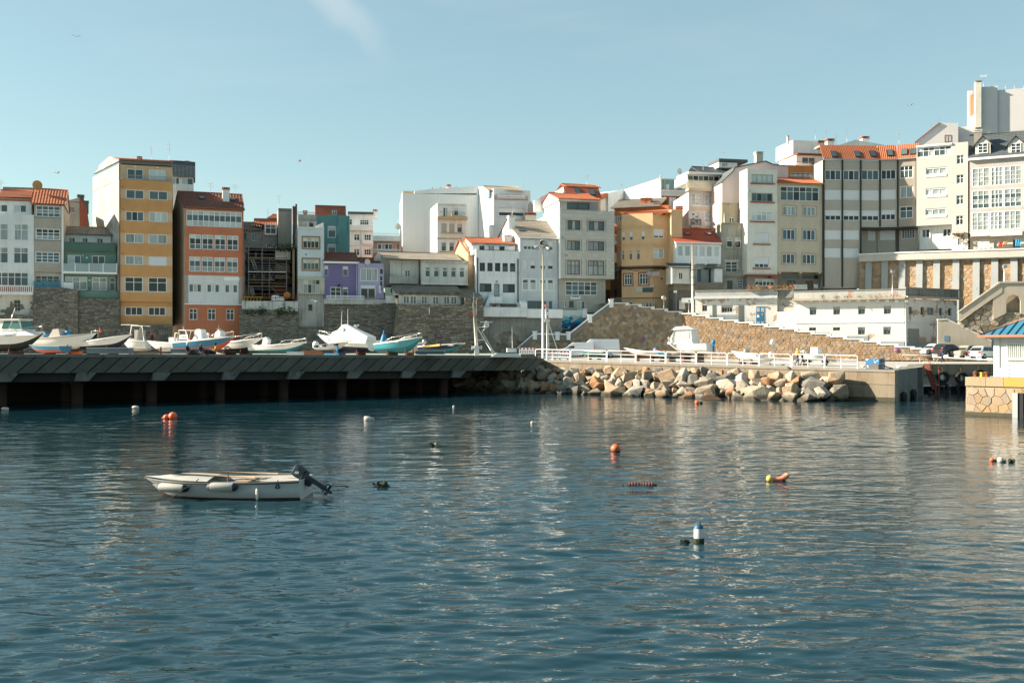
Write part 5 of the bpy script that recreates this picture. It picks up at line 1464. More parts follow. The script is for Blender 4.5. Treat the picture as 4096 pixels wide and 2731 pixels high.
h.block(215, 280, WB, '222 272 w3x3t: 592~662', x=(550, 780), off=3.6, depth=4, name='dormer'); h.box('dormer_roof', 545, 180, 905, 215, .2, 4, SLATE, off=3.6)
h.antenna(612, 195, 85, 4, 1); h.antenna(353, 310, 190, 3, 0)
PNKW = pl('pink_render', (.64, .54, .52), dirt=.15, streak=.15)
h = House('pink_blank_gable', 'broad blank pinkish gable wall with slate ridge and brick chimney', R16, 590, 143.4, 1420, 144.4, 1400, th=6)
h.poly('wall', ((590, 1300), (590, 470), (725, 340), (755, 285), (1140, 206), (1225, 240), (1420, 262), (1420, 1300)), 0, 8, PNKW)
h.poly('roof_edge', ((585, 472), (580, 464), (722, 330), (750, 275), (1140, 196), (1228, 236), (1420, 256), (1420, 266), (1225, 246), (1140, 208), (757, 289), (727, 344)), -.15, 8.3, SLATE)
h.chimney(1048, 100, 215, 1.0, 2, mat('pale_brick', (.5, .46, .42), .8, .3, 0, .3), CREAM)

# --- old grey concrete house
OC = pl('old_concrete', (.37, .355, .30), dirt=.7, streak=.6, dcol=(.10, .095, .08)); OC2 = pl('old_concrete_tan', (.36, .31, .23), dirt=.6, streak=.5, dcol=(.13, .11, .08))
h = House('old_concrete_house', 'old unpainted grey concrete house with rusty streaks and white sashes', R17, 262, 140.6, 588, 141.4, 945, th=2.6)
h.block(108, 945, OC, '280 406 w1x2dl: 336~411 441~514; 582 714 w2x3dd: 320~474; 818 935 g1d: 338~411; 818 920 w1x3t: 469~538')
h.box('ledge', 264, 100, 590, 112, .2, .2, OC); h.box('ledge', 262, 708, 580, 770, .25, 0, OC); h.box('window_trim', 305, 562, 485, 580, .06, 0, WC); h.box('sill', 305, 408, 535, 424, .1, 0, OC)
h.block(-145, 106, OC2, '30 106 w2d: 366~434 530~582', x=(278, 586), off=1.4, depth=1.2, name='upper_wall'); h.box('coping', 275, -150, 588, -140, .1, .3, OC, off=1.4)
h.pipe(300, -20, 100, FRAMEW)

# --- cream narrow block with red sills
RS = pl('sill_red', (.36, .11, .06)); CRB = pl('plaster_offwhite', (.74, .72, .64), streak=.12)
h = House('cream_narrow_block', 'narrow off-white block with red-brown sills and full-height plain front', R16, 905, 139.6, 1284, 140.4, 2010, th=2.6)
h.block(298, 1625, CRB, '370 478 e4lm: 962~1230; 602 710 e4tdm: 960~1227; 828 950 w4x2l: 957~1222; 1102 1238 w2ls100: 998~1181; 1406 1540 w3uds70: 998~1178'.replace('m:', ':'))
for x0, x1, y in ((940, 1250, 480), (938, 1248, 713), (932, 1248, 957), (978, 1196, 1240), (974, 1194, 1542)): h.box('sill', x0, y, x1, y + 15, .18, 0, RS)
h.block(1625, 2010, pl('recess_grey', (.30, .29, .26)), '1680 1768 w5x2dl: 1002~1250', x=(905, 1284), off=.8, depth=1.6, name='recess_wall'); h.box('ledge', 900, 1624, 1286, 1640, .25, .8, RS)
h.box('bracket', 1205, 1640, 1285, 1670, .2, .7, RS); h.box('lamp', 918, 572, 938, 590, .15, 0, FRAMEG)

# --- beige block
BEI = pl('plaster_beige', (.56, .49, .38), streak=.08)
h = House('beige_block', 'beige block with glazed top floor and paired white windows', R17, 967, 140.6, 1534, 141.8, 935, th=10)
h.surm = pl('beige_trim', (.41, .355, .275))
h.block(-400, 712, BEI, '-356 -176 w6x2tdt: 1008~1496; -112 4 w3cm: 1038~1203 1290~1453; 180 310 w3udm: 1037~1198 1288~1450; 486 610 w3tdm: 1033~1195 1285~1446')
h.block(712, 935, pl('recess_brown', (.25, .21, .165)), '750 802 n1t: 1027~1235; 752 803 n1d: 1282~1490; 822 930 b2t: 1097~1195; 824 930 b2d: 1322~1418', x=(967, 1520), off=.9, depth=6, name='recess_wall')
h.roof(-400, -465, 4, TILE, rows=6, out=.45, gm=BEI); h.box('cornice', 967, -402, 1536, -380, .2, 0, BEI)
for x in (985, 1248, 1490): h.box('bracket', x, 712, x + 28, 738, .05, .8, BEI)
h.box('trim', 967, -172, 1534, -160, .1, 0, BEI)

# --- orange attic and white tower behind
h = House('orange_white_tower', 'stepped house of orange attic and white tower with flue behind the beige block', R18, 30, 150, 476, 151, 1000)
h.block(502, 1000, pl('attic_orange', (.60, .25, .09)), '598 660 w5x2lt: 67~383 440~472'); h.rail(40, 475, 462, 502, .1, FRAMEG, 6, r=.012)
h.block(378, 502, WB, '402 500 w2t: 212~382', x=(140, 476), off=2, depth=6, name='upper_wall'); h.block(190, 372, WB, x=(100, 408), off=3, depth=6, name='tower'); h.box('tower_roof', 135, 366, 480, 380, .6, 4, TILED, off=2)
h.block(215, 372, CREAM, '260 320 w1t: 440~480', x=(408, 495), off=4, depth=5, name='side_tower'); h.box('roof', 405, 200, 500, 222, .3, 5, TILED, off=4)
h.pipe(148, 80, 195, CREAM, out=-3, r=.2); h.antenna(380, 190, 40, 4, 0); h.antenna(515, 240, 55, 6, 0); h.antenna(775, 230, 60, 8, 0); h.rail(218, 382, 458, 500, -1.5, FRAMEW, 14, wide=.03)

# --- large grey block with black piers
GRV = pl('gravel_render', (.45, .41, .35), dirt=.2, streak=.1, bump=.6); BLK = mat('black_granite', (.018, .022, .02), .5, .4, 0, .1, dcol=(.05, .05, .045)); GRL = pl('gravel_render_lit', (.34, .29, .235), dirt=.15, bump=.6)  # one render in two tones; light on the sunlit bay put into the second
h = House('grey_pier_block', 'large grey rendered block with black vertical piers and orange mansard', R18, 480, 141.6, 1190, 142.2, 2400, th=3.5)
wz = lambda segs: ' '.join(segs)
B3 = '500~706 732~936 960~1180'
h.block(440, 1285, GRV, '564 690 w3td: 500~706 732~936; 564 690 w3t: 960~1180; 812 942 w2ls100: %s; 1066 1196 w3ds60: %s' % (B3, B3))
h.block(1285, 2045, GRV, '1316 1438 w1ls100: 497~702 722~930; 1542 1664 w1ls100: 493~698 722~926', x=(482, 950), off=.02, depth=3.4, name='lower_wall')
BLUEG = pl('plaster_grey_blue', (.22, .31, .37), streak=.3)
h.block(2045, 2400, BLUEG, '2048 2048.1 n1d: 0~1; 2080 2108 n1d: 560~690 735~870; 2130 2235 w2du: 585~665; 2130 2235 g1d: 750~830'.replace('2048 2048.1 n1d: 0~1; ', ''), x=(482, 900), off=1.0, depth=7, name='ground_wall')
h.box('terrace_wall', 450, 2235, 880, 2400, .6, .3, CONC)
h.block(1285, 1760, GRV, '1330 1448 w1ls100: 1042~1138; 1320 1445 w2ls100: 1168~1230', x=(955, 1655), off=1.75, depth=1.6, name='recess_wall')
hb = House('', '', R18, 1190, 142.2, 1415, 141.8, 2400, root=h, th=9)
hb.block(440, 1285, GRV, '562 682 w3d: 1207~1393; 808 938 w2ls100: 1205~1393; 1064 1192 w3ds50: 1204~1388', skew=False)
hb.block(1285, 1760, GRV, '1318 1440 w2ls100: 1192~1412', off=1.6, depth=6, name='recess_wall', skew=False)
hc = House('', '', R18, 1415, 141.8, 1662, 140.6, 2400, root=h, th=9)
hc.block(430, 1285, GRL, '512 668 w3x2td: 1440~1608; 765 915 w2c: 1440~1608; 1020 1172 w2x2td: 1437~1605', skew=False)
hc.block(1285, 1760, GRV, '1310 1425 w5x4d: 1460~1632', off=1.6, depth=6, name='recess_wall', skew=False)
for hh, xs_ in ((h, (484, 718, 948, 1190)), (hb, (1413,)), (hc, (1650,))):
    for x in xs_:
        yb_ = 2030 if x < 960 else 1275
        hh.box('pier', x - 9, 438, x + 9, yb_, .12, .1, BLK)
for hh in (hb, hc, h):
    xa = hh.uz(955, 0)[0] if hh is h else 0
    z = h.uz(1190, 1285)[1] + h.z0 - hh.z0
    b = MB(); b.box((xa, -.05, z - .30), (hh.len, 1.6, z)); hh.mb(b, 'soffit_beam', BLK)
for hh, sk in ((h, ((612, 372), (905, 372), (1100, 368))), (hb, ((1318, 358),)), (hc, ((1500, 345), (1610, 340)))):
    xm = None
    ze = h.uz(1190, 436)[1] + h.z0 - hh.z0; zr = h.uz(1190, 262, 1.3)[1] + h.z0 - hh.z0
    b = MB(); sheet(b, (-.05, -.25, ze), (hh.len + .05, -.25, ze), (hh.len + .05, 1.3, zr), (-.05, 1.3, zr), .24, .05, 2, step=0); hh.mb(b, 'mansard', TILE)
    b = MB(); b.box((0, 1.3, zr - .3), (hh.len, 3.4, zr + .02)); hh.mb(b, 'roof_top', CONC)
    b = MB(); b.box((0, -.3, ze - .12), (hh.len, .05, ze + .0)); hh.mb(b, 'gutter', GALV)
    hh.lastroof = (None, None, ze, zr, 1.3, .25, 0)
    for x, y in sk: hh.skylight(x, y, .85, 1.15)
h.poly('roof_lantern', ((640, 268), (885, 186), (1240, 250), (1240, 268)), 4, 3, WB); h.chimney(560, 190, 265, 1.0, 3); h.chimney(995, 160, 220, 1.0, 5); h.antenna(640, 265, 120, 3, 0); h.antenna(1430, 245, 90, 3, 1)

# --- white tiled-front block
BRW = mat('white_glazed_brick', (.50, .49, .45), .5, .1, .12, .1, fine=14)
h = House('white_brick_block', 'white glazed-brick block with long windows and stair window column', R21, 218, 140.2, 866, 137.2, 1380, th=10)
h.block(225, 1080, BRW, '345 430 w3x1cs22: 338~597; 604 688 w3lcs22: 335~594; 858 940 w3cs22: 332~590'.replace('w3x1', 'w3'), x=(218, 662), depth=9)
h.block(40, 1172, BRW, '190 300 w2x2t: 724~816; 436 546 w2x2td: 722~814; 694 808 w2x2t: 720~812; 950 1064 w2x2d: 716~808'.replace('w2x2', 'w2x2'), x=(662, 866), off=-.02, depth=9, name='stair_wall')
h.block(75, 225, WB, '85 215 w6x2tlt: 228~658', x=(222, 662), off=.05, depth=8, name='top_gallery'); h.box('roof_slab', 215, 58, 665, 78, .2, 7, FRAMEW)
for y0, y1 in ((432, 462), (690, 718), (942, 972)): h.rail(335, 596, y0, y1, .04, FRAMEW, 24, wide=.03, ends=False)
h.block(1080, 1380, WB, '1118 1225 w2td: 288~388; 1112 1212 w2d: 550~655', x=(255, 800), off=.9, depth=6, name='recess_wall'); h.pipe(243, 1085, 1350, GALV, out=-.2)
h.block(1172, 1380, WB, '1235 1315 w2x2l: 735~795', x=(662, 866), off=.6, depth=6, name='ground_wall')
for i in range(3):
    b = MB(); u, z = h.uz(700 + i * 60, 1190 + 14 * i, -.3)
    for k in range(90):
        p = Vector((u + random.gauss(0, .45), -.3 + random.gauss(0, .2), z + random.gauss(0, .2) - (i == 2) * abs(random.gauss(0, .9)))); a = Vector((random.gauss(0, 1), random.gauss(0, 1), random.gauss(0, 1))) * .08; c = Vector((random.gauss(0, 1), random.gauss(0, 1), random.gauss(0, 1))) * .08
        b.face([p, p + a, p + a + c, p + c])
    h.mb(b, 'creeper', mat('dry_leaf', (.16, .11, .04), .9, .3, 0, 0))

# --- sunlit gallery block, far right
GT2 = pl('gallery_tile', (.46, .43, .39), streak=.05)
h = House('slate_gallery_block', 'sunlit white gallery block with slate roof and dormers at far right', R21, 886, 137.0, 1720, 133.4, 1400, th=10)
h.block(225, 1178, GT2, '352 585 w3x4c: 917~1140 1152~1312 1322~1545 1556~1700; 634 862 w3x4tc: 915~1137 1150~1308 1320~1542 1555~1700; 908 1138 w3x4c: 912~1132 1146~1306 1318~1538 1552~1700', rec=.04)
h.block(1178, 1400, CREAM, '1245 1350 g3d: 1428~1525; 1255 1350 w2l: 990~1130; 1255 1350 w1l: 1190~1240', off=1.0, depth=7, name='ground_wall')
h.box('cornice', 866, 205, 1720, 232, .45, .1, WB)
h.roof(205, -85, 4.5, SLATE, rows=14, tw=.5, amp=.008, out=.4, gm=GT2)
for x in (1052, 1466):
    u0 = h.uz(x, 100, .3)[0]; zb = h.uz(x, 178, .3)[1]; zt = h.uz(x, 55, .3)[1]; za = h.uz(x, -55, .3)[1]
    w = .95
    b = MB(); b.prism([(u0 - w, .25, zb), (u0 + w, .25, zb), (u0 + w, .25, zt), (u0, .25, za - .15), (u0 - w, .25, zt)], (0, 3, 0)); o = h.mb(b, 'dormer', CREAM)
    h.window(u0 - .62, u0 + .62, zb + .1, zt + .15, 'w2x3td', off=.22)
    b = MB()
    for sgn in (-1, 1):
        b.prism([(u0 + sgn * (w + .2), .0, zt - .2), (u0 + sgn * (w + .2), .0, zt - .05), (u0, .0, za + .1), (u0, .0, za - .05)], (0, 3.4, 0), 0)
    h.mb(b, 'dormer_roof', SLATE)
h.box('awning', 900, 1168, 1140, 1212, .8, -.2, pl('awning_white', (.7, .7, .66))); h.box('awning', 1146, 1156, 1545, 1206, .8, -.2, pl('awning_white', (.7, .7, .66)))
h.chimney(990, -110, 20, 1.0, 1.8, CONC, CREAM); h.antenna(1105, 20, -110, 1.5, 1)

# --- blocks on the skyline, far right
LMV = pl('render_lilac_grey', (.62, .59, .58), streak=.05, dirt=.1)
h = House('skyline_gable_house', 'lilac-grey gable house with red verge and brown window on the skyline', R20, 200, 150, 742, 148.5, 1300)
h.poly('wall', ((200, 1300), (200, 850), (512, 600), (742, 604), (742, 1300)), 0, 8, LMV)
h.poly('verge', ((196, 850), (205, 835), (510, 592), (515, 606)), -.2, 8.3, pl('verge_red', (.36, .10, .06)))
u0, za = h.uz(572, 845); u1, zb = h.uz(655, 752); h.window(u0, u1, za, zb, 'b2d', off=.02)
for x, y in ((398, 620), (478, 545), (510, 510), (735, 505)): h.antenna(x, 700, y, 2, 0)
h = House('skyline_tower_block', 'tall lilac-grey tower block with cream piers on the right skyline', R20, 742, 150, 1900, 146, 1300)
h.block(655, 1300, LMV, x=(742, 1030), depth=8, name='low_wall'); h.block(155, 1300, LMV, x=(1025, 1236), depth=9, off=.2, name='tower'); h.block(192, 1300, LMV, x=(1236, 1900), depth=9, off=.5, name='wing')
h.block(88, 660, CREAM, x=(955, 1032), off=-.6, depth=1.2, name='pier', sidem=WB); h.block(200, 660, CREAM, x=(868, 925), off=3.5, depth=1.2, name='pier', sidem=WB)
h.poly('orange_infill', ((895, 520), (895, 262), (958, 215), (958, 478)), 2.2, .5, pl('infill_peach', (.55, .25, .14))); h.poly('white_infill', ((900, 660), (900, 520), (958, 478), (958, 660)), 2.3, .5, WB)
h.box('pier_cap', 950, 84, 1036, 92, .7, .8, CONC)
for x in (1060, 1130, 1232, 1335, 1448, 1560): h.antenna(x, 170, 70 if x != 1060 else -5, 2, 1 if x == 1060 else 0)
b = MB(); p0, p1 = h.uz(1060, 80, 2), h.uz(1570, 80, 2); b.tube([(p0[0], 2, p0[1]), (p1[0], 2, p1[1])], .012, 4); h.mb(b, 'wire', GALV)

# --- derelict white harbour house
DW = pl('derelict_white', (.66, .65, .61), dirt=.15, streak=.15, wear=((.42, .30, .22), .30, .35)); DWP = pl('derelict_peeling', (.66, .65, .61), dirt=.25, streak=.25, wear=((.40, .29, .21), .55, .6)); DGR = pl('skirting_grey', (.32, .36, .38), dirt=.4)
DPAR = pl('derelict_parapet', (.45, .46, .44), dirt=.5, streak=.4, wear=((.42, .26, .19), .35, .8))
h = House('derelict_harbour_house', 'derelict white harbour house with corbelled eaves and small shuttered windows', R23, 118, 129.6, 1496, 124.4, 1060, th=8)
h.block(470, 1060, DW, '528 625 g2x2tl: 308~394 605~691 917~1005 1238~1330; 782 824 g2td: 302~389 602~691; 777 872 g2x2tl: 914~1005 1233~1328', rec=.32)
h.box('cornice', 100, 410, 1510, 440, .75, .2, pl('cornice_stained', (.42, .36, .28), streak=.4)); h.box('parapet', 112, 322, 1515, 412, .25, .3, DPAR); h.box('coping', 108, 312, 1520, 324, .32, .35, CONC); h.box('frieze', 118, 440, 1496, 474, .06, .0, pl('frieze_shade', (.62, .6, .55)))  # strip under the eaves has their shade put into its colour
for k in range(12): x = 190 + k * 119; h.box('corbel', x, 436, x + 45, 462, .55, 0, WB)
h.box('string_course', 138, 714, 1496, 728, .06, 0, LG)
for a, c, y0, y1 in ((165, 550, 842, 1060), (550, 1043, 888, 1060), (1043, 1496, 958, 1060)): h.box('skirting', a, y0, c, y1, .05, 0, DGR)
for k in range(14):
    x = 440 + k * 75 + random.uniform(-30, 30); b = MB(); u, z = h.uz(x, 402, -.6)
    for i in range(30):
        p = Vector((u + random.gauss(0, .14), -.6 + random.gauss(0, .1), z + random.gauss(0, .14))); a = Vector((random.gauss(0, 1), random.gauss(0, 1), random.gauss(0, 1))) * .06; c = Vector((random.gauss(0, 1), random.gauss(0, 1), random.gauss(0, 1))) * .06
        b.face([p, p + a, p + a + c, p + c])
    h.mb(b, 'weed', mat('weed', (.10, .09, .03), .9, .3, 0, 0))
hr = House('', '', R22, 65, 124.4, 728, 129.2, 1340, root=h, th=7)
hr.block(735, 1340, DWP, '838 930 g2x2t: 122~170; 842 938 g1d: 272~308; 848 942 g2x3t: 352~442; 852 945 g1d: 505~545; 856 948 g1d: 618~660', zones=((60, 1275, 490, 1345, DGR),), name='side_wall', rec=.25, skew=False)
hr.box('side_parapet', 60, 618, 728, 715, .25, .3, pl('parapet_black', (.23, .23, .21), streak=.9, dirt=.7, dcol=(.05, .05, .045))); hr.box('coping', 60, 606, 728, 620, .35, .4, CONC); hr.box('cornice', 60, 715, 728, 738, .6, .2, pl('cornice_stained', (.42, .36, .28)))
hr.box('string_course', 100, 1030, 480, 1044, .05, 0, LG); hr.box('gate', 112, 1112, 250, 1345, .03, .0, mat('grey_gate', (.22, .25, .25), .6, .2, .2, 0)); hr.box('meter_box', 430, 1142, 466, 1196, .05, 0, GALV); hr.pipe(78, 740, 1340, LG, r=.14)
# its lower left wing
hl = House('', '', R17, -60, 134.6, 970, 131.6, 1460, root=h, th=6)
hl.block(1046, 1460, DWP, '1132 1205 g2x2d: 28~90; 1134 1222 g4dS35: 268~410', zones=((-60, 1255, 480, 1460, DGR),), name='wing_wall', rec=.2, skew=False)
hl.box('wing_parapet', -62, 950, 968, 1018, .22, .3, DPAR); hl.box('wing_cornice', -70, 1015, 970, 1048, .4, .2, LG); hl.box('coping', -66, 938, 970, 952, .3, .4, CONC)
hl.box('door', 155, 1130, 205, 1310, .02, .0, mat('grey_green_door', (.13, .16, .16), .7, .3, .3, 0)); hl.box('louvre_door', 480, 1128, 550, 1365, .02, 0, mat('louvre', (.17, .18, .17), .7, .3, 0, 0))
for k in range(12): hl.box('louvre', 486, 1140 + k * 18, 544, 1148 + k * 18, .05, 0, mat('louvre', (.17, .18, .17)))
BDR = mat('blue_door', (.03, .16, .30), .5, .15, .1, 0); BDL = mat('pale_blue_panel', (.32, .42, .50), .5, .1, 0, 0)
hl.box('blue_door', 705, 1155, 808, 1388, .04, 0, BDR)
for a, c in ((712, 750), (764, 802)):
    hl.box('door_panel', a, 1162, c, 1214, .06, -.04, BDL); hl.box('door_panel', a, 1336, c, 1384, .06, -.04, BDL)
hl.poly('warning_sign', ((718, 1254), (730, 1230), (742, 1254)), -.065, .02, mat('sign_orange', (.75, .35, .05), .5, 0, 0, 0)); hl.poly('warning_sign', ((770, 1254), (780, 1230), (791, 1254)), -.065, .02, mat('sign_orange', (.75, .35, .05)))
hl.box('notice', 717, 1256, 744, 1284, .06, -.045, FRAMEW); hl.box('lintel', 696, 1138, 838, 1146, .12, 0, CREAM)
for i in range(3):
    for j in range(3): hl.box('air_brick', 842 + i * 32, 1050 + j * 30, 870 + i * 32, 1074 + j * 30, .02, 0, CREAM)
# link between wing and main house
hk = House('', '', R17, 968, 131.4, 1195, 130.2, 1480, root=h, th=5)
hk.block(1215, 1480, DWP, name='link_wall', skew=False); hk.box('grey_panel', 1035, 1255, 1125, 1445, .03, 0, mat('grey_panel', (.55, .54, .51), .7, .3, .2, 0))
hk.block(1035, 1215, pl('link_grey', (.34, .33, .30), streak=.4), off=.6, depth=4, name='link_recess', skew=False); hk.box('link_parapet', 968, 940, 1160, 1036, -.3, 1.5, pl('parapet_black', (.23, .23, .21)))
b = MB(); pts = [hk.uz(x, y, .5) for x, y in ((1035, 1130), (1040, 1105), (1060, 1140), (1110, 1142), (1160, 1135), (1168, 1110), (1140, 1100), (1125, 1085))]; b.tube([(u, .5, z) for u, z in pts], .035, 5); hk.mb(b, 'cable', DARKM)
def letters(body, size, m, parent, M, extr=.004, name='letters'):
    t = bpy.data.curves.new(name, 'FONT'); t.body = body; t.size = size; t.extrude = extr; t.materials.append(m)
    t.align_x = 'CENTER'; t.align_y = 'CENTER'
    o = bpy.data.objects.new(name, t); COL.objects.link(o)
    me = bpy.data.meshes.new_from_object(o.evaluated_get(bpy.context.evaluated_depsgraph_get())); bpy.data.objects.remove(o); bpy.data.curves.remove(t)
    o = bpy.data.objects.new(name, me); COL.objects.link(o); o.parent = parent; o.matrix_basis = M
    return o
RX90 = Matrix.Rotation(math.pi / 2, 4, 'X')
u, z = hl.uz(757, 1080); letters('FENOSA', .42, mat('letter_grey', (.33, .33, .32), .9, .3, 0, 0), h.own, hl.T @ Matrix.Translation((u, -.012, z)) @ RX90, name='painted_letters')
# ---------------------------------------------------------------- retaining walls
base = 3.8
coursed_wall('rough slate wall under the white and taupe houses at far left', -120, 123.2, 312, 125.6, base, ((-120, 1258), (130, 1258), (131, 1148), (265, 1152), (312, 1160)), SLW, SLM, seed=3)
coursed_wall('grey slate wall under the green parapet', 312, 126.0, 478, 127.0, base, ((312, 1195), (478, 1195)), SLW, SLM, seed=4)
coursed_wall('low slate plinth under the ochre apartment block', 470, 126.6, 690, 128.6, base, ((470, 1298), (690, 1298)), SLW, SLM, seed=5)
P_, r_, t_ = coursed_wall('slate wall with ferns under the streaked white parapet', 956, 130.2, 1196, 132.4, base, ((956, 1236), (1196, 1238)), SLW, SLM, seed=6)
for k in range(12):
    b = MB(); u, z = P_.hit(random.choice((975, 1025, 1035, 1050, 1120, 1130, 1145, 1185)) + random.uniform(-14, 14), 1240 + random.uniform(-6, 14), -.15)
    for i in range(50):
        p = Vector((u + random.gauss(0, .28), -.15 + random.gauss(0, .14), z + random.gauss(0, .22))); a = Vector((random.gauss(0, 1), random.gauss(0, 1), random.gauss(0, 1))) * .09; c = Vector((random.gauss(0, 1), random.gauss(0, 1), random.gauss(0, 1))) * .09
        b.face([p, p + a, p + a + c, p + c])
    b.build('fern', LEAF, r_)
coursed_wall('slate wall below the purple and lilac houses', 1196, 132.2, 1585, 134.4, base, ((1196, 1310), (1296, 1310), (1297, 1212), (1585, 1212)), SLW, SLM, seed=7)
SLW2 = mat('brown_slate_stone', (.29, .245, .18), .9, .7, .3, .5, 1.2, dcol=(.12, .10, .08), island=.42)
P_, r_, t_ = coursed_wall('bastion of brownish stone below the shed row with a drain spout', 1560, 130.6, 1934, 132.8, base, ((1560, 1430), (1590, 1215), (1860, 1218), (1861, 1190), (1934, 1190)), SLW2, SLM, rh=(.18, .34), rw=(.35, 1.0), seed=8, thick=2)
b = MB(); u, z = P_.hit(1717, 1228); b.tube([(u, -.12, z), (u, -.12, z - .9)], .06, 6); b.build('drain_spout', FRAMEW, r_)
# plastered wall under the navy-windowed and grey houses
GP = pl('grey_render_wall', (.28, .27, .24), dirt=.7, streak=.5, dcol=(.085, .085, .075))
P_ = Plane(1926, 134.6, 2248, 136.6, base); r_ = P_.root('rendered_wall'); tag(r_, 'stained grey rendered wall with bare stone patches under white parapets', 'wall')
wall_core(P_, r_, [P_.hit(1926, 1262), P_.hit(2105, 1262), P_.hit(2106, 1268), P_.hit(2248, 1270)], 3, GP)
tp = [P_.hit(1945, 1335), P_.hit(2040, 1322), P_.hit(2095, 1350), P_.hit(2100, 1430)]
rubble(P_, r_, tp, SLW2, (.8, .35), 3, .05, x0=tp[0][0], x1=tp[-1][0])
h = House('white_terrace_wall', 'white terrace parapet below the navy-windowed and grey houses', (1680, 1000), 765, 133.8, 1800, 136.4, 850, cat='wall', th=2.2)
h.block(722, 835, WD, x=(765, 1345), depth=1.0); h.block(740, 850, WD, x=(1345, 1790), off=-.1, depth=1.0, name='wall_right'); h.block(655, 745, WD, x=(1260, 1345), off=.1, depth=.5, name='wall_step')
h.box('coping', 765, 716, 1345, 726, .06, 1.0, WB)
# mural below the stone-clad block
def mural_mat():
    m = bpy.data.materials.new('mural_paint'); m.use_nodes = True; t = m.node_tree; K = t.links.new; p = t.nodes['Principled BSDF']; p.inputs['Roughness'].default_value = .8
    tcn = N(t, 'ShaderNodeTexCoord'); sp = N(t, 'ShaderNodeSeparateXYZ'); K(tcn.outputs['Object'], sp.inputs[0])
    nz_ = N(t, 'ShaderNodeTexNoise', inp={'Scale': 1.1, 'Detail': 3.0}); K(tcn.outputs['Object'], nz_.inputs['Vector'])
    ad = N(t, 'ShaderNodeMath', operation='MULTIPLY_ADD', inp={1: 1.1}); K(nz_.outputs['Fac'], ad.inputs[0]); K(sp.outputs['Z'], ad.inputs[2])
    mr = N(t, 'ShaderNodeMapRange', inp={1: .6, 2: 3.9}); K(ad.outputs[0], mr.inputs[0])
    cr = N(t, 'ShaderNodeValToRGB'); K(mr.outputs[0], cr.inputs[0])
    e = cr.color_ramp.elements; e[0].position = 0; e[0].color = (.05, .055, .055, 1); e[1].position = 1; e[1].color = (.55, .62, .62, 1)
    for pos, c in ((.25, (.06, .065, .065)), (.33, (.004, .035, .10)), (.52, (.004, .06, .16)), (.60, (.015, .27, .42)), (.78, (.05, .38, .50)), (.84, (.5, .58, .58))):
        x = e.new(pos); x.color = (*c, 1)
    K(cr.outputs[0], p.inputs['Base Color']); return m
P_ = Plane(2240, 137.0, 2360, 137.8, WZ(1345, 137)); r_ = P_.root('painted_wall'); tag(r_, 'wall painted with a blue underwater mural beside the stairs', 'wall')
a = P_.hit(2241, 1241); c = P_.hit(2327, 1241); d = P_.hit(2345, 1268)
b = MB(); b.box((a[0], 0, 0), (c[0], .6, a[1])); b.build('mural', mural_mat(), r_)
MC = [mat('mural_%d' % i, c_, .8, .2, 0, 0) for i, c_ in enumerate(((.02, .16, .30), (.10, .42, .50), (.005, .04, .12), (.42, .46, .36)))]
rr2 = random.Random(4)
for i in range(46):                                  # painted blue rocks lower left, flat paint patches
    u, z = P_.hit(rr2.uniform(2243, 2275) + (i % 3) * 3, rr2.uniform(1270, 1318), -.01); w, hh = rr2.uniform(.15, .5), rr2.uniform(.06, .16); t = rr2.uniform(-.5, .3)
    b = MB(); b.face([(u - w, -.006 - i * .0003, z), (u - w * .3, -.006 - i * .0003, z - hh), (u + w, -.006 - i * .0003, z - hh * .3 + t * .1), (u + w * .2, -.006 - i * .0003, z + hh)]); b.build('paint_patch', MC[(0, 1, 2, 0, 2, 0, 3)[i % 7]], r_)
u, z = P_.hit(2302, 1270); b = MB()                     # shell
b.face([(u + .36 * math.cos(t * math.pi / 7), -.03, z + .3 * math.sin(t * math.pi / 7)) for t in range(14)]); b.face([(u - .3, -.032, z - .15), (u - .6, -.032, z - .55), (u - .7, -.032, z - .75), (u + .12, -.032, z - .3)]); b.build('painted_shell', mat('shell_paint', (.48, .43, .34), .8, .4, 0, 0), r_)
b = MB(); b.box((c[0] + .05, -.1, d[1] - .1), (c[0] + .75, .2, a[1] - .05))
for k in range(7): b.box((c[0] + .05, -.13, d[1] + .1 + k * .16), (c[0] + .75, -.1, d[1] + .2 + k * .16))
b.build('slatted_gate', FRAMEW, r_)

# ---------------------------------------------------------------- sunlit rubble wall along the street ramp, with stepped coping
steps = [(2075, 1432), (2130, 1340), (2145, 1330), (2270, 1332), (2290, 1320), (2450, 1212), (2512, 1218), (2563, 1228), (2615, 1236), (2668, 1246), (2725, 1254), (2780, 1262), (2835, 1272), (2890, 1281), (2950, 1290), (3010, 1298), (3068, 1307), (3130, 1316), (3190, 1326), (3255, 1335), (3320, 1346), (3385, 1356), (3452, 1366), (3520, 1377), (3590, 1387), (3655, 1395), (3735, 1404), (3745, 1404)]
def stepped_wall(label, P, lo, hi, seed, m):
    r0 = P.root('rubble_wall'); tag(r0, label, 'wall')
    top = []
    for (xa, ya), (xb, yb) in zip(steps, steps[1:]):
        if not lo <= xa < hi: continue
        u0, z0_ = P.hit(xa, ya)
        if xa >= 2450:
            top += [(u0 + .01, z0_), (P.hit(xb, ya)[0], z0_)]
            u1 = P.hit(xb, ya)[0]; q_ = MB()
            q_.box((u0 + .02, -.16, z0_ - .07), (u1 + .1, .5, z0_ + .05)); q_.box((u1 - .35, -.18, z0_ - .32), (u1 + .12, .5, z0_ - .075)); q_.build('coping_step', WB, r0)
        elif not top or u0 > top[-1][0]: top.append((u0, z0_))
    wall_core(P, r0, top, 1.2, RUBM)
    rubble(P, r0, [(x, z - .12) for x, z in top], m, (.56, .34), seed, .055)
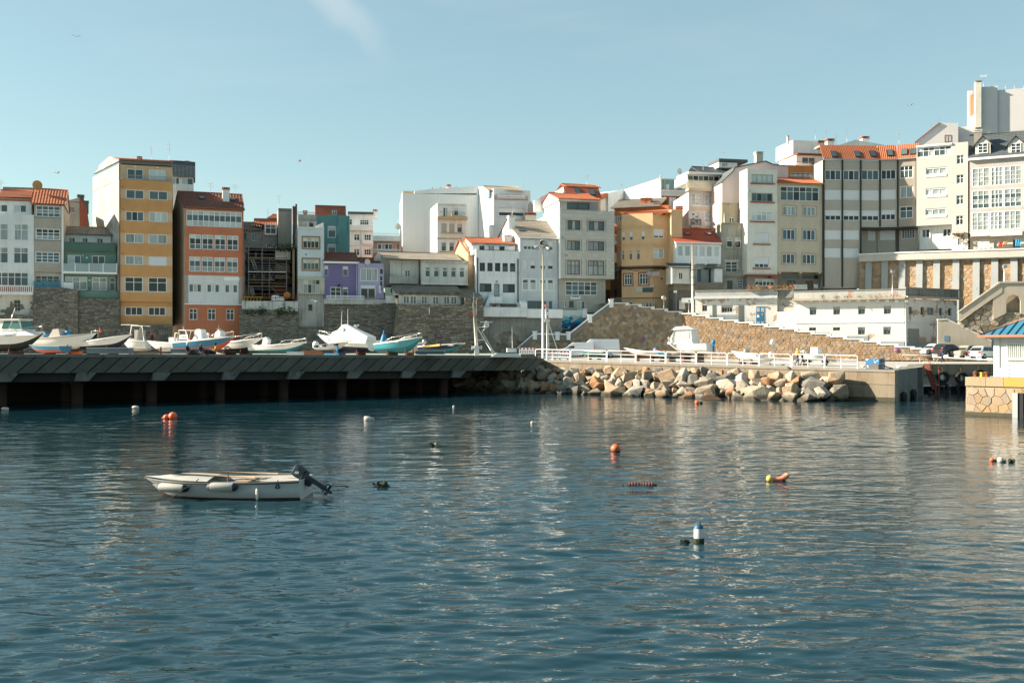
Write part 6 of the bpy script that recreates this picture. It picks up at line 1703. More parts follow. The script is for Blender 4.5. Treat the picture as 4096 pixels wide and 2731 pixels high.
RUBS = mat('shaded_rubble', (.34, .255, .17), .9, .6, 0, .8, 1.6, dcol=(.15, .11, .075), island=.35)  # shaded stretch of one wall; light and shade put into two rubble tones
RWL = Plane(2075, 134.9, 2725, 134.4, 3.0); RW = Plane(2725, 134.4, 3745, 119.5, 3.0)
stepped_wall('shaded brown rubble wall with stairs in front, behind the white vans', RWL, 2075, 2725, 5, RUBS)
stepped_wall('sunlit tan rubble wall with stepped top below the derelict harbour house', RW, 2725, 3745, 6, RUB)
# street behind the wall head
b = MB(); K_ = [(RWL, 2440, 1210), (RWL, 2725, 1255), (RW, 3100, 1312), (RW, 3745, 1405)]
pa = [P.world(P.hit(x, y)[0], .5, P.hit(x, y)[1] - .35) for P, x, y in K_]; pb = [P.world(P.hit(x, y)[0], 9, P.hit(x, y)[1] - .15) for P, x, y in K_]
for i in range(3): b.face([pa[i], pa[i + 1], pb[i + 1], pb[i]])
struct(b.build('street', ASPH))
b = MB(); b.face([W(2400, 1190, 150), W(2500, 1190, 150), W(2500, 1212, 139), W(2395, 1218, 139)]); struct(b.build('alley', mat('alley_paving', (.26, .25, .22), .9, .4, 0, .2)))
# stair with white handrail walls
def parapet_run(name, label, pts, off, hgt=.95, cat='wall', post=()):
    r0 = empty(name, RWL.world(RWL.hit(*pts[0], off)[0], off, RWL.hit(*pts[0], off)[1] - hgt)); tag(r0, label, cat)
    for (xa, ya), (xb, yb) in zip(pts, pts[1:]):
        ua, za = RWL.hit(xa, ya, off); ub, zb = RWL.hit(xb, yb, off)
        def wv(u, y, z): return RWL.world(u, y, z) - r0.location
        m = MB(); m.hexa([wv(ua, off, za - hgt), wv(ub, off, zb - hgt), wv(ub, off + .25, zb - hgt), wv(ua, off + .25, za - hgt), wv(ua, off, za - .2), wv(ub, off, zb - .2), wv(ub, off + .25, zb - .2), wv(ua, off + .25, za - .2)]); m.build('panel', pl('stair_render', (.20, .19, .165), dirt=.5), r0)
        m = MB(); m.hexa([wv(ua, off - .08, za - .198), wv(ub, off - .08, zb - .198), wv(ub, off + .33, zb - .198), wv(ua, off + .33, za - .198), wv(ua, off - .08, za), wv(ub, off - .08, zb), wv(ub, off + .33, zb), wv(ua, off + .33, za)]); m.build('handrail', WD, r0)
    for x, y in post:
        u, z = RWL.hit(x, y, off); m = MB()
        c = [wv(u + dx, off + dy, 0) for dx, dy in ((-.28, -.12), (.28, -.12), (.28, .38), (-.28, .38))]
        m.hexa([Vector((v.x, v.y, z + RWL.z0 - 1.0 - r0.location.z + 0)) if 0 else v + Vector((0, 0, z - 1.0)) for v in c] + [v + Vector((0, 0, z)) for v in c])
        c2 = [wv(u + dx, off + dy, 0) for dx, dy in ((-.36, -.2), (.36, -.2), (.36, .46), (-.36, .46))]
        m.hexa([v + Vector((0, 0, z + .002)) for v in c2] + [v + Vector((0, 0, z + .14)) for v in c2]); m.build('post', WD, r0)
parapet_run('stair_parapet', 'grey stair parapet with white handrail climbing from quay to street', ((2068, 1390), (2135, 1332), (2275, 1334), (2362, 1265), (2444, 1205)), -.25, 1.0, post=((2139, 1328), (2230, 1331), (2274, 1330), (2360, 1261), (2445, 1200)))
# small wall blocks on the street edge
# ---------------------------------------------------------------- sunlit buttressed retaining wall, right
BP = Plane(3430, 139.8, 4300, 127.5, 3.2)
bw = BP.root('buttress_wall'); tag(bw, 'sunlit retaining wall of orange rubble with pale sloping buttresses', 'wall')
tz = [BP.hit(x, y) for x, y in ((3430, 1045), (3600, 1038), (4096, 1024), (4300, 1018))]
RUB2 = mat('orange_rubble', (.36, .245, .145), .9, .6, 0, .8, 1.6, dcol=(.22, .135, .075), island=.2)
RUBM2 = mat('sand_mortar', (.40, .31, .205), .95, .5, .1, .5)
lean = .14
b = MB(); zt = tz[0][1]
n = 10
for i in range(n):
    x0, x1 = lerp(0, BP.len, i / n), lerp(0, BP.len, (i + 1) / n)
    za, zb = top_at(tz, x0), top_at(tz, x1)
    b.hexa([(x0, 0, 0), (x1, 0, 0), (x1, 6, 0), (x0, 6, 0), (x0, lean * za, za), (x1, lean * zb, zb), (x1, 6, zb), (x0, 6, za)])
b.build('core', RUBM2, bw)
rubble(BP, bw, tz, RUB2, (.62, .42), 9, .06, lean=lean, bottom=[(0, 5.0), (BP.len * .45, 4.5), (BP.len * .62, 1.0), (BP.len, .5)])
for px in (3475, 3540, 3610, 3680, 3750, 3828, 3910, 3985, 4063, 4140):
    u, z = BP.hit(px - 8, 1038, -.4)
    z = top_at(tz, u) - .02; m = MB(); w = .42; pr = .34
    m.hexa([(u - w, -pr, 0), (u + w, -pr, 0), (u + w, 1, 0), (u - w, 1, 0), (u - w, lean * z - pr, z), (u + w, lean * z - pr, z), (u + w, lean * z + .5, z), (u - w, lean * z + .5, z)])
    m.build('buttress', pl('buttress_concrete', (.34, .36, .355), dirt=.25, streak=.25), bw)
m = MB()
for i in range(n):
    x0, x1 = lerp(0, BP.len, i / n), lerp(0, BP.len, (i + 1) / n); za, zb = top_at(tz, x0), top_at(tz, x1); y = lean * zt - .9
    m.hexa([(x0, y, za + .01), (x1, y, zb + .01), (x1, y + .6, zb + .01), (x0, y + .6, za + .01), (x0, y, za + .95), (x1, y, zb + .95), (x1, y + .6, zb + .95), (x0, y + .6, za + .95)])
m.build('parapet', pl('parapet_offwhite', (.50, .47, .42), streak=.15), bw)
m = MB()
for i in range(n):
    x0, x1 = lerp(0, BP.len, i / n), lerp(0, BP.len, (i + 1) / n); za, zb = top_at(tz, x0), top_at(tz, x1); y = lean * zt - 1.0
    m.hexa([(x0, y, za + .955), (x1, y, zb + .955), (x1, y + .8, zb + .955), (x0, y + .8, za + .955), (x0, y, za + 1.12), (x1, y, zb + 1.12), (x1, y + .8, zb + 1.12), (x0, y + .8, za + 1.12)])
m.build('coping', WB, bw)
rr3 = random.Random(8)
for k in range(22):
    m = MB(); u = rr3.uniform(1, BP.len - 4); z = rr3.uniform(3.5, zt - .5)
    for i in range(24):
        p = Vector((u + rr3.gauss(0, .16), lean * z - .18 + rr3.gauss(0, .08), z + rr3.gauss(0, .13))); a = Vector((rr3.gauss(0, 1), rr3.gauss(0, 1), rr3.gauss(0, 1))) * .07; c = Vector((rr3.gauss(0, 1), rr3.gauss(0, 1), rr3.gauss(0, 1))) * .07
        m.face([p, p + a, p + a + c, p + c])
    m.build('weed', mat('weed_green', (.07, .075, .025), .9, .3, 0, 0), bw)
# ---------------------------------------------------------------- cross stairs, arch and ramp wall behind the parked cars
h = House('arched_stair', 'pale stair flight with an arched niche climbing right behind the blue roof', R22, 750, 121.5, 1900, 119.0, 1250, cat='stairs', th=4)
ST = pl('stair_pale', (.42, .375, .305), streak=.5, dirt=.35, dcol=(.28, .24, .18))
h.poly('stair_parapet', ((750, 1020), (750, 905), (1275, 530), (1295, 535), (1295, 655)), -.3, .4, ST)
h.poly('coping', ((745, 908), (750, 895), (1270, 520), (1900, 515), (1900, 535), (1275, 540)), -.4, .6, ST)
h.poly('landing_wall', ((1295, 660), (1295, 540), (1900, 530), (1900, 1000), (1700, 1000), (1525, 915), (1525, 760), (1500, 705), (1435, 685), (1370, 705), (1345, 760), (1345, 915), (1180, 1000), (1180, 720)), -.25, .6, ST)
h.poly('niche', ((1340, 915), (1340, 690), (1530, 690), (1530, 915)), .7, .3, pl('niche_tan', (.35, .29, .20)))
rb = [h.uz(x, y) for x, y in ((770, 1020), (1180, 735), (1300, 700), (1900, 900))]
BR2 = mat('grey_rubble', (.30, .25, .18), .9, .5, 0, .5, 1.2, dcol=(.13, .10, .075), island=.45)
b = MB(); xs_ = [0, h.uz(1300, 800)[0], h.len]
b.prism([(rb[0][0], .05, 0), (h.len, .05, 0), (h.len, .05, h.uz(1800, 930)[1]), (rb[2][0], .05, h.uz(1300, 900)[1]), (rb[1][0], .05, rb[1][1]), (rb[0][0], .05, rb[0][1])], (0, 3, 0)); h.mb(b, 'core', RUBM)
rubble(h, h.own, [rb[0], rb[1], (rb[1][0] + .6, rb[1][1] - .3), (rb[2][0], h.uz(1300, 905)[1]), (h.len, h.uz(1900, 925)[1])], BR2, (.85, .62), 21, .12)
h = House('ramp_wall', 'stained concrete ramp wall with sloping top behind the parked cars', R22, 487, 121.0, 1160, 119.4, 1330, cat='wall', th=1)
CW = pl('ramp_concrete', (.34, .31, .255), streak=.4, dirt=.35, dcol=(.2, .17, .13))
h.poly('wall', ((487, 1340), (487, 1000), (600, 995), (1160, 1270), (1160, 1340)), 0, .6, CW); h.poly('coping', ((484, 1005), (484, 988), (602, 984), (1165, 1255), (1165, 1275), (600, 1000)), -.08, .8, pl('coping_worn', (.5, .48, .43), wear=((.12, .11, .09), .5, 1.2)))
h.box('hatch', 566, 1200, 630, 1270, .03, 0, mat('blue_hatch', (.12, .20, .26), .6)); b = MB(); p0, p1 = h.uz(720, 1005, 1), h.uz(1080, 1175, 1); b.tube([(p0[0], 1, p0[1]), (p1[0], 1, p1[1])], .05, 6); h.mb(b, 'handrail', GALV)
# raised parking terrace with its own low rubble wall and white dashes of kerb
PT = Plane(3735, 117.0, 4300, 113.0, 3.0); r_ = PT.root('parking_wall'); tag(r_, 'low rubble wall with white block kerb below the parked cars', 'wall')
tp = [PT.hit(x, y) for x, y in ((3735, 1425), (3960, 1440), (4300, 1455))]
wall_core(PT, r_, tp, 1.0, RUBM); rubble(PT, r_, [(x, z - .1) for x, z in tp], RUB, (.8, .42), 31, .09)
for px in range(3740, 4120, 44):
    u, z = PT.hit(px, lerp(1425, 1452, (px - 3735) / 400)); m = MB(); m.box((u - .25, -.1, z - .12), (u + .25, .35, z + .28)); m.build('kerb_block', WD, r_)
m = MB(); m.hexa([(0, -.12, tp[0][1] - .14), (PT.len, -.12, tp[2][1] - .14), (PT.len, .3, tp[2][1] - .14), (0, .3, tp[0][1] - .14), (0, -.12, tp[0][1] + .02), (PT.len, -.12, tp[2][1] + .02), (PT.len, .3, tp[2][1] + .02), (0, .3, tp[0][1] + .02)]); m.build('kerb', WD, r_)
b = MB(); pz = PT.z0 + tp[0][1] - .05
b.face([PT.world(-1, .3, tp[0][1] - .05), PT.world(PT.len, .3, tp[2][1] - .05), PT.world(PT.len, 9, tp[2][1] + .25), PT.world(-1, 9, tp[0][1] + .25)]); struct(b.build('parking', ASPH))
def parkz(u, y): return PT.world(u, y, lerp(tp[0][1], tp[2][1], u / PT.len) - .05 + .3 * (y - .3) / 8.7)
# ---------------------------------------------------------------- boats
BW = mat('gelcoat_white', (.72, .71, .67), .3, .12, .12, 0, dcol=(.5, .42, .3)); BNAVY = mat('antifoul_navy', (.012, .018, .035), .6, .3, .1, .1); BBLK = mat('antifoul_black', (.025, .026, .026), .7, .4, .1, .1)
BTEAL = mat('antifoul_teal', (.02, .17, .20), .6, .3, .1, .1); BBLUE = mat('hull_blue', (.02, .15, .26), .35, .2, .1, 0); BRED = mat('antifoul_red', (.50, .075, .03), .6, .3, .15, .1); BTURQ = mat('hull_turquoise', (.05, .27, .33), .35, .15, .1, 0)
BCRM = mat('hull_cream', (.60, .52, .40), .5, .25, .2, 0); BNV = mat('hull_navy', (.015, .025, .08), .4, .15, .1, 0); BGRN = mat('hull_green', (.04, .17, .17), .45, .2, .1, 0)
CANV = mat('canvas_white', (.66, .66, .64), .9, .2, .1, .3); CANVB = mat('canvas_beige', (.42, .39, .34), .9, .2, .1, .3); TARPB = mat('tarp_blue', (.02, .18, .36), .6, .2, .1, .2); STEEL = mat('stainless', (.62, .60, .56), .25, .0, 0, 0, metal=.7); ORNG = mat('orange_plastic', (.65, .12, .03), .5, .15, 0, 0); RUBB = mat('rubber', (.015, .015, .015), .8, .2, 0, .2)
def hull_rows(L_, B_, hs, hb, rake=.5, keel0=0.0, pw=2.0, tw=.88, ks=.62):
    R = []
    for i in range(15):
        s = i / 14
        b = B_ / 2 * lerp(tw, 1, min(1, s / .3)) * (1 - max(0, (s - .42) / .58) ** pw) + .015
        zs = lerp(hs, hb, s) - (.07 * hs) * math.sin(math.pi * s)
        zk = keel0 + zs * .93 * max(0, (s - ks) / (1 - ks)) ** 2.3
        d = zs - zk; fl = max(0, (s - .4) / .6)
        pts = [(0, zk), (b * lerp(.60, .35, fl), zk + d * .12), (b * lerp(.90, .62, fl), zk + d * .40), (b * lerp(.96, .80, fl), zk + d * .70), (b, zs - d * .10 - .02), (b + .03, zs - d * .08), (b + .03, zs), (b * .86, zs + .0), (b * .84, zs - .16), (0, zs - .10)]
        row = []
        for y, z in pts:
            row.append(Vector((s * (L_ - rake) + rake * s * s * min(1, max(0, (z - keel0) / max(zs - keel0, .01))), y, z)))
        R.append(row)
    return R
HM = [0, 0, 1, 1, 2, 2, 2, 3, 3]
class Boat:
    def __init__(s, name, label, ps, pb, ds, db, yk, ygs, ygb, mats, beam, group=None, rake=.6, zk=None, cat='boat', pw=2.0, mi=None, roll=0.0, ks=.62):
        a = Vector((WX(ps, ds), ds)); b = Vector((WX(pb, db), db))
        s.L = (b - a).length; k = ds / F
        z0 = WZ(yk, (ds + db) / 2) if zk is None else zk
        hs, hb = WZ(ygs, ds) - z0, WZ(ygb, db) - z0
        s.hs, s.hb, s.B, s.z0, s.k = hs, hb, beam, z0, k
        s.rz = math.atan2(b.y - a.y, b.x - a.x)
        s.o = empty(name, (a.x, a.y, z0), s.rz); tag(s.o, label, cat, group)
        if roll: s.o.rotation_euler = (roll, 0, s.rz)
        R = hull_rows(s.L, beam, hs, hb, rake, pw=pw, ks=ks)
        m = MB()
        m.grid(R, mis=mi or HM); m.grid([[Vector((p.x, -p.y, p.z)) for p in r][::-1] for r in R], mis=(mi or HM)[::-1])
        tr = R[0]; m.face([tr[j] for j in (0, 1, 2, 3, 4, 5, 6)] + [Vector((tr[j].x, -tr[j].y, tr[j].z)) for j in (6, 5, 4, 3, 2, 1)], 1)
        m.build('hull', mats, s.o); s.R = R
    def sheer(s, f):
        return lerp(s.hs, s.hb, f) - .07 * s.hs * math.sin(math.pi * f)
    def half(s, f):
        return s.B / 2 * lerp(.88, 1, min(1, f / .3)) * (1 - max(0, (f - .42) / .58) ** 2)
    def rail(s, f0, f1, h=.42, m=None, n=4):
        q = MB(); pts = {1: [], -1: []}
        for i in range(n * 2 + 1):
            f = lerp(f0, f1, i / (n * 2)); x = f * s.L * .985
            for sg in (1, -1): pts[sg].append(Vector((x, sg * max(.04, s.half(f) * .9), s.sheer(f) + h * min(1, i / 1.5))))
        for sg in (1, -1):
            q.tube(pts[sg], .022, 5)
            for i in range(2, n * 2 + 1, 2): p = pts[sg][i]; q.tube([p, (p.x - .08, p.y, p.z - h)], .016, 4)
        q.tube([pts[1][-1], pts[-1][-1]], .022, 5)
        q.build('rail', m or STEEL, s.o)
    def prism(s, name, prof, w0, w1, m, cap=None):   # side profile (x, z) loft: lower points wide, upper narrow
        zmin = min(p[1] for p in prof); zmax = max(p[1] for p in prof)
        q = MB(); n = len(prof)
        A = [(x, lerp(w0, w1, (z - zmin) / max(zmax - zmin, .01)) / 2, z) for x, z in prof]
        C = [(x, -y, z) for x, y, z in A]
        q.face(A); q.face(C[::-1])
        for i in range(n): j = (i + 1) % n; q.face([A[j], A[i], C[i], C[j]])
        return q.build(name, m, s.o)
    def motor(s, x=-.25, z=None, h=1.0, m=None, tilt=0.0, name='outboard'):
        z = s.hs if z is None else z
        q = MB(); c = m or DARKM
        q.lathe([(.02, .38), (.17, .34), (.22, .12), (.2, -.05), (.12, -.12)], (x, 0, z + .15), 8); q.box((x - .10, -.08, z - .75), (x + .07, .08, z + .08)); q.box((x - .28, -.03, z - .95), (x + .1, .03, z - .75)); q.tube([(x - .28, 0, z - .92), (x + .1, 0, z - .92)], .07, 6)
        return q.build(name, [c], s.o)
    def box(s, name, a, b, m):
        q = MB(); q.box(a, b); return q.build(name, m, s.o)
    def name_text(s, body, f, zf, size=.22, m=None):
        z = s.sheer(f) * zf
        fl_ = abs(s.rz) > 1.57; M = Matrix.Translation((f * s.L, (s.half(f) + .06) * (1 if fl_ else -1), z)) @ (Matrix.Rotation(math.pi, 4, 'Z') if fl_ else Matrix()) @ RX90
        letters(body, size, m or mat('letter_navy', (.03, .04, .08), .6, 0, 0, 0), s.o, M, name='registration')
    def stand(s, fr=(.2, .6)):
        g = gz(CX + s.o.location.x / s.o.location.y * F, s.o.location.y) - s.z0
        for f in fr:
            q = MB(); b = s.half(f) * .7
            for sg in (1, -1): q.tube([(f * s.L, sg * b * 1.25, g), (f * s.L, sg * b, s.sheer(f) * .34)], .05, 5)
            q.box((f * s.L - .1, -b, g), (f * s.L + .1, b, max(g + .1, .02)))
            q.build('stand', RUST, s.o)
GRP = 'boats laid up on the harbour deck'
M4 = lambda bot, top, st=None, dk=None: [bot, top, st or BW, dk or BW]

B = Boat('cabin_cruiser', 'white cabin cruiser with black bottom and glazed wheelhouse at far left', -105, 178, 101, 99, 1404, 1342, 1325, M4(BBLK, BW), 2.7, GRP)
b0 = B.sheer(.4); X = lambda px: (px + 105) / 283 * B.L
B.prism('foredeck', [(X(-60), b0 - .2), (X(165), b0 - .05), (X(115), b0 + .45), (X(-60), b0 + .5)], 2.2, 1.7, BW)
B.prism('wheelhouse', [(X(-70), b0 + .48), (X(116), b0 + .44), (X(100), b0 + 1.45), (X(-70), b0 + 1.5)], 1.9, 1.5, BW)
for a, c, d, e in ((35, 60, 40, 70), (-25, 25, -20, 22), (66, 110, 76, 97)):
    for sg in (1, -1):
        q = MB(); q.face([(X(a), sg * .965, b0 + .6), (X(c), sg * .965, b0 + .6), (X(e), sg * .80, b0 + 1.36), (X(d), sg * .80, b0 + 1.36)]); q.build('window', glass('boat_glass', (.05, .13, .11), .1), B.o)
q = MB(); q.face([(X(117), -.85, b0 + .6), (X(117), .85, b0 + .6), (X(104), .7, b0 + 1.36), (X(104), -.7, b0 + 1.36)]); q.build('windscreen', MATS['boat_glass'], B.o)
B.box('roof', (X(-75), -.95, b0 + 1.46), (X(106), .95, b0 + 1.58), BW); B.rail(.45, .98, .5); q = MB(); q.tube([(X(45), 0, b0 + 1.55), (X(62), 0, b0 + 2.7)], .03, 5); q.build('aerial', STEEL, B.o); B.name_text('7-CO-1-90-06', .62, .88, .16); B.stand()
B = Boat('open_skiff', 'white open boat with beige console cover and blue drums beside the cruiser', 150, 385, 107, 104.5, 1398, 1354, 1330, M4(BW, BW, mat('gunwale_grey', (.3, .3, .28))), 2.2, GRP)
B.prism('console_cover', [(1.9, B.sheer(.4) - .2), (3.6, B.sheer(.5) - .1), (3.2, B.sheer(.5) + .8), (2.5, B.sheer(.4) + .82)], 1.2, .9, CANVB); B.box('bench', (.1, -.9, B.hs - .1), (1.0, .9, B.hs + .42), BW); B.stand()
for x in (1.0, 3.9):
    q = MB(); q.lathe([(.3, 0), (.32, .3), (.3, .75), (.05, .78)], (x, .2, B.sheer(x / B.L) - .15), 10); q.build('blue_drum', TARPB, B.o)
B = Boat('small_dinghy', 'small blue dinghy with orange red bottom lying on the deck edge', 262, 116, 84, 86, 1411, 1384, 1378, M4(BRED, BBLUE, BTEAL, WOOD), 1.4, GRP, rake=.35)
B = Boat('navy_bottom_boat', 'white boat with navy bottom, square windscreen frame and flag', 332, 528, 106, 103.5, 1397, 1372, 1336, M4(BNAVY, BW), 2.2, GRP)
s_ = B.sheer(.4); B.box('console', (1.5, -.5, s_ - .3), (2.6, .5, s_ + .12), BW); q = MB()
for x in (1.6, 2.5): q.tube([(x, -.45, s_), (x, -.45, s_ + .95)], .03, 5)
q.tube([(1.6, -.45, s_ + .95), (2.5, -.45, s_ + .95)], .03, 5); q.build('frame', STEEL, B.o); B.box('screen', (1.65, -.46, s_ + .1), (2.45, -.44, s_ + .9), GD)
q = MB(); q.tube([(2.6, -.4, s_ + .2), (2.6, -.4, s_ + 1.5)], .015, 4); q.face([(2.6, -.4, s_ + 1.45), (2.85, -.35, s_ + 1.0), (2.8, -.4, s_ + .75), (2.6, -.4, s_ + .8)]); q.build('flag', [ORNG], B.o); B.stand(); B.name_text('7-VI-3-1', .6, .86, .16)
B = Boat('hardtop_boat', 'white boat with tubular arch and lifebuoy behind the blue skip', 600, 482, 112, 113, 1402, 1362, 1352, M4(BW, BW), 2.2, GRP)
s_ = B.hs; q = MB()
for y in (-.8, .8): q.tube([(.2, y, s_ - .1), (.5, y, s_ + 1.6), (1.8, y, s_ + 1.7), (2.1, y, s_)], .05, 6)
for x in (.5, 1.2, 1.8): q.tube([(x, -.8, s_ + 1.65), (x, .8, s_ + 1.65)], .04, 5)
q.build('arch', BW, B.o); B.box('top', (2.0, -.8, s_ + 1.75), (3.2, .8, s_ + 1.82), BW); B.box('screen', (1.0, -.6, s_), (1.6, .6, s_ + 1.2), CANVB)
q = MB(); q.tube([(.25 + .25 * math.cos(t * .7), -.86, s_ + .55 + .3 * math.sin(t * .7)) for t in range(10)], .07, 6); q.build('lifebuoy', ORNG, B.o); B.motor(-.3, s_ + .1); B.box('hatch', (2.2, -.7, s_ - .2), (3.0, .7, s_ + .25), BW)
B = Boat('console_skiff', 'white console skiff with bow to the left beside the blue and red work boat', 735, 588, 104, 106, 1405, 1374, 1362, M4(BW, BW), 1.9, GRP)
s_ = B.sheer(.3); B.box('console', (.9, -.45, s_ - .3), (1.6, .45, s_ + .6), BW); q = MB(); q.tube([(.95, -.4, s_ + .6), (1.0, -.4, s_ + 1.05), (1.5, -.4, s_ + 1.05), (1.55, -.4, s_ + .6)], .05, 6); q.build('windscreen_bar', BW, B.o)
q = MB(); q.lathe([(.2, -.03), (.2, .03), (.14, .03), (.14, -.03)], (1.25, -.5, s_ + .25), 12, axis='y'); q.build('steering_wheel', DARKM, B.o); B.box('stern_locker', (.05, -.8, s_ - .2), (.6, .8, s_ + .1), BW)
B = Boat('blue_red_workboat', 'blue work boat with red bottom and white tubular stern arch', 718, 940, 102, 99, 1408, 1368, 1343, M4(BRED, BBLUE, BW), 2.3, GRP)
s_ = B.hs; q = MB()
for y in (-.85, .85): q.tube([(.35, y, s_ - .1), (.75, y, s_ + 1.2), (1.6, y, s_ + 1.2), (1.95, y, s_ + .1)], .06, 6)
for x in (.8, 1.55): q.tube([(x, -.85, s_ + 1.2), (x, .85, s_ + 1.2)], .05, 6)
q.build('arch', BW, B.o); B.box('name_board', (.85, -.9, s_ + .25), (1.9, -.86, s_ + .75), BW); letters('Orca', .36, mat('letter_dark', (.06, .05, .05), .6, 0, 0, 0), B.o, Matrix.Translation((1.4, -.91, s_ + .5)) @ RX90, name='name_lettering')
B.prism('console_cover', [(2.0, s_), (3.3, s_ + .05), (3.15, s_ + 1.2), (2.95, s_ + 1.3), (2.5, s_ + 1.28), (2.3, s_ + .95), (2.3, s_ + .6)], .95, .7, CANV); B.rail(.66, .99, .45)
B.prism('bow_cover', [(4.9, B.sheer(.85)), (5.65, B.sheer(1) - .05), (5.6, B.hb + .45), (5.3, B.hb + .62), (4.95, B.hb + .3)], .9, .6, CANV)
q = MB(); q.lathe([(.12, 0), (.06, .25), (.16, .4), (.12, .58), (.02, .62)], (3.75, 0, B.sheer(.65)), 8); q.build('winch', BW, B.o)
q = MB(); q.tube([(4.95, .2, B.sheer(.85)), (4.95, .2, B.hb + 1.15)], .03, 5); q.tube([(4.6, .2, B.hb + .7), (5.2, .2, B.hb + .7)], .02, 4); q.build('mast', WOOD, B.o); B.stand((.25, .55))
q = MB(); q.tube([(1.2, -.85, s_ + 1.2), (1.2, -.85, s_ + 1.7)], .012, 4); q.face([(1.2, -.85, s_ + 1.66), (1.4, -.85, s_ + 1.3), (1.2, -.85, s_ + 1.3)]); q.build('pennant', ORNG, B.o)
B = Boat('black_bottom_boat', 'white boat with black bottom and bow rail right of the blue and red work boat', 885, 1052, 104, 100.5, 1414, 1372, 1350, M4(BBLK, BW), 2.1, GRP)
B.rail(.3, .99, .45); B.name_text('7-CO-2-18', .68, .9, .16); B.stand()
B = Boat('turquoise_bottom_boat', 'white boat with turquoise bottom and bagged outboard near the white tarp boat', 1015, 1229, 100, 97, 1412, 1387, 1366, M4(BTEAL, BW), 2.0, GRP)
B.rail(.58, .99, .32); B.name_text('7-CO-3-12-94', .6, .82, .18); s_ = B.hs
B.prism('engine_bag', [(1.2, s_ - .1), (1.85, s_), (2.0, s_ + .7), (1.7, s_ + .98), (1.4, s_ + .85)], .6, .45, mat('plastic_bag', (.7, .66, .64), .35, .3, .2, .4, dcol=(.6, .22, .12))); B.box('transom_seat', (.1, -.8, s_ - .1), (1.1, .8, s_ + .22), BW)
B = Boat('tarp_boat', 'white cabin boat half hidden under a large white tarpaulin', 1488, 1270, 104, 106, 1405, 1368, 1336, M4(BNAVY, BW), 2.6, GRP)
s_ = B.sheer(.4); L_ = B.L; B.prism('tarpaulin', [(.1, s_ - .45), (.05, s_ + .3), (1.7, s_ + 1.05), (2.9, s_ + 1.6), (3.3, s_ + 1.55), (3.7, s_ + 1.0), (3.3, s_ + .1), (2.4, s_ - .35)], 2.75, .5, CANV); B.prism('cabin', [(2.8, s_ - .1), (4.9, s_), (4.2, s_ + .8), (3.0, s_ + 1.2)], 1.9, 1.3, BW); B.rail(.7, .99, .4)
q = MB(); q.tube([(3.6, 0, s_ + .8), (3.5, 0, s_ + 3.0)], .03, 5); q.tube([(2.7, .2, s_ + 1), (2.7, .2, s_ + 3.2)], .03, 5); q.build('rod', POLE, B.o); B.stand()
B = Boat('fender_tender', 'small white tender with dark fenders and bagged motor on a blue trailer', 1268, 1392, 96, 94.5, 1399, 1380, 1368, M4(BW, BW, mat('gunwale_bluegrey', (.2, .26, .3))), 1.6, GRP, rake=.3)
for f in (.15, .42, .75):
    q = MB(); q.lathe([(.02, -.28), (.11, -.2), (.12, .15), (.02, .26)], (f * B.L, -B.half(f) - .12, B.sheer(f) - .14), 8, axis='x'); q.build('fender', RUBB, B.o)
q = MB(); q.lathe([(.3, -.1), (.32, .25), (.2, .5), (.02, .52)], (-.15, 0, B.hs - .15), 8); q.build('engine_bag', CANV, B.o)
q = MB(); g = gz(1330, 95) - B.z0; q.box((-.3, -.6, g + .12), (2.9, -.45, g + .25)); q.box((-.3, .45, g + .12), (2.9, .6, g + .25)); q.box((2.6, -.6, g), (2.75, -.4, g + .9)); q.lathe([(.2, -.08), (.2, .08)], (.6, -.7, g + .2), 10, axis='y'); q.build('trailer', TARPB, B.o)
B = Boat('dark_bottom_launch', 'white launch with dark bottom and blue drying tarp behind the tarp boat', 1462, 1558, 110, 108, 1404, 1368, 1358, M4(BNAVY, BCRM), 2.0, GRP)
B = Boat('turquoise_boat', 'turquoise boat with bow rail raised on props', 1518, 1690, 101, 98, 1411, 1375, 1346, M4(BTEAL, BTURQ), 2.1, GRP)
B.rail(.25, .98, .38); B.stand((.3, .7)); B.name_text('7-CO-5', .55, .88, .16, FRAMEW); s_ = B.hs
q = MB(); q.lathe([(.42, 0), (.4, .3), (.22, .9), (.05, 1.15), (.08, 1.3), (.02, 1.5)], (.3, .3, s_ - .1), 9); q.build('folded_tarp', TARPB, B.o); B.motor(1.4, s_ + .1)
B = Boat('cream_hull_boat', 'cream hull lying behind the turquoise boat', 1590, 1708, 105, 103, 1412, 1385, 1366, M4(BCRM, BCRM), 1.9, GRP)
B = Boat('navy_teal_boat', 'low boat with navy topsides and teal bottom right of the cream hull', 1690, 1862, 103, 100, 1408, 1385, 1370, M4(BTEAL, BNV, BW), 1.9, GRP)
B.name_text('7-CO-8-08-11', .75, .82, .16, FRAMEW); B.motor(.2, B.hs + .2, m=GALV); q = MB(); q.tube([(.8, -.95, B.hs - .1), (3.0, -.95, B.hs + .12)], .12, 7); q.build('rolled_net', mat('yellow_canvas', (.6, .33, .08), .8, .3, 0, .3), B.o)
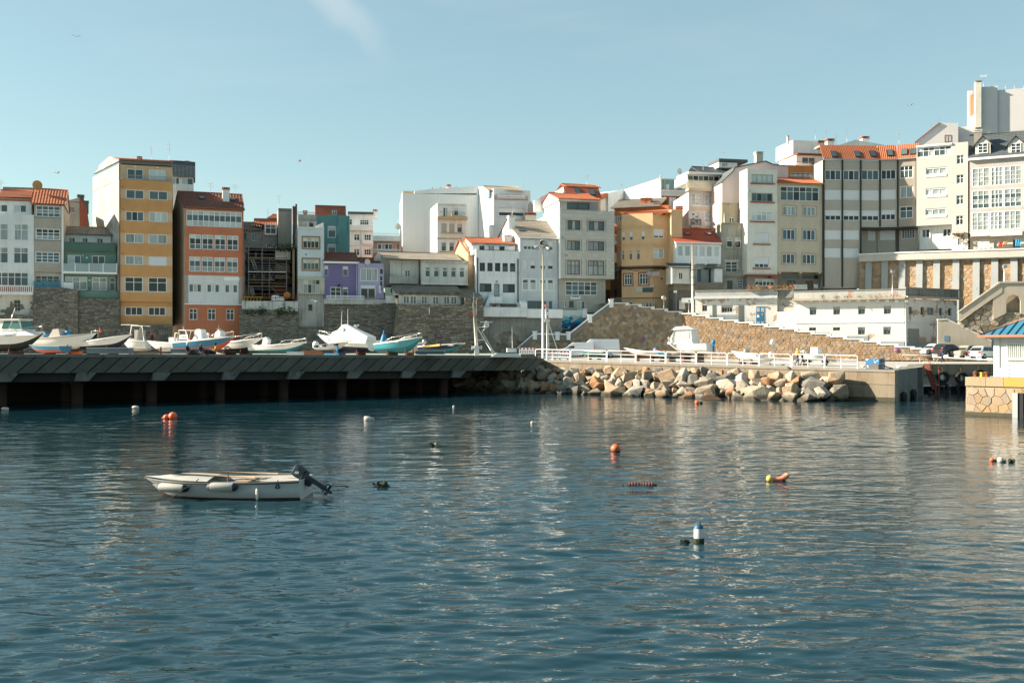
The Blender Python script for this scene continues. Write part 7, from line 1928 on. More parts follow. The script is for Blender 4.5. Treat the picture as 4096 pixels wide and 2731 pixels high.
# fishing boat mast and deckhouse tops behind the deck edge
e = tag(empty('fishing_boat', G(1905, 97), .1), 'white fishing boat with rusty mast and radar behind the deck edge', 'boat')
k = 97 / F
def fl(px, py): return ((px - 1905) * k, 0, WZ(py, 97) - e.location.z)
q = MB(); q.tube([fl(1907, 1420), fl(1893, 1212)], [.13, .08], 7); q.tube([fl(1912, 1420), fl(1904, 1270)], .06, 5); q.tube([fl(1904, 1265), fl(1906, 1195)], .035, 5); q.tube([fl(1895, 1250), fl(1895, 1170)], .02, 5); q.build('mast', POLE, e)
q = MB(); q.tube([fl(1908, 1310), fl(1975, 1418)], .07, 6); q.tube([fl(1925, 1332), fl(1945, 1308)], .05, 6); q.tube([fl(1930, 1330), fl(1982, 1418)], .05, 6); q.tube([fl(1908, 1308), fl(1948, 1308)], .04, 5); q.tube([fl(1905, 1360), fl(1940, 1358)], .05, 5); q.build('boom', BW, e)
q = MB(); a = fl(1946, 1297); q.lathe([(.1, -.3), (.24, -.2), (.24, .15), (.08, .3)], a, 10); c = fl(1946, 1288); q.box((c[0] - .58, -.06, c[2] - .05), (c[0] + .58, .06, c[2] + .06)); q.build('radar', BW, e)
q = MB(); a = fl(1907, 1400); q.box((a[0] - .22, -.2, a[2] - .6), (a[0] + .22, .2, a[2] + .45)); q.build('winch_post', BW, e)
for sg in (-1, 1):
    q = MB(); q.lathe([(.05, 0), (.2, sg * .3)], (a[0] + sg * .2, 0, a[2] + .25), 9, axis='x'); q.build('horn', BW, e)
q = MB(); a, c = fl(1985, 1412), fl(2085, 1428); q.prism([(a[0] - .6, -.9, c[2]), (c[0], -.9, c[2]), (c[0] - .4, -.9, a[2] - .05), (a[0], -.9, a[2])], (0, 1.8, 0)); q.build('deckhouse', BW, e)
a, c = fl(2028, 1392), fl(2065, 1408); q = MB(); q.box((a[0], -.5, c[2]), (c[0], .5, a[2])); q.build('liferaft', BW, e)
q = MB(); q.tube([fl(2050, 1392), fl(2049, 1307)], .025, 5); q.build('aerial', BW, e); q = MB(); q.tube([fl(1845, 1355), fl(1890, 1215)], .012, 4); q.tube([fl(1853, 1385), fl(1885, 1418)], .02, 4); q.build('stay', RUBB, e)
q = MB(); a = fl(1893, 1262); q.face([a, (a[0] - .35, 0, a[2]), (a[0] - .35, 0, a[2] + .3), (a[0], 0, a[2] + .3)]); q.build('flag', ORNG, e)
# boats on the quay road
GR2 = 'boats laid up along the quay railing'
B = Boat('green_dinghy', 'green dinghy with white rim on a trestle in front of the big van', 2415, 2322, 116, 117, 1428, 1408, 1398, M4(BGRN, BGRN, BW, BW), 1.8, GR2, rake=.3); B.stand()
B = Boat('white_red_boat', 'white boat with brown red bottom, bow to the left, behind the railing', 2640, 2494, 108, 109, 1430, 1412, 1390, M4(mat('antifoul_brown', (.25, .07, .04), .6, .3, .1, .1), BW), 1.9, GR2); B.stand()
B = Boat('blue_skiff', 'blue and orange skiff with tarp-wrapped bow next to the white cruiser', 2708, 2612, 106, 108, 1432, 1416, 1394, M4(BGRN, BBLUE, ORNG, WOOD), 1.6, GR2); B.stand()
q = MB(); q.lathe([(.1, .1), (.3, .0), (.34, -.8), (.2, -1.1)], (B.L - .3, -.1, B.hb), 8); q.build('bow_tarp', TARPB, B.o)
B = Boat('quay_cruiser', 'white pilothouse cruiser raised on blue props behind the quay railing', 2843, 2668, 104, 107, 1416, 1374, 1368, M4(BW, BW), 2.5, GR2, rake=.8)
s_ = B.sheer(.5); L_ = B.L; xx = lambda px: (2843 - px) / 175 * L_
B.prism('trunk', [(xx(2785), s_ - .1), (xx(2685), s_ - .05), (xx(2700), s_ + .4), (xx(2785), s_ + .3)], 1.9, 1.4, BW); B.prism('wheelhouse', [(xx(2783), s_ + .1), (xx(2692), s_ + .38), (xx(2712), s_ + 1.5), (xx(2776), s_ + 1.55)], 1.75, 1.4, BW)
B.prism('roof', [(xx(2788), s_ + 1.5), (xx(2698), s_ + 1.45), (xx(2712), s_ + 1.78), (xx(2760), s_ + 1.82)], 1.9, 1.4, BW)
for sg in (1, -1):
    q = MB(); q.face([(xx(2772), sg * .89, s_ + .5), (xx(2706), sg * .885, s_ + .5), (xx(2715), sg * .745, s_ + 1.4), (xx(2772), sg * .74, s_ + 1.4)]); q.build('window', glass('cabin_curtain', (.42, .41, .37), .15, .3), B.o)
B.rail(.6, .99, .5); B.name_text('7-MA-1-209', .62, .85, .16); B.motor(-.3, B.hs - .1, m=TARPB)
q = MB(); q.tube([(xx(2760), 0, s_ + 1.8), (xx(2764), 0, s_ + 2.6)], .02, 4); q.face([(xx(2732), 0, s_ + 1.8), (xx(2736), 0, s_ + 2.2), (xx(2738), 0, s_ + 1.8)]); q.build('aerial', ORNG, B.o); B.stand((.25, .55))
B = Boat('white_speedboat', 'white open speedboat, bow to the left, on a trailer near the white sign', 3040, 2924, 97, 99, 1445, 1418, 1402, M4(BW, BW), 1.9, GR2); B.stand(); B.box('windscreen', (1.3, -.5, B.sheer(.5)), (1.5, .5, B.sheer(.5) + .4), GC)
B = Boat('low_white_punt', 'low white punt on a trailer right of the white speedboat', 3018, 3108, 94, 93, 1447, 1434, 1432, M4(BW, BW), 1.4, GR2, rake=.3); B.motor(1.5, B.hs + .1, m=CANV)
B = Boat('trailer_boat', 'white centre-console boat on a two-wheel trailer behind the walkers', 3214, 3342, 96.5, 94, 1444, 1424, 1412, M4(BW, BW), 1.7, GR2)
B.motor(.1, B.hs + .15, m=GALV); B.box('console', (1.0, -.45, B.sheer(.4) - .2), (1.75, .45, B.sheer(.4) + .75), BW); q = MB(); g = gz(3270, 95) - B.z0
q.box((-.2, -.5, g + .35), (3.2, -.42, g + .45)); q.box((-.2, .42, g + .35), (3.2, .5, g + .45)); q.box((.7, -.8, g + .3), (.8, .8, g + .4)); q.build('trailer', GALV, B.o)
for x in (.75, 2.7):
    q = MB(); q.lathe([(.12, -.1), (.32, -.1), (.32, .1), (.12, .1)], (x, -.7, g + .32), 12, axis='y'); q.build('wheel', RUBB, B.o)
# ---------------------------------------------------------------- the moored dinghy in front
B = Boat('moored_dinghy', 'white rowing dinghy with tilted outboard moored in the foreground', 1226, 578, 29.0, 29.3, 2010, 1908, 1906, [mat('hull_weed', (.10, .055, .035), .8, .6, .2, .3), mat('dinghy_white', (.43, .46, .46), .4, .25, .2, .05, dcol=(.36, .30, .22)), mat('dinghy_rim', (.03, .035, .035), .6), mat('dinghy_inner', (.38, .38, .35), .6, .3, .1, .1)], 1.75, rake=.42, zk=-.25, pw=3.4, ks=.84, mi=[0, 0, 1, 1, 1, 2, 2, 3, 3])
DG = B; s_ = B.hs
q = MB()                                             # sheer deck over the bow, hump of the inner liner
rows = []
for i in range(9):
    f = lerp(.55, .995, i / 8); hw = max(.02, B.half(f) * .97); z = B.sheer(f) + .005
    rows.append([Vector((f * B.L, y * hw, z + .16 * (1 - y * y) * math.sin(math.pi * min(1, (f - .5) / .5 + .12)) * .8 + .02)) for y in (-1, -.8, -.4, 0, .4, .8, 1)])
q.grid(rows); q.build('foredeck', MATS['dinghy_inner'], B.o)
B.box('thwart', (1.6, -.72, s_ - .14), (1.95, .72, s_ - .09), WOOD); B.box('stern_seat', (.15, -.7, s_ - .16), (.7, .7, s_ - .1), MATS['dinghy_inner'])
for k, (xa, xb, y) in enumerate(((1.0, 3.6, -.55), (1.4, 3.9, .35))):
    q = MB(); q.tube([(xa, y, s_ + .03), (xb, y * .75, s_ + .10)], .025, 6); q.box((xa - .45, y - .06, s_ + .015), (xa, y + .06, s_ + .035)); q.build('oar', WOOD, B.o)
q = MB(); q.tube([(2.05, .8, s_ - .05), (2.05, .8, s_ + .24)], .018, 5); q.build('rowlock', RUST, B.o)
for fx, ln in ((4.28, .98), (2.15, .85)):            # two cylinder fenders
    o = empty('fender', (fx - (ln / 2 + .08 if fx > 3 else 0), B.half(.80 if fx > 3 else .44) + (.20 if fx > 3 else .12), s_ - (.24 if fx > 3 else .17)), -.2 if fx > 3 else 0); o.parent = B.o
    q = MB(); q.lathe([(.12, -ln / 2 + .1), (.135, -ln / 2 + .16), (.135, ln / 2 - .16), (.12, ln / 2 - .1)], (0, 0, 0), 14, axis='x'); q.build('body', mat('fender_grey', (.32, .32, .29), .6, .5, .1, .2, 2, dcol=(.14, .13, .10)), o)
    q = MB()
    for sg in ((1, -1) if fx < 3 else (-1,)): q.lathe([(.12, sg * (ln / 2 - .1)), (.09, sg * (ln / 2 - .02)), (.03, sg * (ln / 2 + .03)), (.001, sg * (ln / 2 + .03))], (0, 0, 0), 12, axis='x')
    q.build('end_cap', BNAVY, o)
q = MB(); q.lathe([(.01, -.2), (.035, -.18), (.04, -.03), (.035, .1), (.015, .13)], (1.17, B.half(.25) + .07, s_ - .34), 10); q.build('bottle_float', BW, B.o)
def rope(name, pts, parent=None, r=.012, m=None, sag=0.0):
    q = MB(); P = []
    for a, c in zip(pts, pts[1:]):
        a, c = Vector(a), Vector(c)
        for i in range(8): t = i / 8; P.append(a.lerp(c, t) - Vector((0, 0, sag * 4 * t * (1 - t))))
    P.append(Vector(pts[-1])); q.tube(P, r, 5); return q.build(name, m or RUBB, parent)
y_ = B.half(.55) + .06
rope('bow_rope', [(2.9, y_ - .1, s_ + .03), (3.3, y_ + .03, s_ - .25), (4.0, y_ - .12, s_ - .68)], B.o, .014, sag=.03); rope('gunwale_rope', [(.9, .8, s_ + .06), (1.6, .82, s_ + .05), (2.4, .75, s_ + .02)], B.o, .014, sag=.03)
rope('stern_line_loop', [(.6, .84, s_ + .02), (.55, .86, s_ - .2), (.66, .86, s_ - .2), (.6, .85, s_ - .05)], B.o, .016)
o = empty('outboard', (-.02, .1, s_ + .05)); o.parent = B.o; o.rotation_euler = (0, math.radians(58), 0)
MT = mat('motor_navy', (.02, .03, .045), .35, .15, 0, 0)
q = MB()
for i in range(1): q.grid([[Vector((x * sc, y * sc2, z)) for x, y in ((-.14, -.12), (.16, -.13), (.20, 0), (.16, .13), (-.14, .12), (-.18, 0), (-.14, -.12))] for z, sc, sc2 in ((.06, .8, .8), (.10, 1, 1), (.30, 1.05, 1.05), (.40, .95, .9), (.43, .5, .5), (.431, .01, .01))], smooth=False)
q.build('cowl', MT, o)
q = MB(); q.box((-.07, -.06, -.62), (.07, .06, .08)); q.box((-.16, -.05, -.04), (.14, .05, .06)); q.build('leg', MT, o)
q = MB(); q.box((-.16, -.09, -.66), (.14, .09, -.64)); q.tube([(-.2, 0, -.76), (.16, 0, -.76)], [.03, .055], 8); q.box((-.02, -.02, -.9), (.06, .02, -.62)); q.build('gearcase', MT, o)
q = MB()
for k in range(3):
    a = k * 2.09; q.face([(-.2, 0, -.76), (-.21, .05 * math.cos(a) - .05 * math.sin(a), -.76 + .05 * math.sin(a) + .05 * math.cos(a)), (-.2, .13 * math.cos(a), -.76 + .13 * math.sin(a)), (-.18, .05 * math.cos(a) + .05 * math.sin(a), -.76 + .05 * math.sin(a) - .05 * math.cos(a))])
q.build('propeller', GALV, o)
q = MB(); q.box((.08, -.13, -.25), (.2, .13, .05)); q.tube([(.2, 0, .1), (.55, -.05, .16)], .025, 6); q.build('clamp_bracket', DARKM, o)
letters('8', .17, FRAMEW, o, Matrix.Translation((.03, .139, .26)) @ Matrix.Rotation(math.pi, 4, 'Z') @ RX90 @ Matrix.Rotation(math.radians(35), 4, 'Z'), name='number')
# ---------------------------------------------------------------- floats and buoys on the water
def wat(px, py): D = EYE * F / (py - HY); return Vector((WX(px, D), D, 0)), D / F
WEED = mat('sea_weed', (.02, .03, .012), .8, .5, 0, .8); BUOY = mat('buoy_orange', (.72, .115, .035), .4, .15, .1, 0, dcol=(.5, .2, .12)); FLT = mat('float_white', (.45, .42, .35), .6, .3, .2, .1)
def ball(parent, name, c, r, m, n=12, sq=1.0, axis='z'):
    q = MB(); q.lathe([(max(.001, r * math.sin(math.pi * i / 9)), -r * sq * math.cos(math.pi * i / 9)) for i in range(10)], c, n, axis=axis); return q.build(name, m, parent)
def clump(parent, c, r, n=60, m=None, name='weed'):
    q = MB()
    for i in range(n):
        p = Vector(c) + Vector((random.gauss(0, r * .5), random.gauss(0, r * .35), abs(random.gauss(0, r * .3)))); a = Vector((random.gauss(0, 1), random.gauss(0, 1), random.gauss(0, 1))) * r * .3; d = Vector((random.gauss(0, 1), random.gauss(0, 1), random.gauss(0, 1))) * r * .3
        q.face([p, p + a, p + a + d, p + d])
    return q.build(name, m or WEED, parent)
def floater(name, label, px, py, cat='buoy'):
    p, k = wat(px, py); return tag(empty(name, p), label, cat, 'mooring buoys and floats'), k
e, k = floater('double_buoy', 'pair of orange ball buoys below the concrete deck', 675, 1675); ball(e, 'ball', (.25, 0, .16), .27, BUOY); ball(e, 'ball', (-.15, 0, .1), .19, BUOY); ball(e, 'eye', (-.36, 0, .06), .07, BUOY, 8)
for px, py, lb, rz in ((20, 1640, 'white tilted float near the left picture edge', .3), (542, 1634, 'white bottle-shaped float left of the orange pair', 0)):
    e, k = floater('white_float', lb, px, py); e.rotation_euler = (0, .15, rz); q = MB(); q.lathe([(.001, -.26), (.06, -.25), (.13, -.12), (.14, .15), (.1, .22), (.001, .23)], (0, 0, .08), 10, axis='x'); q.build('body', FLT, e); ball(e, 'eye', (-.27, 0, .06), .05, WEED, 6)
e, k = floater('white_float', 'white cone float drifting in the middle left', 1476, 1681); q = MB(); q.lathe([(.001, -.3), (.2, -.28), (.2, -.05), (.08, .32), (.001, .33)], (0, 0, .06), 10, axis='x'); q.build('body', FLT, e); clump(e, (0, 0, -.04), .2, 30)
for px, py, lb in ((1815, 1629, 'small cream float near the riprap'), (2129, 1694, 'small pale float in the bright streak')):
    e, k = floater('small_float', lb, px, py); ball(e, 'body', (0, 0, .05), .10, FLT); clump(e, (.05, 0, 0), .1, 15)
e, k = floater('weedy_float', 'pale float overgrown with dark weed in mid water', 1742, 1784); ball(e, 'body', (.05, 0, .05), .12, mat('float_mossy', (.2, .19, .13), .8, .5, 0, .3)); clump(e, (-.05, 0, -.03), .17, 120)
e, k = floater('weedy_buoy', 'dark weed-covered buoy at the end of the dinghy line', 1537, 1946); ball(e, 'body', (0, 0, .05), .13, WEED); clump(e, (-.08, 0, .02), .16, 90)
wb = e.location.copy()
e, k = floater('ball_buoy', 'round orange buoy with black letters in mid water', 2462, 1808); r = 19 * k * 1.0; ball(e, 'ball', (0, 0, r * .75), r, BUOY, 16)
q = MB(); q.lathe([(r * .97, -.02), (r * 1.01, .04), (r * .99, .09)], (0, 0, 0), 14); q.build('weed_ring', WEED, e); letters('OSMO', r * .5, DARKM, e, Matrix.Translation((r * .28, -r * .99, r * .85)) @ Matrix.Rotation(.28, 4, 'Z') @ RX90 @ Matrix.Rotation(.35, 4, 'Z'))
e, k = floater('net_float', 'long brown ribbed float with weed low in the water', 2563, 1944)
for i in range(9): q = MB(); x = (i - 4) * .088; q.lathe([(.02, -.043), (.085, -.035), (.085, .035), (.02, .043)], (x, 0, .035 + .015 * math.sin(i)), 9, axis='x'); q.build('rib', mat('float_brown', (.13, .045, .035), .7, .4, 0, .3), e)
clump(e, (.42, 0, 0), .09, 30); clump(e, (-.42, 0, 0), .09, 30)
e, k = floater('yellow_orange_float', 'yellow ball and bent orange float tied together', 3110, 1924); ball(e, 'ball', (-.26, 0, .09), .11, mat('float_yellow', (.55, .42, .1), .5, .3, 0, 0)); q = MB(); q.tube([(-.16, 0, .05), (0, 0, .06), (.12, 0, .08), (.25, 0, .15), (.33, 0, .22)], [.06, .07, .075, .10, .08], 9); q.build('body', mat('float_salmon', (.66, .2, .11), .5, .2, .1, 0), e); clump(e, (.18, 0, -.03), .12, 40); clump(e, (-.3, 0, -.02), .08, 25)
e, k = floater('spar_buoy', 'white upright buoy with blue cap and weedy foot in the foreground', 2795, 2166)
q = MB(); q.lathe([(.11, -.1), (.112, .06), (.108, .28), (.105, .30)], (0, 0, 0), 14); q.build('body', mat('spar_white', (.46, .49, .49), .5, .15, .2, 0), e); q = MB(); q.lathe([(.107, .30), (.1, .35), (.05, .39), (.03, .40), (.001, .40)], (0, 0, 0), 14); q.tube([(-.035, 0, .38), (-.03, 0, .44), (0, 0, .465), (.03, 0, .44), (.035, 0, .38)], .013, 6); q.build('cap', mat('cap_blue', (.015, .07, .15), .5, .1, 0, 0), e)
q = MB(); q.lathe([(.115, -.05), (.125, .02), (.118, .09)], (0, 0, 0), 14); q.build('weed_ring', WEED, e)
e, k = floater('weed_clump', 'clump of floating green weed left of the upright buoy', 2738, 2172, 'seaweed'); clump(e, (0, 0, -.02), .10, 130)
for i, (px, py, m, lb) in enumerate(((3968, 1844, BUOY, 'small orange float, left of three near the right edge'), (4002, 1846, FLT, 'pale round float, middle of three near the right edge'), (4040, 1848, WEED, 'dark weedy float, right of three near the right edge'))):
    e, k = floater('edge_float', lb, px, py); ball(e, 'body', (0, 0, .06), .12 if i == 1 else .08, m, 10); clump(e, (.1, 0, 0), .12, 30)
e, k = floater('orange_float', 'small orange float with dark partner close to the riprap', 2793, 1614); ball(e, 'ball', (-.1, 0, .1), .17, BUOY); ball(e, 'ball', (.22, 0, .06), .13, WEED)
# mooring lines
Mi = Matrix.Translation(DG.o.location) @ Matrix.Rotation(DG.rz, 4, 'Z')
for nm, lb, pts, sag in (('stern_line', 'dark mooring line from the dinghy stern to the weedy buoy', [Mi @ Vector((.0, -.2, DG.hs - .02)), (wb.x - 1.2, wb.y, .03), (wb.x - .15, wb.y, .06)], .1), ('bow_line', 'mooring line dropping from the dinghy bow to the left', [Mi @ Vector((DG.L - .5, -.1, .2)), (Mi @ Vector((DG.L + 1.2, -.2, 0))).xy.to_3d() + Vector((0, 0, -.05))], .0)):
    tag(rope(nm, pts, None, .014, None if 'stern' in nm else WOOD, sag), lb, 'rope')

# ---------------------------------------------------------------- railings on the quay
RWH = mat('railing_white', (.74, .73, .69), .5, .15, .1, 0)
ends = [(2134, 2272), (2276, 2418), (2421, 2534), (2537, 2654), (2657, 2776), (2780, 2901), (2904, 3028), (3031, 3156), (3162, 3291), (3294, 3425)]
nth = ('first', 'second', 'third', 'fourth', 'fifth', 'sixth', 'seventh', 'eighth', 'ninth', 'last')
for (a, c), w in zip(ends, nth):
    u0, u1 = QP.hit(a, 1440)[0], QP.hit(c, 1440)[0]; y = .35
    zb = qz((u0 + u1) / 2) + .01; hh = 1.12
    o = tag(empty('railing_section', QP.world(u0, y, zb), QP.rz), 'white tubular quay railing section, %s counted from the deck' % w, 'railing', 'quay railing sections')
    L_ = u1 - u0; s0, s1 = qz(u0) - qz((u0 + u1) / 2), qz(u1) - qz((u0 + u1) / 2)
    zt = lambda x, h_: lerp(s0, s1, x / L_) + h_
    q = MB(); q.tube([(0, 0, zt(0, 0)), (0, 0, zt(0, hh - .16)), (.05, 0, zt(0, hh - .04)), (.16, 0, zt(0, hh)), (L_ - .16, 0, zt(L_, hh)), (L_ - .05, 0, zt(L_, hh - .04)), (L_, 0, zt(L_, hh - .16)), (L_, 0, zt(L_, 0))], .038, 7); q.build('frame', RWH, o)
    for h_ in (.37, .75): q = MB(); q.tube([(0, 0, zt(0, h_)), (L_, 0, zt(L_, h_))], .03, 6); q.build('bar', RWH, o)
    q = MB(); q.tube([(L_ / 2, 0, zt(L_ / 2, 0)), (L_ / 2, 0, zt(L_ / 2, hh))], .038, 6); q.build('post', RWH, o)

# ---------------------------------------------------------------- lamp mast, signal mast, poles, signs
p = G(2172, 106.5); e = tag(empty('flood_light_mast', p), 'tall pale flood light mast at the end of the deck', 'lamp'); hgt = WZ(962, 106.5) - p.z
q = MB(); q.tube([(0, 0, 0), (0, 0, hgt)], [.15, .09], 10); q.build('mast', POLE, e)
for a, dx, dz in ((2.9, -.62, -.75), (-.3, .5, -.8), (-1.57, -.05, -.15), (1.2, .25, -.3)):
    q = MB(); q.lathe([(.30, -.25), (.28, .0), (.16, .2), (.1, .35), (.001, .36)], (0, 0, 0), 10, axis='y'); q.tube([(0, .2, 0), (-dx * .5, .3, -.2 + 0 * dz)], .04, 5)
    o = q.build('flood_light', GALV, e); o.matrix_basis = Matrix.Translation((dx, 0, hgt + dz)) @ Matrix.Rotation(a - math.pi * -.5, 4, 'Z') @ Matrix.Rotation(.5, 4, 'X')
q = MB(); q.tube([(-.7, 0, hgt - .7), (.7, 0, hgt - .7)], .05, 5); q.build('crossbar', GALV, e)
p = G(2188, 104.8); e = tag(empty('signal_mast', p), 'white lattice signal mast with orange lamp beside the flood light mast', 'mast'); k = 104.8 / F
zz = lambda y: WZ(y, 104.8) - p.z
q = MB(); q.tube([(0, 0, 0), (0, 0, zz(1282))], .07, 7); q.tube([(.25, 0, 0), (.08, 0, zz(1282))], .05, 6); q.tube([(-.1, 0, zz(1282)), (-.12, 0, zz(1225))], .05, 6); q.tube([(.1, 0, zz(1285)), (1.45, 0, 0)], .055, 6); q.build('mast', RWH, e)
q = MB()
for i in range(6): z = .3 + i * .55; q.tube([(0, 0, z), (.22, 0, z + .3)], .02, 4)
q.box((-.3, -.2, zz(1288)), (.3, .2, zz(1276))); q.build('bracket', RWH, e); ball(e, 'lamp', (-.12, 0, zz(1223)), .13, ORNG, 8)
for y in (1247, 1270): q = MB(); q.box((-.02, -.08, zz(y)), (.12, .08, zz(y) + .2)); q.build('signal_light', mat('dark_red', (.2, .02, .02), .4, 0, 0, 0), e)
p = W(2771, 1262, 135.6); D_ = p.y; e = tag(empty('concrete_pole', p), 'round concrete power pole in front of the red-roofed gallery house', 'pole')
q = MB(); q.tube([(0, 0, 0), (0, 0, WZ(978, D_) - p.z)], [.19, .14], 9); q.build('shaft', POLE, e)
for y in (1080, 1110, 1140, 1170): q = MB(); q.tube([(-.4, -.25, WZ(y, D_) - p.z), (.4, -.25, WZ(y, D_) - p.z)], .035, 4); q.build('bracket', DARKM, e)
q = MB(); q.tube([(-.3, -.2, WZ(1050, D_) - p.z), (-.45, -.2, WZ(1100, D_) - p.z), (-.3, -.2, WZ(1180, D_) - p.z)], .06, 5); q.build('cable_bundle', DARKM, e)
SB = mat('sign_blue', (.03, .18, .45), .5, 0, 0, 0); SR = mat('sign_red', (.5, .02, .03), .5, 0, 0, 0)
def disc(parent, c, r0, r1, m, name, y): q = MB(); q.lathe([(r0, y), (r1, y), (r1, y + .02)] , c, 20, axis='y'); return q.build(name, m, parent)
def noparking(P, px, py, off, label, rr):
    u, z = P.hit(px, py, -off); w = P.world(u, -off, z); e = tag(empty('no_parking_sign', w, P.rz), label, 'sign', 'round no parking signs')
    disc(e, (0, 0, 0), .001, rr * .8, SB, 'field', 0); disc(e, (0, 0, 0), rr * .8, rr, SR, 'rim', -.004)
    q = MB(); c = rr * .56; t = rr * .09; q.face([(-c - t, -.008, c - t), (-c + t, -.008, c + t), (c + t, -.008, -c + t), (c - t, -.008, -c - t)]); q.build('bar', SR, e); q = MB(); q.box((-.04, .02, -.04), (.04, off - .02, .04)); q.build('bracket', GALV, e)
noparking(Plane(1560, 130.6, 1934, 132.8, 3.8), 1755, 1343, .18, 'round no parking sign on the brown stone bastion', .3); noparking(RWL, 2573, 1359, .18, 'round no parking sign on the shaded rubble wall', .3); noparking(RW, 3585, 1400, .18, 'round no parking sign on the sunlit rubble wall', .3)
p = G(3095, 103); e = tag(empty('road_sign', p), 'round white-backed road sign on a post near the walkers', 'sign'); q = MB(); q.tube([(0, 0, 0), (-.12, 0, WZ(1362, 103) - p.z)], .04, 6); q.build('post', GALV, e); disc(e, (-.12, 0, WZ(1369, 103) - p.z), .001, .28, FRAMEW, 'plate', -.03)
u, z = RWL.hit(2660, 1246); w = RWL.world(u, 1.2, z - .4); e = tag(empty('road_sign', w), 'grey-backed round road sign in front of the bar', 'sign'); q = MB(); q.tube([(0, 0, 0), (0, 0, 2.6)], .045, 6); q.build('post', GALV, e); disc(e, (0, 0, 2.3), .001, .33, GALV, 'plate', -.05)
u, z = RWL.hit(2756, 1256); w = RWL.world(u, 1.6, z - .6); e = tag(empty('direction_sign', w), 'white direction sign board on a post beside the concrete pole', 'sign'); q = MB(); q.tube([(.2, 0, 0), (.2, 0, 2.6)], .045, 6); q.build('post', GALV, e); q = MB(); q.box((-.75, -.06, 2.2), (.55, -.03, 2.85)); q.build('board', FRAMEW, e); q = MB(); q.box((.15, -.065, 2.28), (.42, -.058, 2.58)); q.build('symbol', mat('sign_green', (.02, .25, .2), .5, 0, 0, 0), e)

# ---------------------------------------------------------------- road barriers, skips and clutter
def barrier(px, D, label):
    p = G(px, D); e = tag(empty('road_barrier', p), label, 'barrier', 'red and white road barriers'); q = MB(); q.box((-.95, -.03, .25), (.95, .03, .95)); q.build('panel', FRAMEW, e)
    for i in range(5): q = MB(); x = -.8 + i * .4; q.box((x - .09, -.045, .74), (x + .09, -.031, .93)); q.build('reflector', SR, e)
    for i in range(9): q = MB(); x = -.8 + i * .2; q.box((x - .03, -.045, .36), (x + .03, -.031, .64)); q.build('slot', DARKM, e)
    q = MB(); q.box((-.8, -.3, 0), (-.6, .3, .1)); q.box((.6, -.3, 0), (.8, .3, .1)); q.build('foot', DARKM, e)
for px, D, lb in ((2110, 112, 'red and white plastic road barrier left of the lamp mast'), (2215, 113, 'red and white plastic road barrier right of the signal mast'), (2245, 112.4, 'red and white plastic road barrier nearest the small van')): barrier(px, D, lb)
SKB = mat('slate_blue_paint', (.10, .15, .19), .6, .4, .2, .1)
def trough(px0, px1, D, y0, y1, label, m=SKB, name='fish_box'):
    u0, u1 = WX(px0, D), WX(px1, D); z0, z1 = WZ(y1, D), WZ(y0, D); e = tag(empty(name, ((u0 + u1) / 2, D, z0)), label, 'box'); w = (u1 - u0) / 2; h_ = z1 - z0
    q = MB(); q.box((-w, -.5, 0), (w, .5, h_)); q.build('body', m, e)
    for k in (.32, .66): q = MB(); q.box((-w - .01, -.53, h_ * k), (w + .01, -.5, h_ * k + .03)); q.build('plank_joint', m, e)
    q = MB(); q.box((-w - .04, -.55, h_), (w + .04, .55, h_ + .05)); q.build('rim', GALV, e)
trough(358, 525, 80, 1393, 1413, 'long slate blue wooden trough at the deck edge, left'); trough(690, 842, 82.8, 1396, 1413, 'slate blue trough behind the three sitting people'); trough(1665, 1778, 92.5, 1404, 1417, 'slate blue trough below the navy and teal boat')
def pile(name, label, px, D, items, cat='clutter'):
    e = tag(empty(name, G(px, D)), label, cat)
    for nm, a, c, m in items: q = MB(); q.box(a, c); q.build(nm, m, e)
PB = random.Random(5)
pile('timber_pile', 'heap of weathered planks and rusty frames between the white boats', 590, 84, [('plank', (x, -.3 + .1 * i, .08 * i), (x + 2.2, -.1 + .1 * i, .08 * i + .07), WOOD) for i, x in enumerate((-1.6, -1.2, -1.5, -.9))] + [('frame', (-1.7, -.1, .5), (1.2, 0, .58), RUST), ('frame', (1.1, -.1, 0), (1.2, 0, .75), RUST), ('frame', (-1.5, -.1, 0), (-1.4, 0, .7), RUST), ('board', (-1.3, -.7, .0), (.4, -.6, .06), FRAMEW)])
pile('brick_stack', 'stack of red timber and bricks beside the tender trailer', 1245, 93, [('beam', (-1.2 + .1 * i, -.3, .13 * i), (1.3 - .12 * i, .1, .13 * i + .12), mat('red_timber', (.30, .12, .06), .85, .4, .2, .2)) for i in range(4)])
pile('leaning_board', 'pale board leaning at the deck edge near the turquoise-bottom boat', 1195, 87, [('board', (-1.0, -.2, .0), (.9, .2, .1), FRAMEW), ('panel', (-1.1, .2, .1), (.4, .3, .42), GALV)])
for i, (px, D, m, lb) in enumerate(((305, 86, ORNG, 'orange fish crate behind the blue trough'), (850, 84, FRAMEW, 'white foam lid right of the sitting people'), (1690, 97, GALV, 'small grey engine crate by the cream hull'))):
    pile('fish_crate', lb, px, D, [('crate', (-.4, -.3, .0), (.4, .3, .3 if i != 1 else .1), m), ('rim', (-.43, -.33, .3 if i != 1 else .1), (.43, .33, .34 if i != 1 else .13), m)], 'crate')

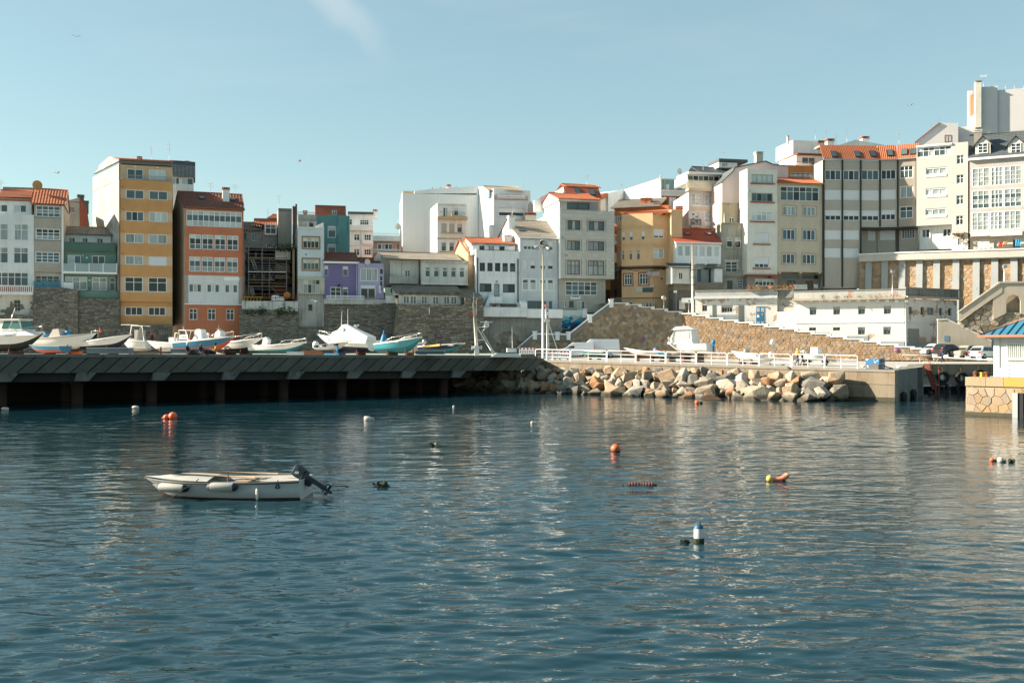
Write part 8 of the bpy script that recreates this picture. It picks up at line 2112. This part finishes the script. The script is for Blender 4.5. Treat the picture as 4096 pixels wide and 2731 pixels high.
# ---------------------------------------------------------------- vans and cars
def vehicle(name, label, cat, loc, rz, L_, W_, low, cab, col, wheels, glassq, lights, r=.33, extra=()):
    """low/cab: side outlines (x, z); cab narrows upwards. x forward"""
    e = tag(empty(name, loc, rz), label, cat)
    def loft(nm, prof, w0, w1, m):
        zs = [z for _, z in prof]; a, c = min(zs), max(zs); q = MB()
        A = [(x, lerp(w0, w1, ((z - a) / (c - a)) ** 1.3) / 2, z) for x, z in prof]; C = [(x, -y, z) for x, y, z in A]; q.face(A); q.face(C[::-1])
        for i in range(len(A)): j = (i + 1) % len(A); q.face([A[j], A[i], C[i], C[j]])
        o = q.build(nm, m, e); bm = bmesh.new(); bm.from_mesh(o.data); bmesh.ops.remove_doubles(bm, verts=bm.verts, dist=1e-4); bmesh.ops.recalc_face_normals(bm, faces=bm.faces); bmesh.ops.bevel(bm, geom=bm.edges[:], offset=.035, segments=2, affect='EDGES'); bm.to_mesh(o.data); bm.free(); return o
    loft('body', low, W_, W_ * .97, col); loft('cabin', cab, W_ * .94, W_ * .74, col)
    zc = [z for _, z in cab]; a, c = min(zc), max(zc)
    yy = lambda z: lerp(W_ * .94, W_ * .74, ((z - a) / (c - a)) ** 1.3) / 2 + .012
    for qd in glassq:
        for sg in (1, -1): q = MB(); q.face([(x, sg * yy(z), z) for x, z in qd]); q.build('side_window', GD, e)
    for nm, (x0, z0), (x1, z1) in extra: q = MB(); q.face([(x0, -yy(z0) + .1, z0), (x0, yy(z0) - .1, z0), (x1, yy(z1) - .1, z1), (x1, -yy(z1) + .1, z1)]); q.build(nm, GD, e)
    for x in wheels:
        for sg in (1, -1):
            q = MB(); q.lathe([(.2, -.11), (r, -.09), (r, .09), (.2, .11)], (x, sg * (W_ / 2 - .08), r), 14, axis='y'); w = q.build('wheel', RUBB, e); q = MB(); q.lathe([(.001, sg * .105), (.2, sg * .115), (.21, sg * .09)], (x, sg * (W_ / 2 - .08), r), 12, axis='y'); q.build('rim', GALV, w)
    for nm, x, y0, y1, z0, z1, m in lights:
        for sg in (1, -1): q = MB(); q.box((x - .03, min(sg * y0, sg * y1), z0), (x + .03, max(sg * y0, sg * y1), z1)); q.build(nm, m, e)
    return e
VW = mat('van_white', (.66, .68, .70), .3, .1, .1, 0); TLR = mat('tail_red', (.4, .01, .01), .3, 0, 0, 0); HLG = mat('head_lamp', (.5, .5, .48), .15, 0, 0, 0)
def van(px, D, rz, s_, label, name):
    L_, H_ = 5.9 * s_, 2.5 * s_
    vehicle(name, label, 'van', G(px, D), rz, L_, 2.0 * s_, [(-L_ / 2, .35), (L_ / 2 - .1, .3), (L_ / 2, .6), (L_ / 2 - .15, 1.05), (L_ / 2 - 1.0, 1.3), (-L_ / 2, 1.3)], [(-L_ / 2 + .02, 1.2), (L_ / 2 - .75, 1.2), (L_ / 2 - 1.75, H_ - .25), (L_ / 2 - 2.1, H_), (-L_ / 2 + .1, H_)], VW, (L_ / 2 - 1.0, -L_ / 2 + 1.25),
            [[(L_ / 2 - 2.25, 1.3), (L_ / 2 - 1.25, 1.3), (L_ / 2 - 1.8, H_ - .5), (L_ / 2 - 2.2, H_ - .45)]], [('tail_light', -L_ / 2, .75, .95, .9, 1.5, TLR), ('head_light', L_ / 2 - .12, .6, .95, .8, 1.05, HLG)], .34, [('windscreen', (L_ / 2 - .82, 1.32), (L_ / 2 - 1.72, H_ - .3))])
van(2388, 132.0, math.pi, 1.0, 'large white panel van parked before the shaded rubble wall', 'panel_van'); van(2302, 131, math.pi, .82, 'smaller white van half hidden behind the large van', 'small_van')
def car(px, D, y, rz, col, label, hatch=True):
    u = PT.hit(px, 1420)[0]; loc = parkz(u, y)
    vehicle('parked_car', label, 'car', loc, rz, 4.2, 1.72, [(-2.05, .3), (2.05, .25), (2.1, .55), (1.95, .78), (1.0, .92), (-1.6, .95), (-2.08, .85)], [(-2.0 if hatch else -1.6, .86), (1.15, .86), (.35, 1.42), (-.1, 1.5), (-1.2 if hatch else -.9, 1.48)], col, (1.3, -1.3),
            [[(-.25, .93), (.85, .93), (.3, 1.36), (-.2, 1.4)], [(-1.5, .93), (-.32, .93), (-.28, 1.4), (-1.15, 1.38)]], [('tail_light', -2.06, .5, .8, .65, .88, TLR), ('head_light', 2.02, .45, .78, .55, .75, HLG)], .31, [('windscreen', (1.06, .93), (.4, 1.38)), ('rear_window', (-1.93 if hatch else -1.5, .93), (-1.3 if hatch else -1.0, 1.4))])
CP = lambda n, c: mat(n, c, .25, .05, 0, 0, metal=.2)
car(3758, 118, 4.2, math.radians(200), CP('silver_paint', (.45, .46, .45)), 'silver car, leftmost on the parking terrace'); car(3812, 117, 3.2, math.radians(28), CP('dark_paint', (.03, .03, .03)), 'dark hatchback second from the left on the parking terrace'); car(3882, 117, 3.0, math.radians(208), CP('beige_paint', (.34, .32, .26)), 'beige saloon third from the left on the parking terrace', False); car(3952, 116, 2.6, math.radians(35), CP('white_paint_car', (.68, .68, .67)), 'white hatchback half hidden by the blue-roofed kiosk')

# ---------------------------------------------------------------- kiosk on the stone pier, right
PP = Plane(3862, 65.5, 4330, 60.5, 0.0)
pr_ = struct(PP.root('pier')); ztp = WZ(1507, 65.5)
q = MB(); q.hexa([(-.02, .02, -1.5), (PP.len, .02, -1.5), (PP.len, 14, -1.5), (-.02, 14, -1.5), (.03, .02, ztp - .6), (PP.len, .02, ztp - .6), (PP.len, 14, ztp - .6), (.03, 14, ztp - .6)]); q.build('core', mat('pier_mortar', (.30, .245, .165), .95, .5, .3, .6, dcol=(.16, .12, .08)), pr_)
PST = mat('pier_stone', (.31, .225, .135), .9, .7, .1, 1.0, 1.8, dcol=(.27, .18, .10), island=.16)
rubble(PP, pr_, [(0, ztp - .62), (PP.len, ztp - .62)], PST, (.62, .45), 44, .05)
x = 0.0; i = 0
while x < PP.len:
    w = (1.3, 1.1, 1.5)[i % 3]; q = MB(); q.box((x + .012, -.08, ztp - .58), (x + w - .012, 1.2, ztp)); q.build('coping_block', mat('coping_yellow', (.40, .235, .05), .8, .5, .3, .3, dcol=(.36, .26, .15)) if i > 1 else mat('coping_sand', (.33, .25, .155), .9, .4, .2, .4), pr_); x += w; i += 1
q = MB(); q.box((.1, .3, ztp - .6), (PP.len, 14, ztp - .01)); q.build('paving', mat('pier_green', (.18, .30, .26), .8, .3, 0, .1), pr_)
xd = PP.hit(4055, 1600)[0]
q = MB(); q.box((xd, -.26, -.8), (xd + .32, -.05, ztp - .95)); q.build('fender_post', GALV, pr_); q = MB(); q.box((xd + .34, -.18, -.8), (xd + .62, -.04, ztp - .95)); q.build('fender_rubber', RUBB, pr_)
q = MB(); q.box((.0, -.14, -.5), (PP.len, -.09, .22)); q.build('weed_band', ALG, pr_)
KW = pl('kiosk_white', (.62, .64, .64), streak=.05, dirt=.08)
kl = PP.hit(3980, 1505, 2.4)[0]; kz = ztp - PP.z0
ke = empty('kiosk', PP.world(kl, 2.4, ztp), PP.rz); tag(ke, 'white kiosk with blue ribbed hip roof and barred window on the stone pier', 'building')
hw = WZ(1342, 67.5) - ztp; LK = 7.0
q = MB(); q.box((0, 0, 0), (LK, 4, hw)); q.build('wall', KW, ke); q = MB(); q.box((-.03, -.06, 0), (LK, 0.0, .55)); q.build('plinth', KW, ke); q = MB(); q.box((-.06, -.08, 0), (.3, .3, hw)); q.build('corner_pier', KW, ke)
RB = mat('blue_roof', (.035, .155, .235), .5, .2, .15, 0); zr = WZ(1270, 69) - ztp; E = .75
q = MB(); c = [(-E, -E, hw), (LK + 1, -E, hw), (LK + 1, 4 + E, hw), (-E, 4 + E, hw)]; r0, r1 = (1.6, 2, zr), (LK + 1, 2, zr)
q.face([c[0], c[1], r1, r0]); q.face([c[3], c[0], r0]); q.face([c[2], c[3], r0, r1]); q.face([c[0], c[3], c[2], c[1]]); q.build('roof', RB, ke)
for i in range(17):
    x = -E + .25 + i * .5; t = 1.0 if x > 1.6 else (x + E) / (1.6 + E); q = MB(); q.tube([(x, -E, hw + .03), (x, lerp(-E, 2, t), lerp(hw, zr, t) + .03)], .055, 4); q.build('roof_rib', RB, ke)
q = MB(); q.tube([(-E, -E, hw + .02), r0], .08, 5); q.tube([r0, r1], .08, 5); q.build('ridge', mat('ridge_rust', (.35, .18, .12), .6, .4), ke); q = MB(); q.box((-E - .08, -E - .1, hw - .14), (LK + 1, -E, hw + .02)); q.box((-E - .1, -E, hw - .14), (-E, 4 + E, hw + .02)); q.build('gutter', mat('gutter_red', (.36, .13, .08), .5), ke)
xw = .75; q = MB(); q.box((xw, -.05, 1.2), (xw + 1.55, -.002, 2.2)); w = q.build('window', FRAMEW, ke); ubox('pane', (xw + .06, -.055, 1.26), (xw + 1.49, -.051, 2.14), GC, w)
for i in range(12): q = MB(); x = xw + .06 + i * .13; q.tube([(x, -.12, 1.18), (x, -.12, 2.22)], .018, 5); q.build('bar', FRAMEW, w)
q = MB(); q.box((xw - .06, -.16, 1.12), (xw + 1.62, 0, 1.19)); q.build('sill', KW, w)
e = tag(empty('pier_railing', PP.world(PP.hit(4025, 1500)[0], .5, ztp), PP.rz), 'thin steel railing in front of the white kiosk', 'railing'); q = MB(); q.tube([(0, 0, 0), (0, 0, .9), (.1, 0, .98), (5, 0, .98)], .025, 6); q.build('frame', RUST, e)
for z in (.25, .5, .74): q = MB(); q.tube([(0, 0, z), (5, 0, z)], .014, 5); q.build('bar', FRAMEG, e)
for i, (px, m, lb) in enumerate(((3902, RUST, 'rusty mooring bollard on the pier head'), (3948, RUST, 'rusty mooring bollard beside the kiosk corner'))):
    e = tag(empty('bollard', PP.world(PP.hit(px, 1505, .7)[0], .7, ztp)), lb, 'bollard'); q = MB(); q.lathe([(.16, 0), (.10, .06), (.10, .22), (.17, .28), (.17, .33), (.001, .34)], (0, 0, 0), 10); q.build('body', m, e)
pile_ = tag(empty('yellow_crate', PP.world(PP.hit(3933, 1505, .9)[0], .9, ztp)), 'yellow crate with rope between the two bollards', 'crate'); q = MB(); q.box((-.2, -.2, 0), (.2, .2, .3)); q.build('crate', YEL, pile_); q = MB(); q.tube([(.25 + .2 * math.cos(t), .2 * math.sin(t), .05 + .02 * t) for t in range(12)], .03, 5); q.build('rope_coil', RUBB, pile_)

# ---------------------------------------------------------------- tyres, steps and gear between quay and pier
def tyre(label, loc, rz, r=.62, half=False):
    e = tag(empty('tyre_fender', loc, rz), label, 'tyre', 'tyre fenders'); q = MB(); q.lathe([(r * .55, -.12), (r * .8, -.2), (r, -.12), (r, .12), (r * .8, .2), (r * .55, .12), (r * .55, -.12)], (0, 0, 0), 18, axis='y'); q.build('tyre', RUBB, e)
    q = MB(); q.tube([(0, .0, r * .6), (0, .25, r * 1.6)], .02, 4); q.build('chain', RUST, e)
for px, y, lb in ((3772, 1508, 'upper left tyre fender on the inner dock'), (3846, 1511, 'upper right tyre fender on the inner dock'), (3772, 1553, 'lower left tyre fender at the dock waterline'), (3846, 1557, 'lower right tyre fender at the dock waterline'), (3915, 1500, 'tyre fender nearest the pier head on the inner dock')):
    u, z = ID.hit(px, y, -.3); tyre(lb, ID.world(u, -.32, z), 0)
for px, y, lb in ((3616, 1590, 'left tyre hanging on the dark quay end'), (3655, 1578, 'right tyre hanging on the dark quay end'), (3722, 1585, 'tyre left of the rusty steps at the waterline'), (3748, 1582, 'tyre below the rusty steps')):
    u, z = QE.hit(px, y, -.25); tyre(lb, QE.world(u, -.25, z), QE.rz, .5)
p = QE.world(QE.hit(3712, 1560, -.4)[0], -.4, 0); e = tag(empty('rusty_steps', p, QE.rz), 'rusty red steel boarding steps on the quay end', 'stairs'); RR = mat('red_rust', (.20, .055, .035), .8, .4, .3, .2)
for i in range(7): q = MB(); q.box((-.55 + .05 * i, -.7 + .09 * i, .9 + i * .27), (.35 + .05 * i, -.4 + .09 * i, .95 + i * .27)); q.build('tread', RR, e)
for x in (-.6, .75): q = MB(); q.hexa([(x, -.75, .6), (x + .08, -.75, .6), (x + .08, -.45, .6), (x, -.45, .6), (x + .1, .0, 2.9), (x + .18, .0, 2.9), (x + .18, .3, 2.9), (x + .1, .3, 2.9)]); q.build('stringer', RR, e)
for x in (-.6, .75, 1.1): q = MB(); q.box((x, -.8, -.9), (x + .1, -.7, 1.0 if x < 1 else 2.7)); q.build('leg', RR, e)
q = MB(); q.box((-.65, -.82, .95), (1.2, -.66, 1.1)); q.build('landing_beam', RR, e); q = MB(); q.tube([(-.6, -.6, 1.6), (-.4, 0, 3.6), (.5, .1, 3.6), (.8, -.2, 2.8)], .025, 5); q.build('handrail', RR, e)
p = QE.world(3.2, 2.2, 2.66); e = tag(empty('blue_container', p, QE.rz), 'peeling blue steel box at the quay corner', 'box'); q = MB(); q.box((-1.1, -.5, 0), (1.3, .6, .85)); q.build('box', mat('peeling_blue', (.04, .19, .38), .5, .2, .1, .1, wear=((.6, .6, .56), .5, 1.6)), e); q = MB(); q.box((-.4, -.54, .55), (.7, -.48, .8)); q.build('slot', DARKM, e)
p = QE.world(.5, 1.4, 2.6); e = tag(empty('concrete_block', p, QE.rz), 'dark concrete block near the quay corner with a gull in front', 'block'); q = MB(); q.box((-.1, 0, 0), (1.4, .8, .48)); q.build('block', CONCD, e); q = MB(); q.tube([(1.4, 0, .4), (2.2, -.2, .2), (3.0, -.5, .08), (3.6, -1.0, -.5)], .05, 6); q.build('mooring_rope', RUBB, e)
e = tag(empty('dock_railing', ID.world(.3, .4, 2.86), 0), 'yellowed hoop railing on the inner dock behind the blue box', 'railing'); q = MB(); q.tube([(-2.2, 0, 0), (-2.2, 0, .9), (1.6, 0, .9), (1.2, 0, 0)], .035, 6); q.tube([(-.4, 0, 0), (-.4, 0, .9)], .025, 5); q.build('frame', POLE, e)

# ---------------------------------------------------------------- gulls
GW = mat('gull_white', (.70, .70, .68), .8, .1, 0, 0); GG = mat('gull_grey', (.35, .37, .39), .8, .1, 0, 0)
def gull(loc, rz, label, fly=False, s_=1.0):
    e = tag(empty('gull', loc, rz), label, 'gull', 'gulls'); e.scale = (s_,) * 3
    z = 0 if fly else .2
    q = MB(); q.lathe([(.002, -.26), (.05, -.16), (.10, 0), (.09, .12), (.03, .2), (.002, .22)], (0, 0, z), 8, axis='x'); q.build('body', GW, e); ball(e, 'head', (.2, 0, z + .1), .055, GW, 8)
    q = MB(); q.tube([(.24, 0, z + .1), (.32, 0, z + .09)], [.018, .004], 5); q.build('bill', YEL, e)
    if fly:
        for sg in (1, -1): q = MB(); q.grid([[Vector((.1, sg * .05, .03)), Vector((.14, sg * .35, .14)), Vector((.02, sg * .7, .06))], [Vector((-.1, sg * .05, .03)), Vector((-.06, sg * .35, .13)), Vector((-.04, sg * .7, .05))]]); q.build('wing', GG, e)
    else:
        for sg in (1, -1): q = MB(); q.lathe([(.002, -.3), (.05, -.1), (.06, .05), (.002, .14)], (-.02, sg * .06, z + .02), 6, axis='x'); q.build('wing', GG, e); q = MB(); q.tube([(0, sg * .03, z - .08), (0, sg * .03, 0)], .008, 4); q.build('leg', YEL, e)
for px, D, rz, lb in ((3132, 87.5, .4, 'gull standing by the eighth railing section'), (3455, 84.8, 3.0, 'gull resting on the bare quay edge'), (3510, 84, 1.6, 'small gull seen from behind on the bare quay edge'), (3597, 84.2, 2.6, 'gull in front of the dark concrete block')): gull(G(px, D), rz, lb)
for px, py, D, lb, rz in ((1424, 1305, 118, 'gull flying before the slate wall above the tarp boat', .6), (1262, 1205, 126, 'gull gliding past the narrow white house', 2.6), (230, 692, 150, 'gull flying above the green house roof', 1.0), (1198, 645, 150, 'distant gull over the orange roof', .5), (305, 147, 150, 'gull high in the left sky', 2.0), (3642, 422, 160, 'gull high left of the tower block', .4)): gull(W(px, py, D), rz, lb, True, 1.2)

# ---------------------------------------------------------------- people
SKIN = mat('skin', (.42, .24, .16), .6, .05, 0, 0); HAIRD = mat('hair_dark', (.03, .02, .015), .7, 0, 0, 0); HAIRG = mat('hair_grey', (.5, .48, .44), .7, 0, 0, 0)
def person(label, loc, rz, J, top, legs, hair, shoe=DARKM, sc=1.0, hat=None):
    e = tag(empty('person', loc, rz), label, 'person'); e.scale = (sc,) * 3
    order = list(J); idx = {k: i for i, k in enumerate(order)}
    E_ = [('pelvis', 'chest'), ('chest', 'neck'), ('neck', 'head'), ('head', 'crown'), ('chest', 'shl'), ('shl', 'ell'), ('ell', 'hal'), ('chest', 'shr'), ('shr', 'elr'), ('elr', 'har'), ('pelvis', 'hil'), ('hil', 'knl'), ('knl', 'anl'), ('anl', 'tol'), ('pelvis', 'hir'), ('hir', 'knr'), ('knr', 'anr'), ('anr', 'tor')]
    RD = {'pelvis': .15, 'chest': .16, 'neck': .055, 'head': .095, 'crown': .075, 'shl': .07, 'ell': .05, 'hal': .04, 'shr': .07, 'elr': .05, 'har': .04, 'hil': .105, 'knl': .075, 'anl': .05, 'tol': .04, 'hir': .105, 'knr': .075, 'anr': .05, 'tor': .04}
    me = bpy.data.meshes.new('body'); me.from_pydata([J[k] for k in order], [(idx[a], idx[b]) for a, b in E_], []); o = bpy.data.objects.new('body', me); COL.objects.link(o)
    sk = o.modifiers.new('skin', 'SKIN'); sk.use_smooth_shade = True
    for i, k in enumerate(order): me.skin_vertices[0].data[i].radius = (RD[k], RD[k] * (.8 if k in ('chest', 'pelvis') else 1)); me.skin_vertices[0].data[i].use_root = k == 'pelvis'
    o.modifiers.new('sub', 'SUBSURF').levels = 1
    m2 = bpy.data.meshes.new_from_object(o.evaluated_get(bpy.context.evaluated_depsgraph_get())); bpy.data.objects.remove(o)
    m2.materials.clear()
    for m in (top, legs, SKIN, hair, shoe): m2.materials.append(m)
    def segm(a, b):
        if b in ('tol', 'tor'): return 4
        if a in ('hil', 'hir', 'knl', 'knr') or b in ('hil', 'hir'): return 1
        if a == 'head': return 3
        if b == 'head': return 2
        return 0
    for p in m2.polygons:
        best = None; c = p.center
        for a, b in E_:
            A, C = Vector(J[a]), Vector(J[b]); t = max(0, min(1, (c - A).dot(C - A) / max((C - A).length_squared, 1e-6))); d = (c - A.lerp(C, t)).length - RD[a] * .3
            if best is None or d < best[0]: best = (d, segm(a, b), a, b, t)
        mi = best[1]
        if best[3] in ('hal', 'har') and best[4] > .8: mi = 2
        if best[3] == 'crown' and c.x > J['head'][0] + .05 and c.z < J['crown'][2] - .0: mi = 2
        p.material_index = mi
    ob = bpy.data.objects.new('body', m2); COL.objects.link(ob); ob.parent = e
    H_ = Vector(J['head']); q = MB(); q.lathe([(.03, 0), (.012, .035)], H_ + Vector((.09, 0, .02)), 6, axis='x'); q.build('nose', SKIN, e)
    if hat: q = MB(); q.lathe([(.12, 0), (.115, .07), (.06, .12), (.001, .125)], Vector(J['crown']) + Vector((0, 0, -.02)), 10); q.box((J['crown'][0] + .05, -.07, J['crown'][2] - .02), (J['crown'][0] + .2, .07, J['crown'][2])); q.build('cap', hat, e)
STAND = dict(pelvis=(0, 0, .92), chest=(.02, 0, 1.25), neck=(.03, 0, 1.45), head=(.05, 0, 1.56), crown=(.04, 0, 1.64), shl=(.02, .19, 1.38), ell=(-.08, .24, 1.12), hal=(.06, .22, .9), shr=(.02, -.19, 1.38), elr=(.05, -.25, 1.12), har=(.2, -.2, .95), hil=(0, .1, .85), knl=(.2, .1, .48), anl=(.14, .1, .08), tol=(.3, .1, .04), hir=(0, -.1, .85), knr=(-.02, -.1, .47), anr=(-.28, -.1, .12), tor=(-.14, -.1, .04))
SIT = dict(pelvis=(0, 0, .12), chest=(-.08, 0, .46), neck=(-.06, 0, .66), head=(-.02, 0, .77), crown=(-.03, 0, .85), shl=(-.08, .18, .58), ell=(.02, .25, .34), hal=(.26, .12, .34), shr=(-.08, -.18, .58), elr=(.02, -.25, .33), har=(.26, -.1, .32), hil=(.04, .1, .11), knl=(.42, .16, .3), anl=(.62, .1, .08), tol=(.76, .12, .06), hir=(.04, -.1, .11), knr=(.40, -.18, .16), anr=(.58, -.02, .07), tor=(.7, .02, .05))
CL = lambda n, c: mat(n, c, .9, .15, 0, .1)
for px, rz, tp, hr, ht, lb in ((752, -.2, CL('cloth_black', (.02, .022, .025)), HAIRG, CL('cap_white', (.6, .6, .58)), 'person in black with a white cap sitting at the deck edge'), (805, -.4, CL('cloth_charcoal', (.03, .035, .04)), mat('hair_red', (.2, .06, .03), .7, 0, 0, 0), None, 'person in dark jacket with reddish hair sitting between two others'), (860, 3.4, CL('cloth_mustard', (.45, .27, .10)), HAIRD, CL('cap_black', (.015, .015, .016)), 'person in mustard hoodie and black cap sitting at the deck edge')):
    D_ = lerp(72, 92, px / 2150) + 6.6; u = DP.hit(px, 1400, .25)[0]; w = DP.world(u, .25, dkz(u)); person(lb, w, rz, SIT, tp, CL('cloth_trousers', (.018, .02, .024)), hr, sc=1.05, hat=ht)
person('walker with white hair and orange waistcoat on the quay', G(3188, 93), .1, STAND, CL('cloth_orange', (.6, .28, .06)), CL('cloth_jeans', (.04, .06, .1)), HAIRG); person('walker with dark hair, pale top and brown skirt on the quay', G(3209, 93), .15, STAND, CL('cloth_pale', (.5, .44, .42)), CL('cloth_brown', (.12, .09, .07)), HAIRD)
u = ID.hit(3855, 1450, 3)[0]; person('walker in navy coat on the inner dock below the cars', ID.world(u, 8, 2.92), 3.3, STAND, CL('cloth_navy', (.02, .03, .06)), CL('cloth_navy', (.02, .03, .06)), mat('hair_blond', (.4, .25, .14), .7, 0, 0, 0))
u, z = RWL.hit(2626, 1240); person('person in black coat walking up the street past the bar', RWL.world(u, 1.3, z - .45), 3.0, STAND, CL('cloth_black', (.02, .022, .025)), CL('cloth_black', (.02, .022, .025)), HAIRD)
person('dark figure standing in the alley mouth', W(2463, 1192, 146), 1.2, STAND, CL('cloth_slate', (.05, .06, .08)), CL('cloth_trousers', (.018, .02, .024)), HAIRD)

# ---------------------------------------------------------------- roof garden, washing, a lamp on the buttress wall
h = House('roof_planter', 'long planter of orange and yellow autumn plants on the derelict house roof', R17, 605, 131.9, 1195, 130.6, 945, cat='plants', th=.6)
h.block(930, 945, CONC, depth=.5)
AUT = [mat('autumn_%d' % i, c, .9, .3, 0, 0) for i, c in enumerate(((.38, .14, .05), (.40, .28, .06), (.13, .15, .04), (.45, .20, .08)))]
ra = random.Random(3)
for k in range(26):
    u = lerp(.1, h.len - .1, k / 25); b = MB()
    for i in range(34):
        p = Vector((u + ra.gauss(0, .16), .2 + ra.gauss(0, .12), h.last[3] + abs(ra.gauss(0, .22)))); a = Vector((ra.gauss(0, 1), ra.gauss(0, 1), ra.gauss(0, 1))) * .06; c = Vector((ra.gauss(0, 1), ra.gauss(0, 1), ra.gauss(0, 1))) * .06
        b.face([p, p + a, p + a + c, p + c])
    h.mb(b, 'plant', AUT[ra.randrange(4)])
def wash(label, P, reg, x0, y0, x1, y1, off, col):
    q_ = lambda x, y: P.hit(reg[0] + x * SS, reg[1] + y * SS, off)
    (ua, zt), (ub, zb) = q_(x0, y0), q_(x1, y1); n = 7
    e = tag(empty('laundry', P.world(ua, off, zb), P.rz), label, 'laundry', 'washing hung out to dry'); b = MB()
    b.grid([[Vector((lerp(0, ub - ua, i / n), .06 * math.sin(i * 2.1 + j), (zt - zb) * (1 - j / 3) - .05 * math.sin(math.pi * i / n) * (j == 0))) for i in range(n + 1)] for j in range(4)]); b.build('cloth', mat('wash_%.2f_%.2f' % col[:2], col, .9, .1, 0, .1), e)
PB2 = Plane(3880, 131.6, 4300, 126.5)
wash('white sheet hung below the beige block', Plane(3100, 139.5, 3290, 140), R17, 1170, 868, 1345, 935, 0, (.6, .6, .57)); wash('pale shirt hung right of the white sheet below the beige block', Plane(3100, 139.5, 3290, 140), R17, 1430, 865, 1478, 915, 0, (.5, .54, .55))
wash('pair of white sheets on the terrace of the slate-roofed gallery block', PB2, R21, 990, 1275, 1132, 1362, 0, (.72, .72, .69)); wash('red towel on the gallery block terrace', PB2, R21, 1250, 1272, 1300, 1340, 0, (.6, .07, .03)); wash('peach towel beside the red towel', PB2, R21, 1312, 1270, 1365, 1305, 0, (.62, .3, .16)); wash('blue towel at the right end of the gallery block terrace', PB2, R21, 1460, 1242, 1525, 1330, 0, (.05, .3, .5))
for px, yt, lb in ((3570, 1088, 'grey flood lamp pole in front of the buttress wall'), (4017, 1068, 'slim white lamp pole above the stair landing')):
    p = W(px, 1180 if px < 4000 else 1130, 122.5 if px < 4000 else 120.5); e = tag(empty('lamp_pole', p), lb, 'lamp'); hh = WZ(yt, p.y) - p.z; q = MB(); q.tube([(0, 0, -.5), (0, 0, hh)], .06, 6); q.build('pole', GALV if px < 4000 else FRAMEW, e); q = MB(); q.box((-.22, -.3, hh - .1), (.22, .05, hh + .22)); q.build('lamp_head', GALV, e)
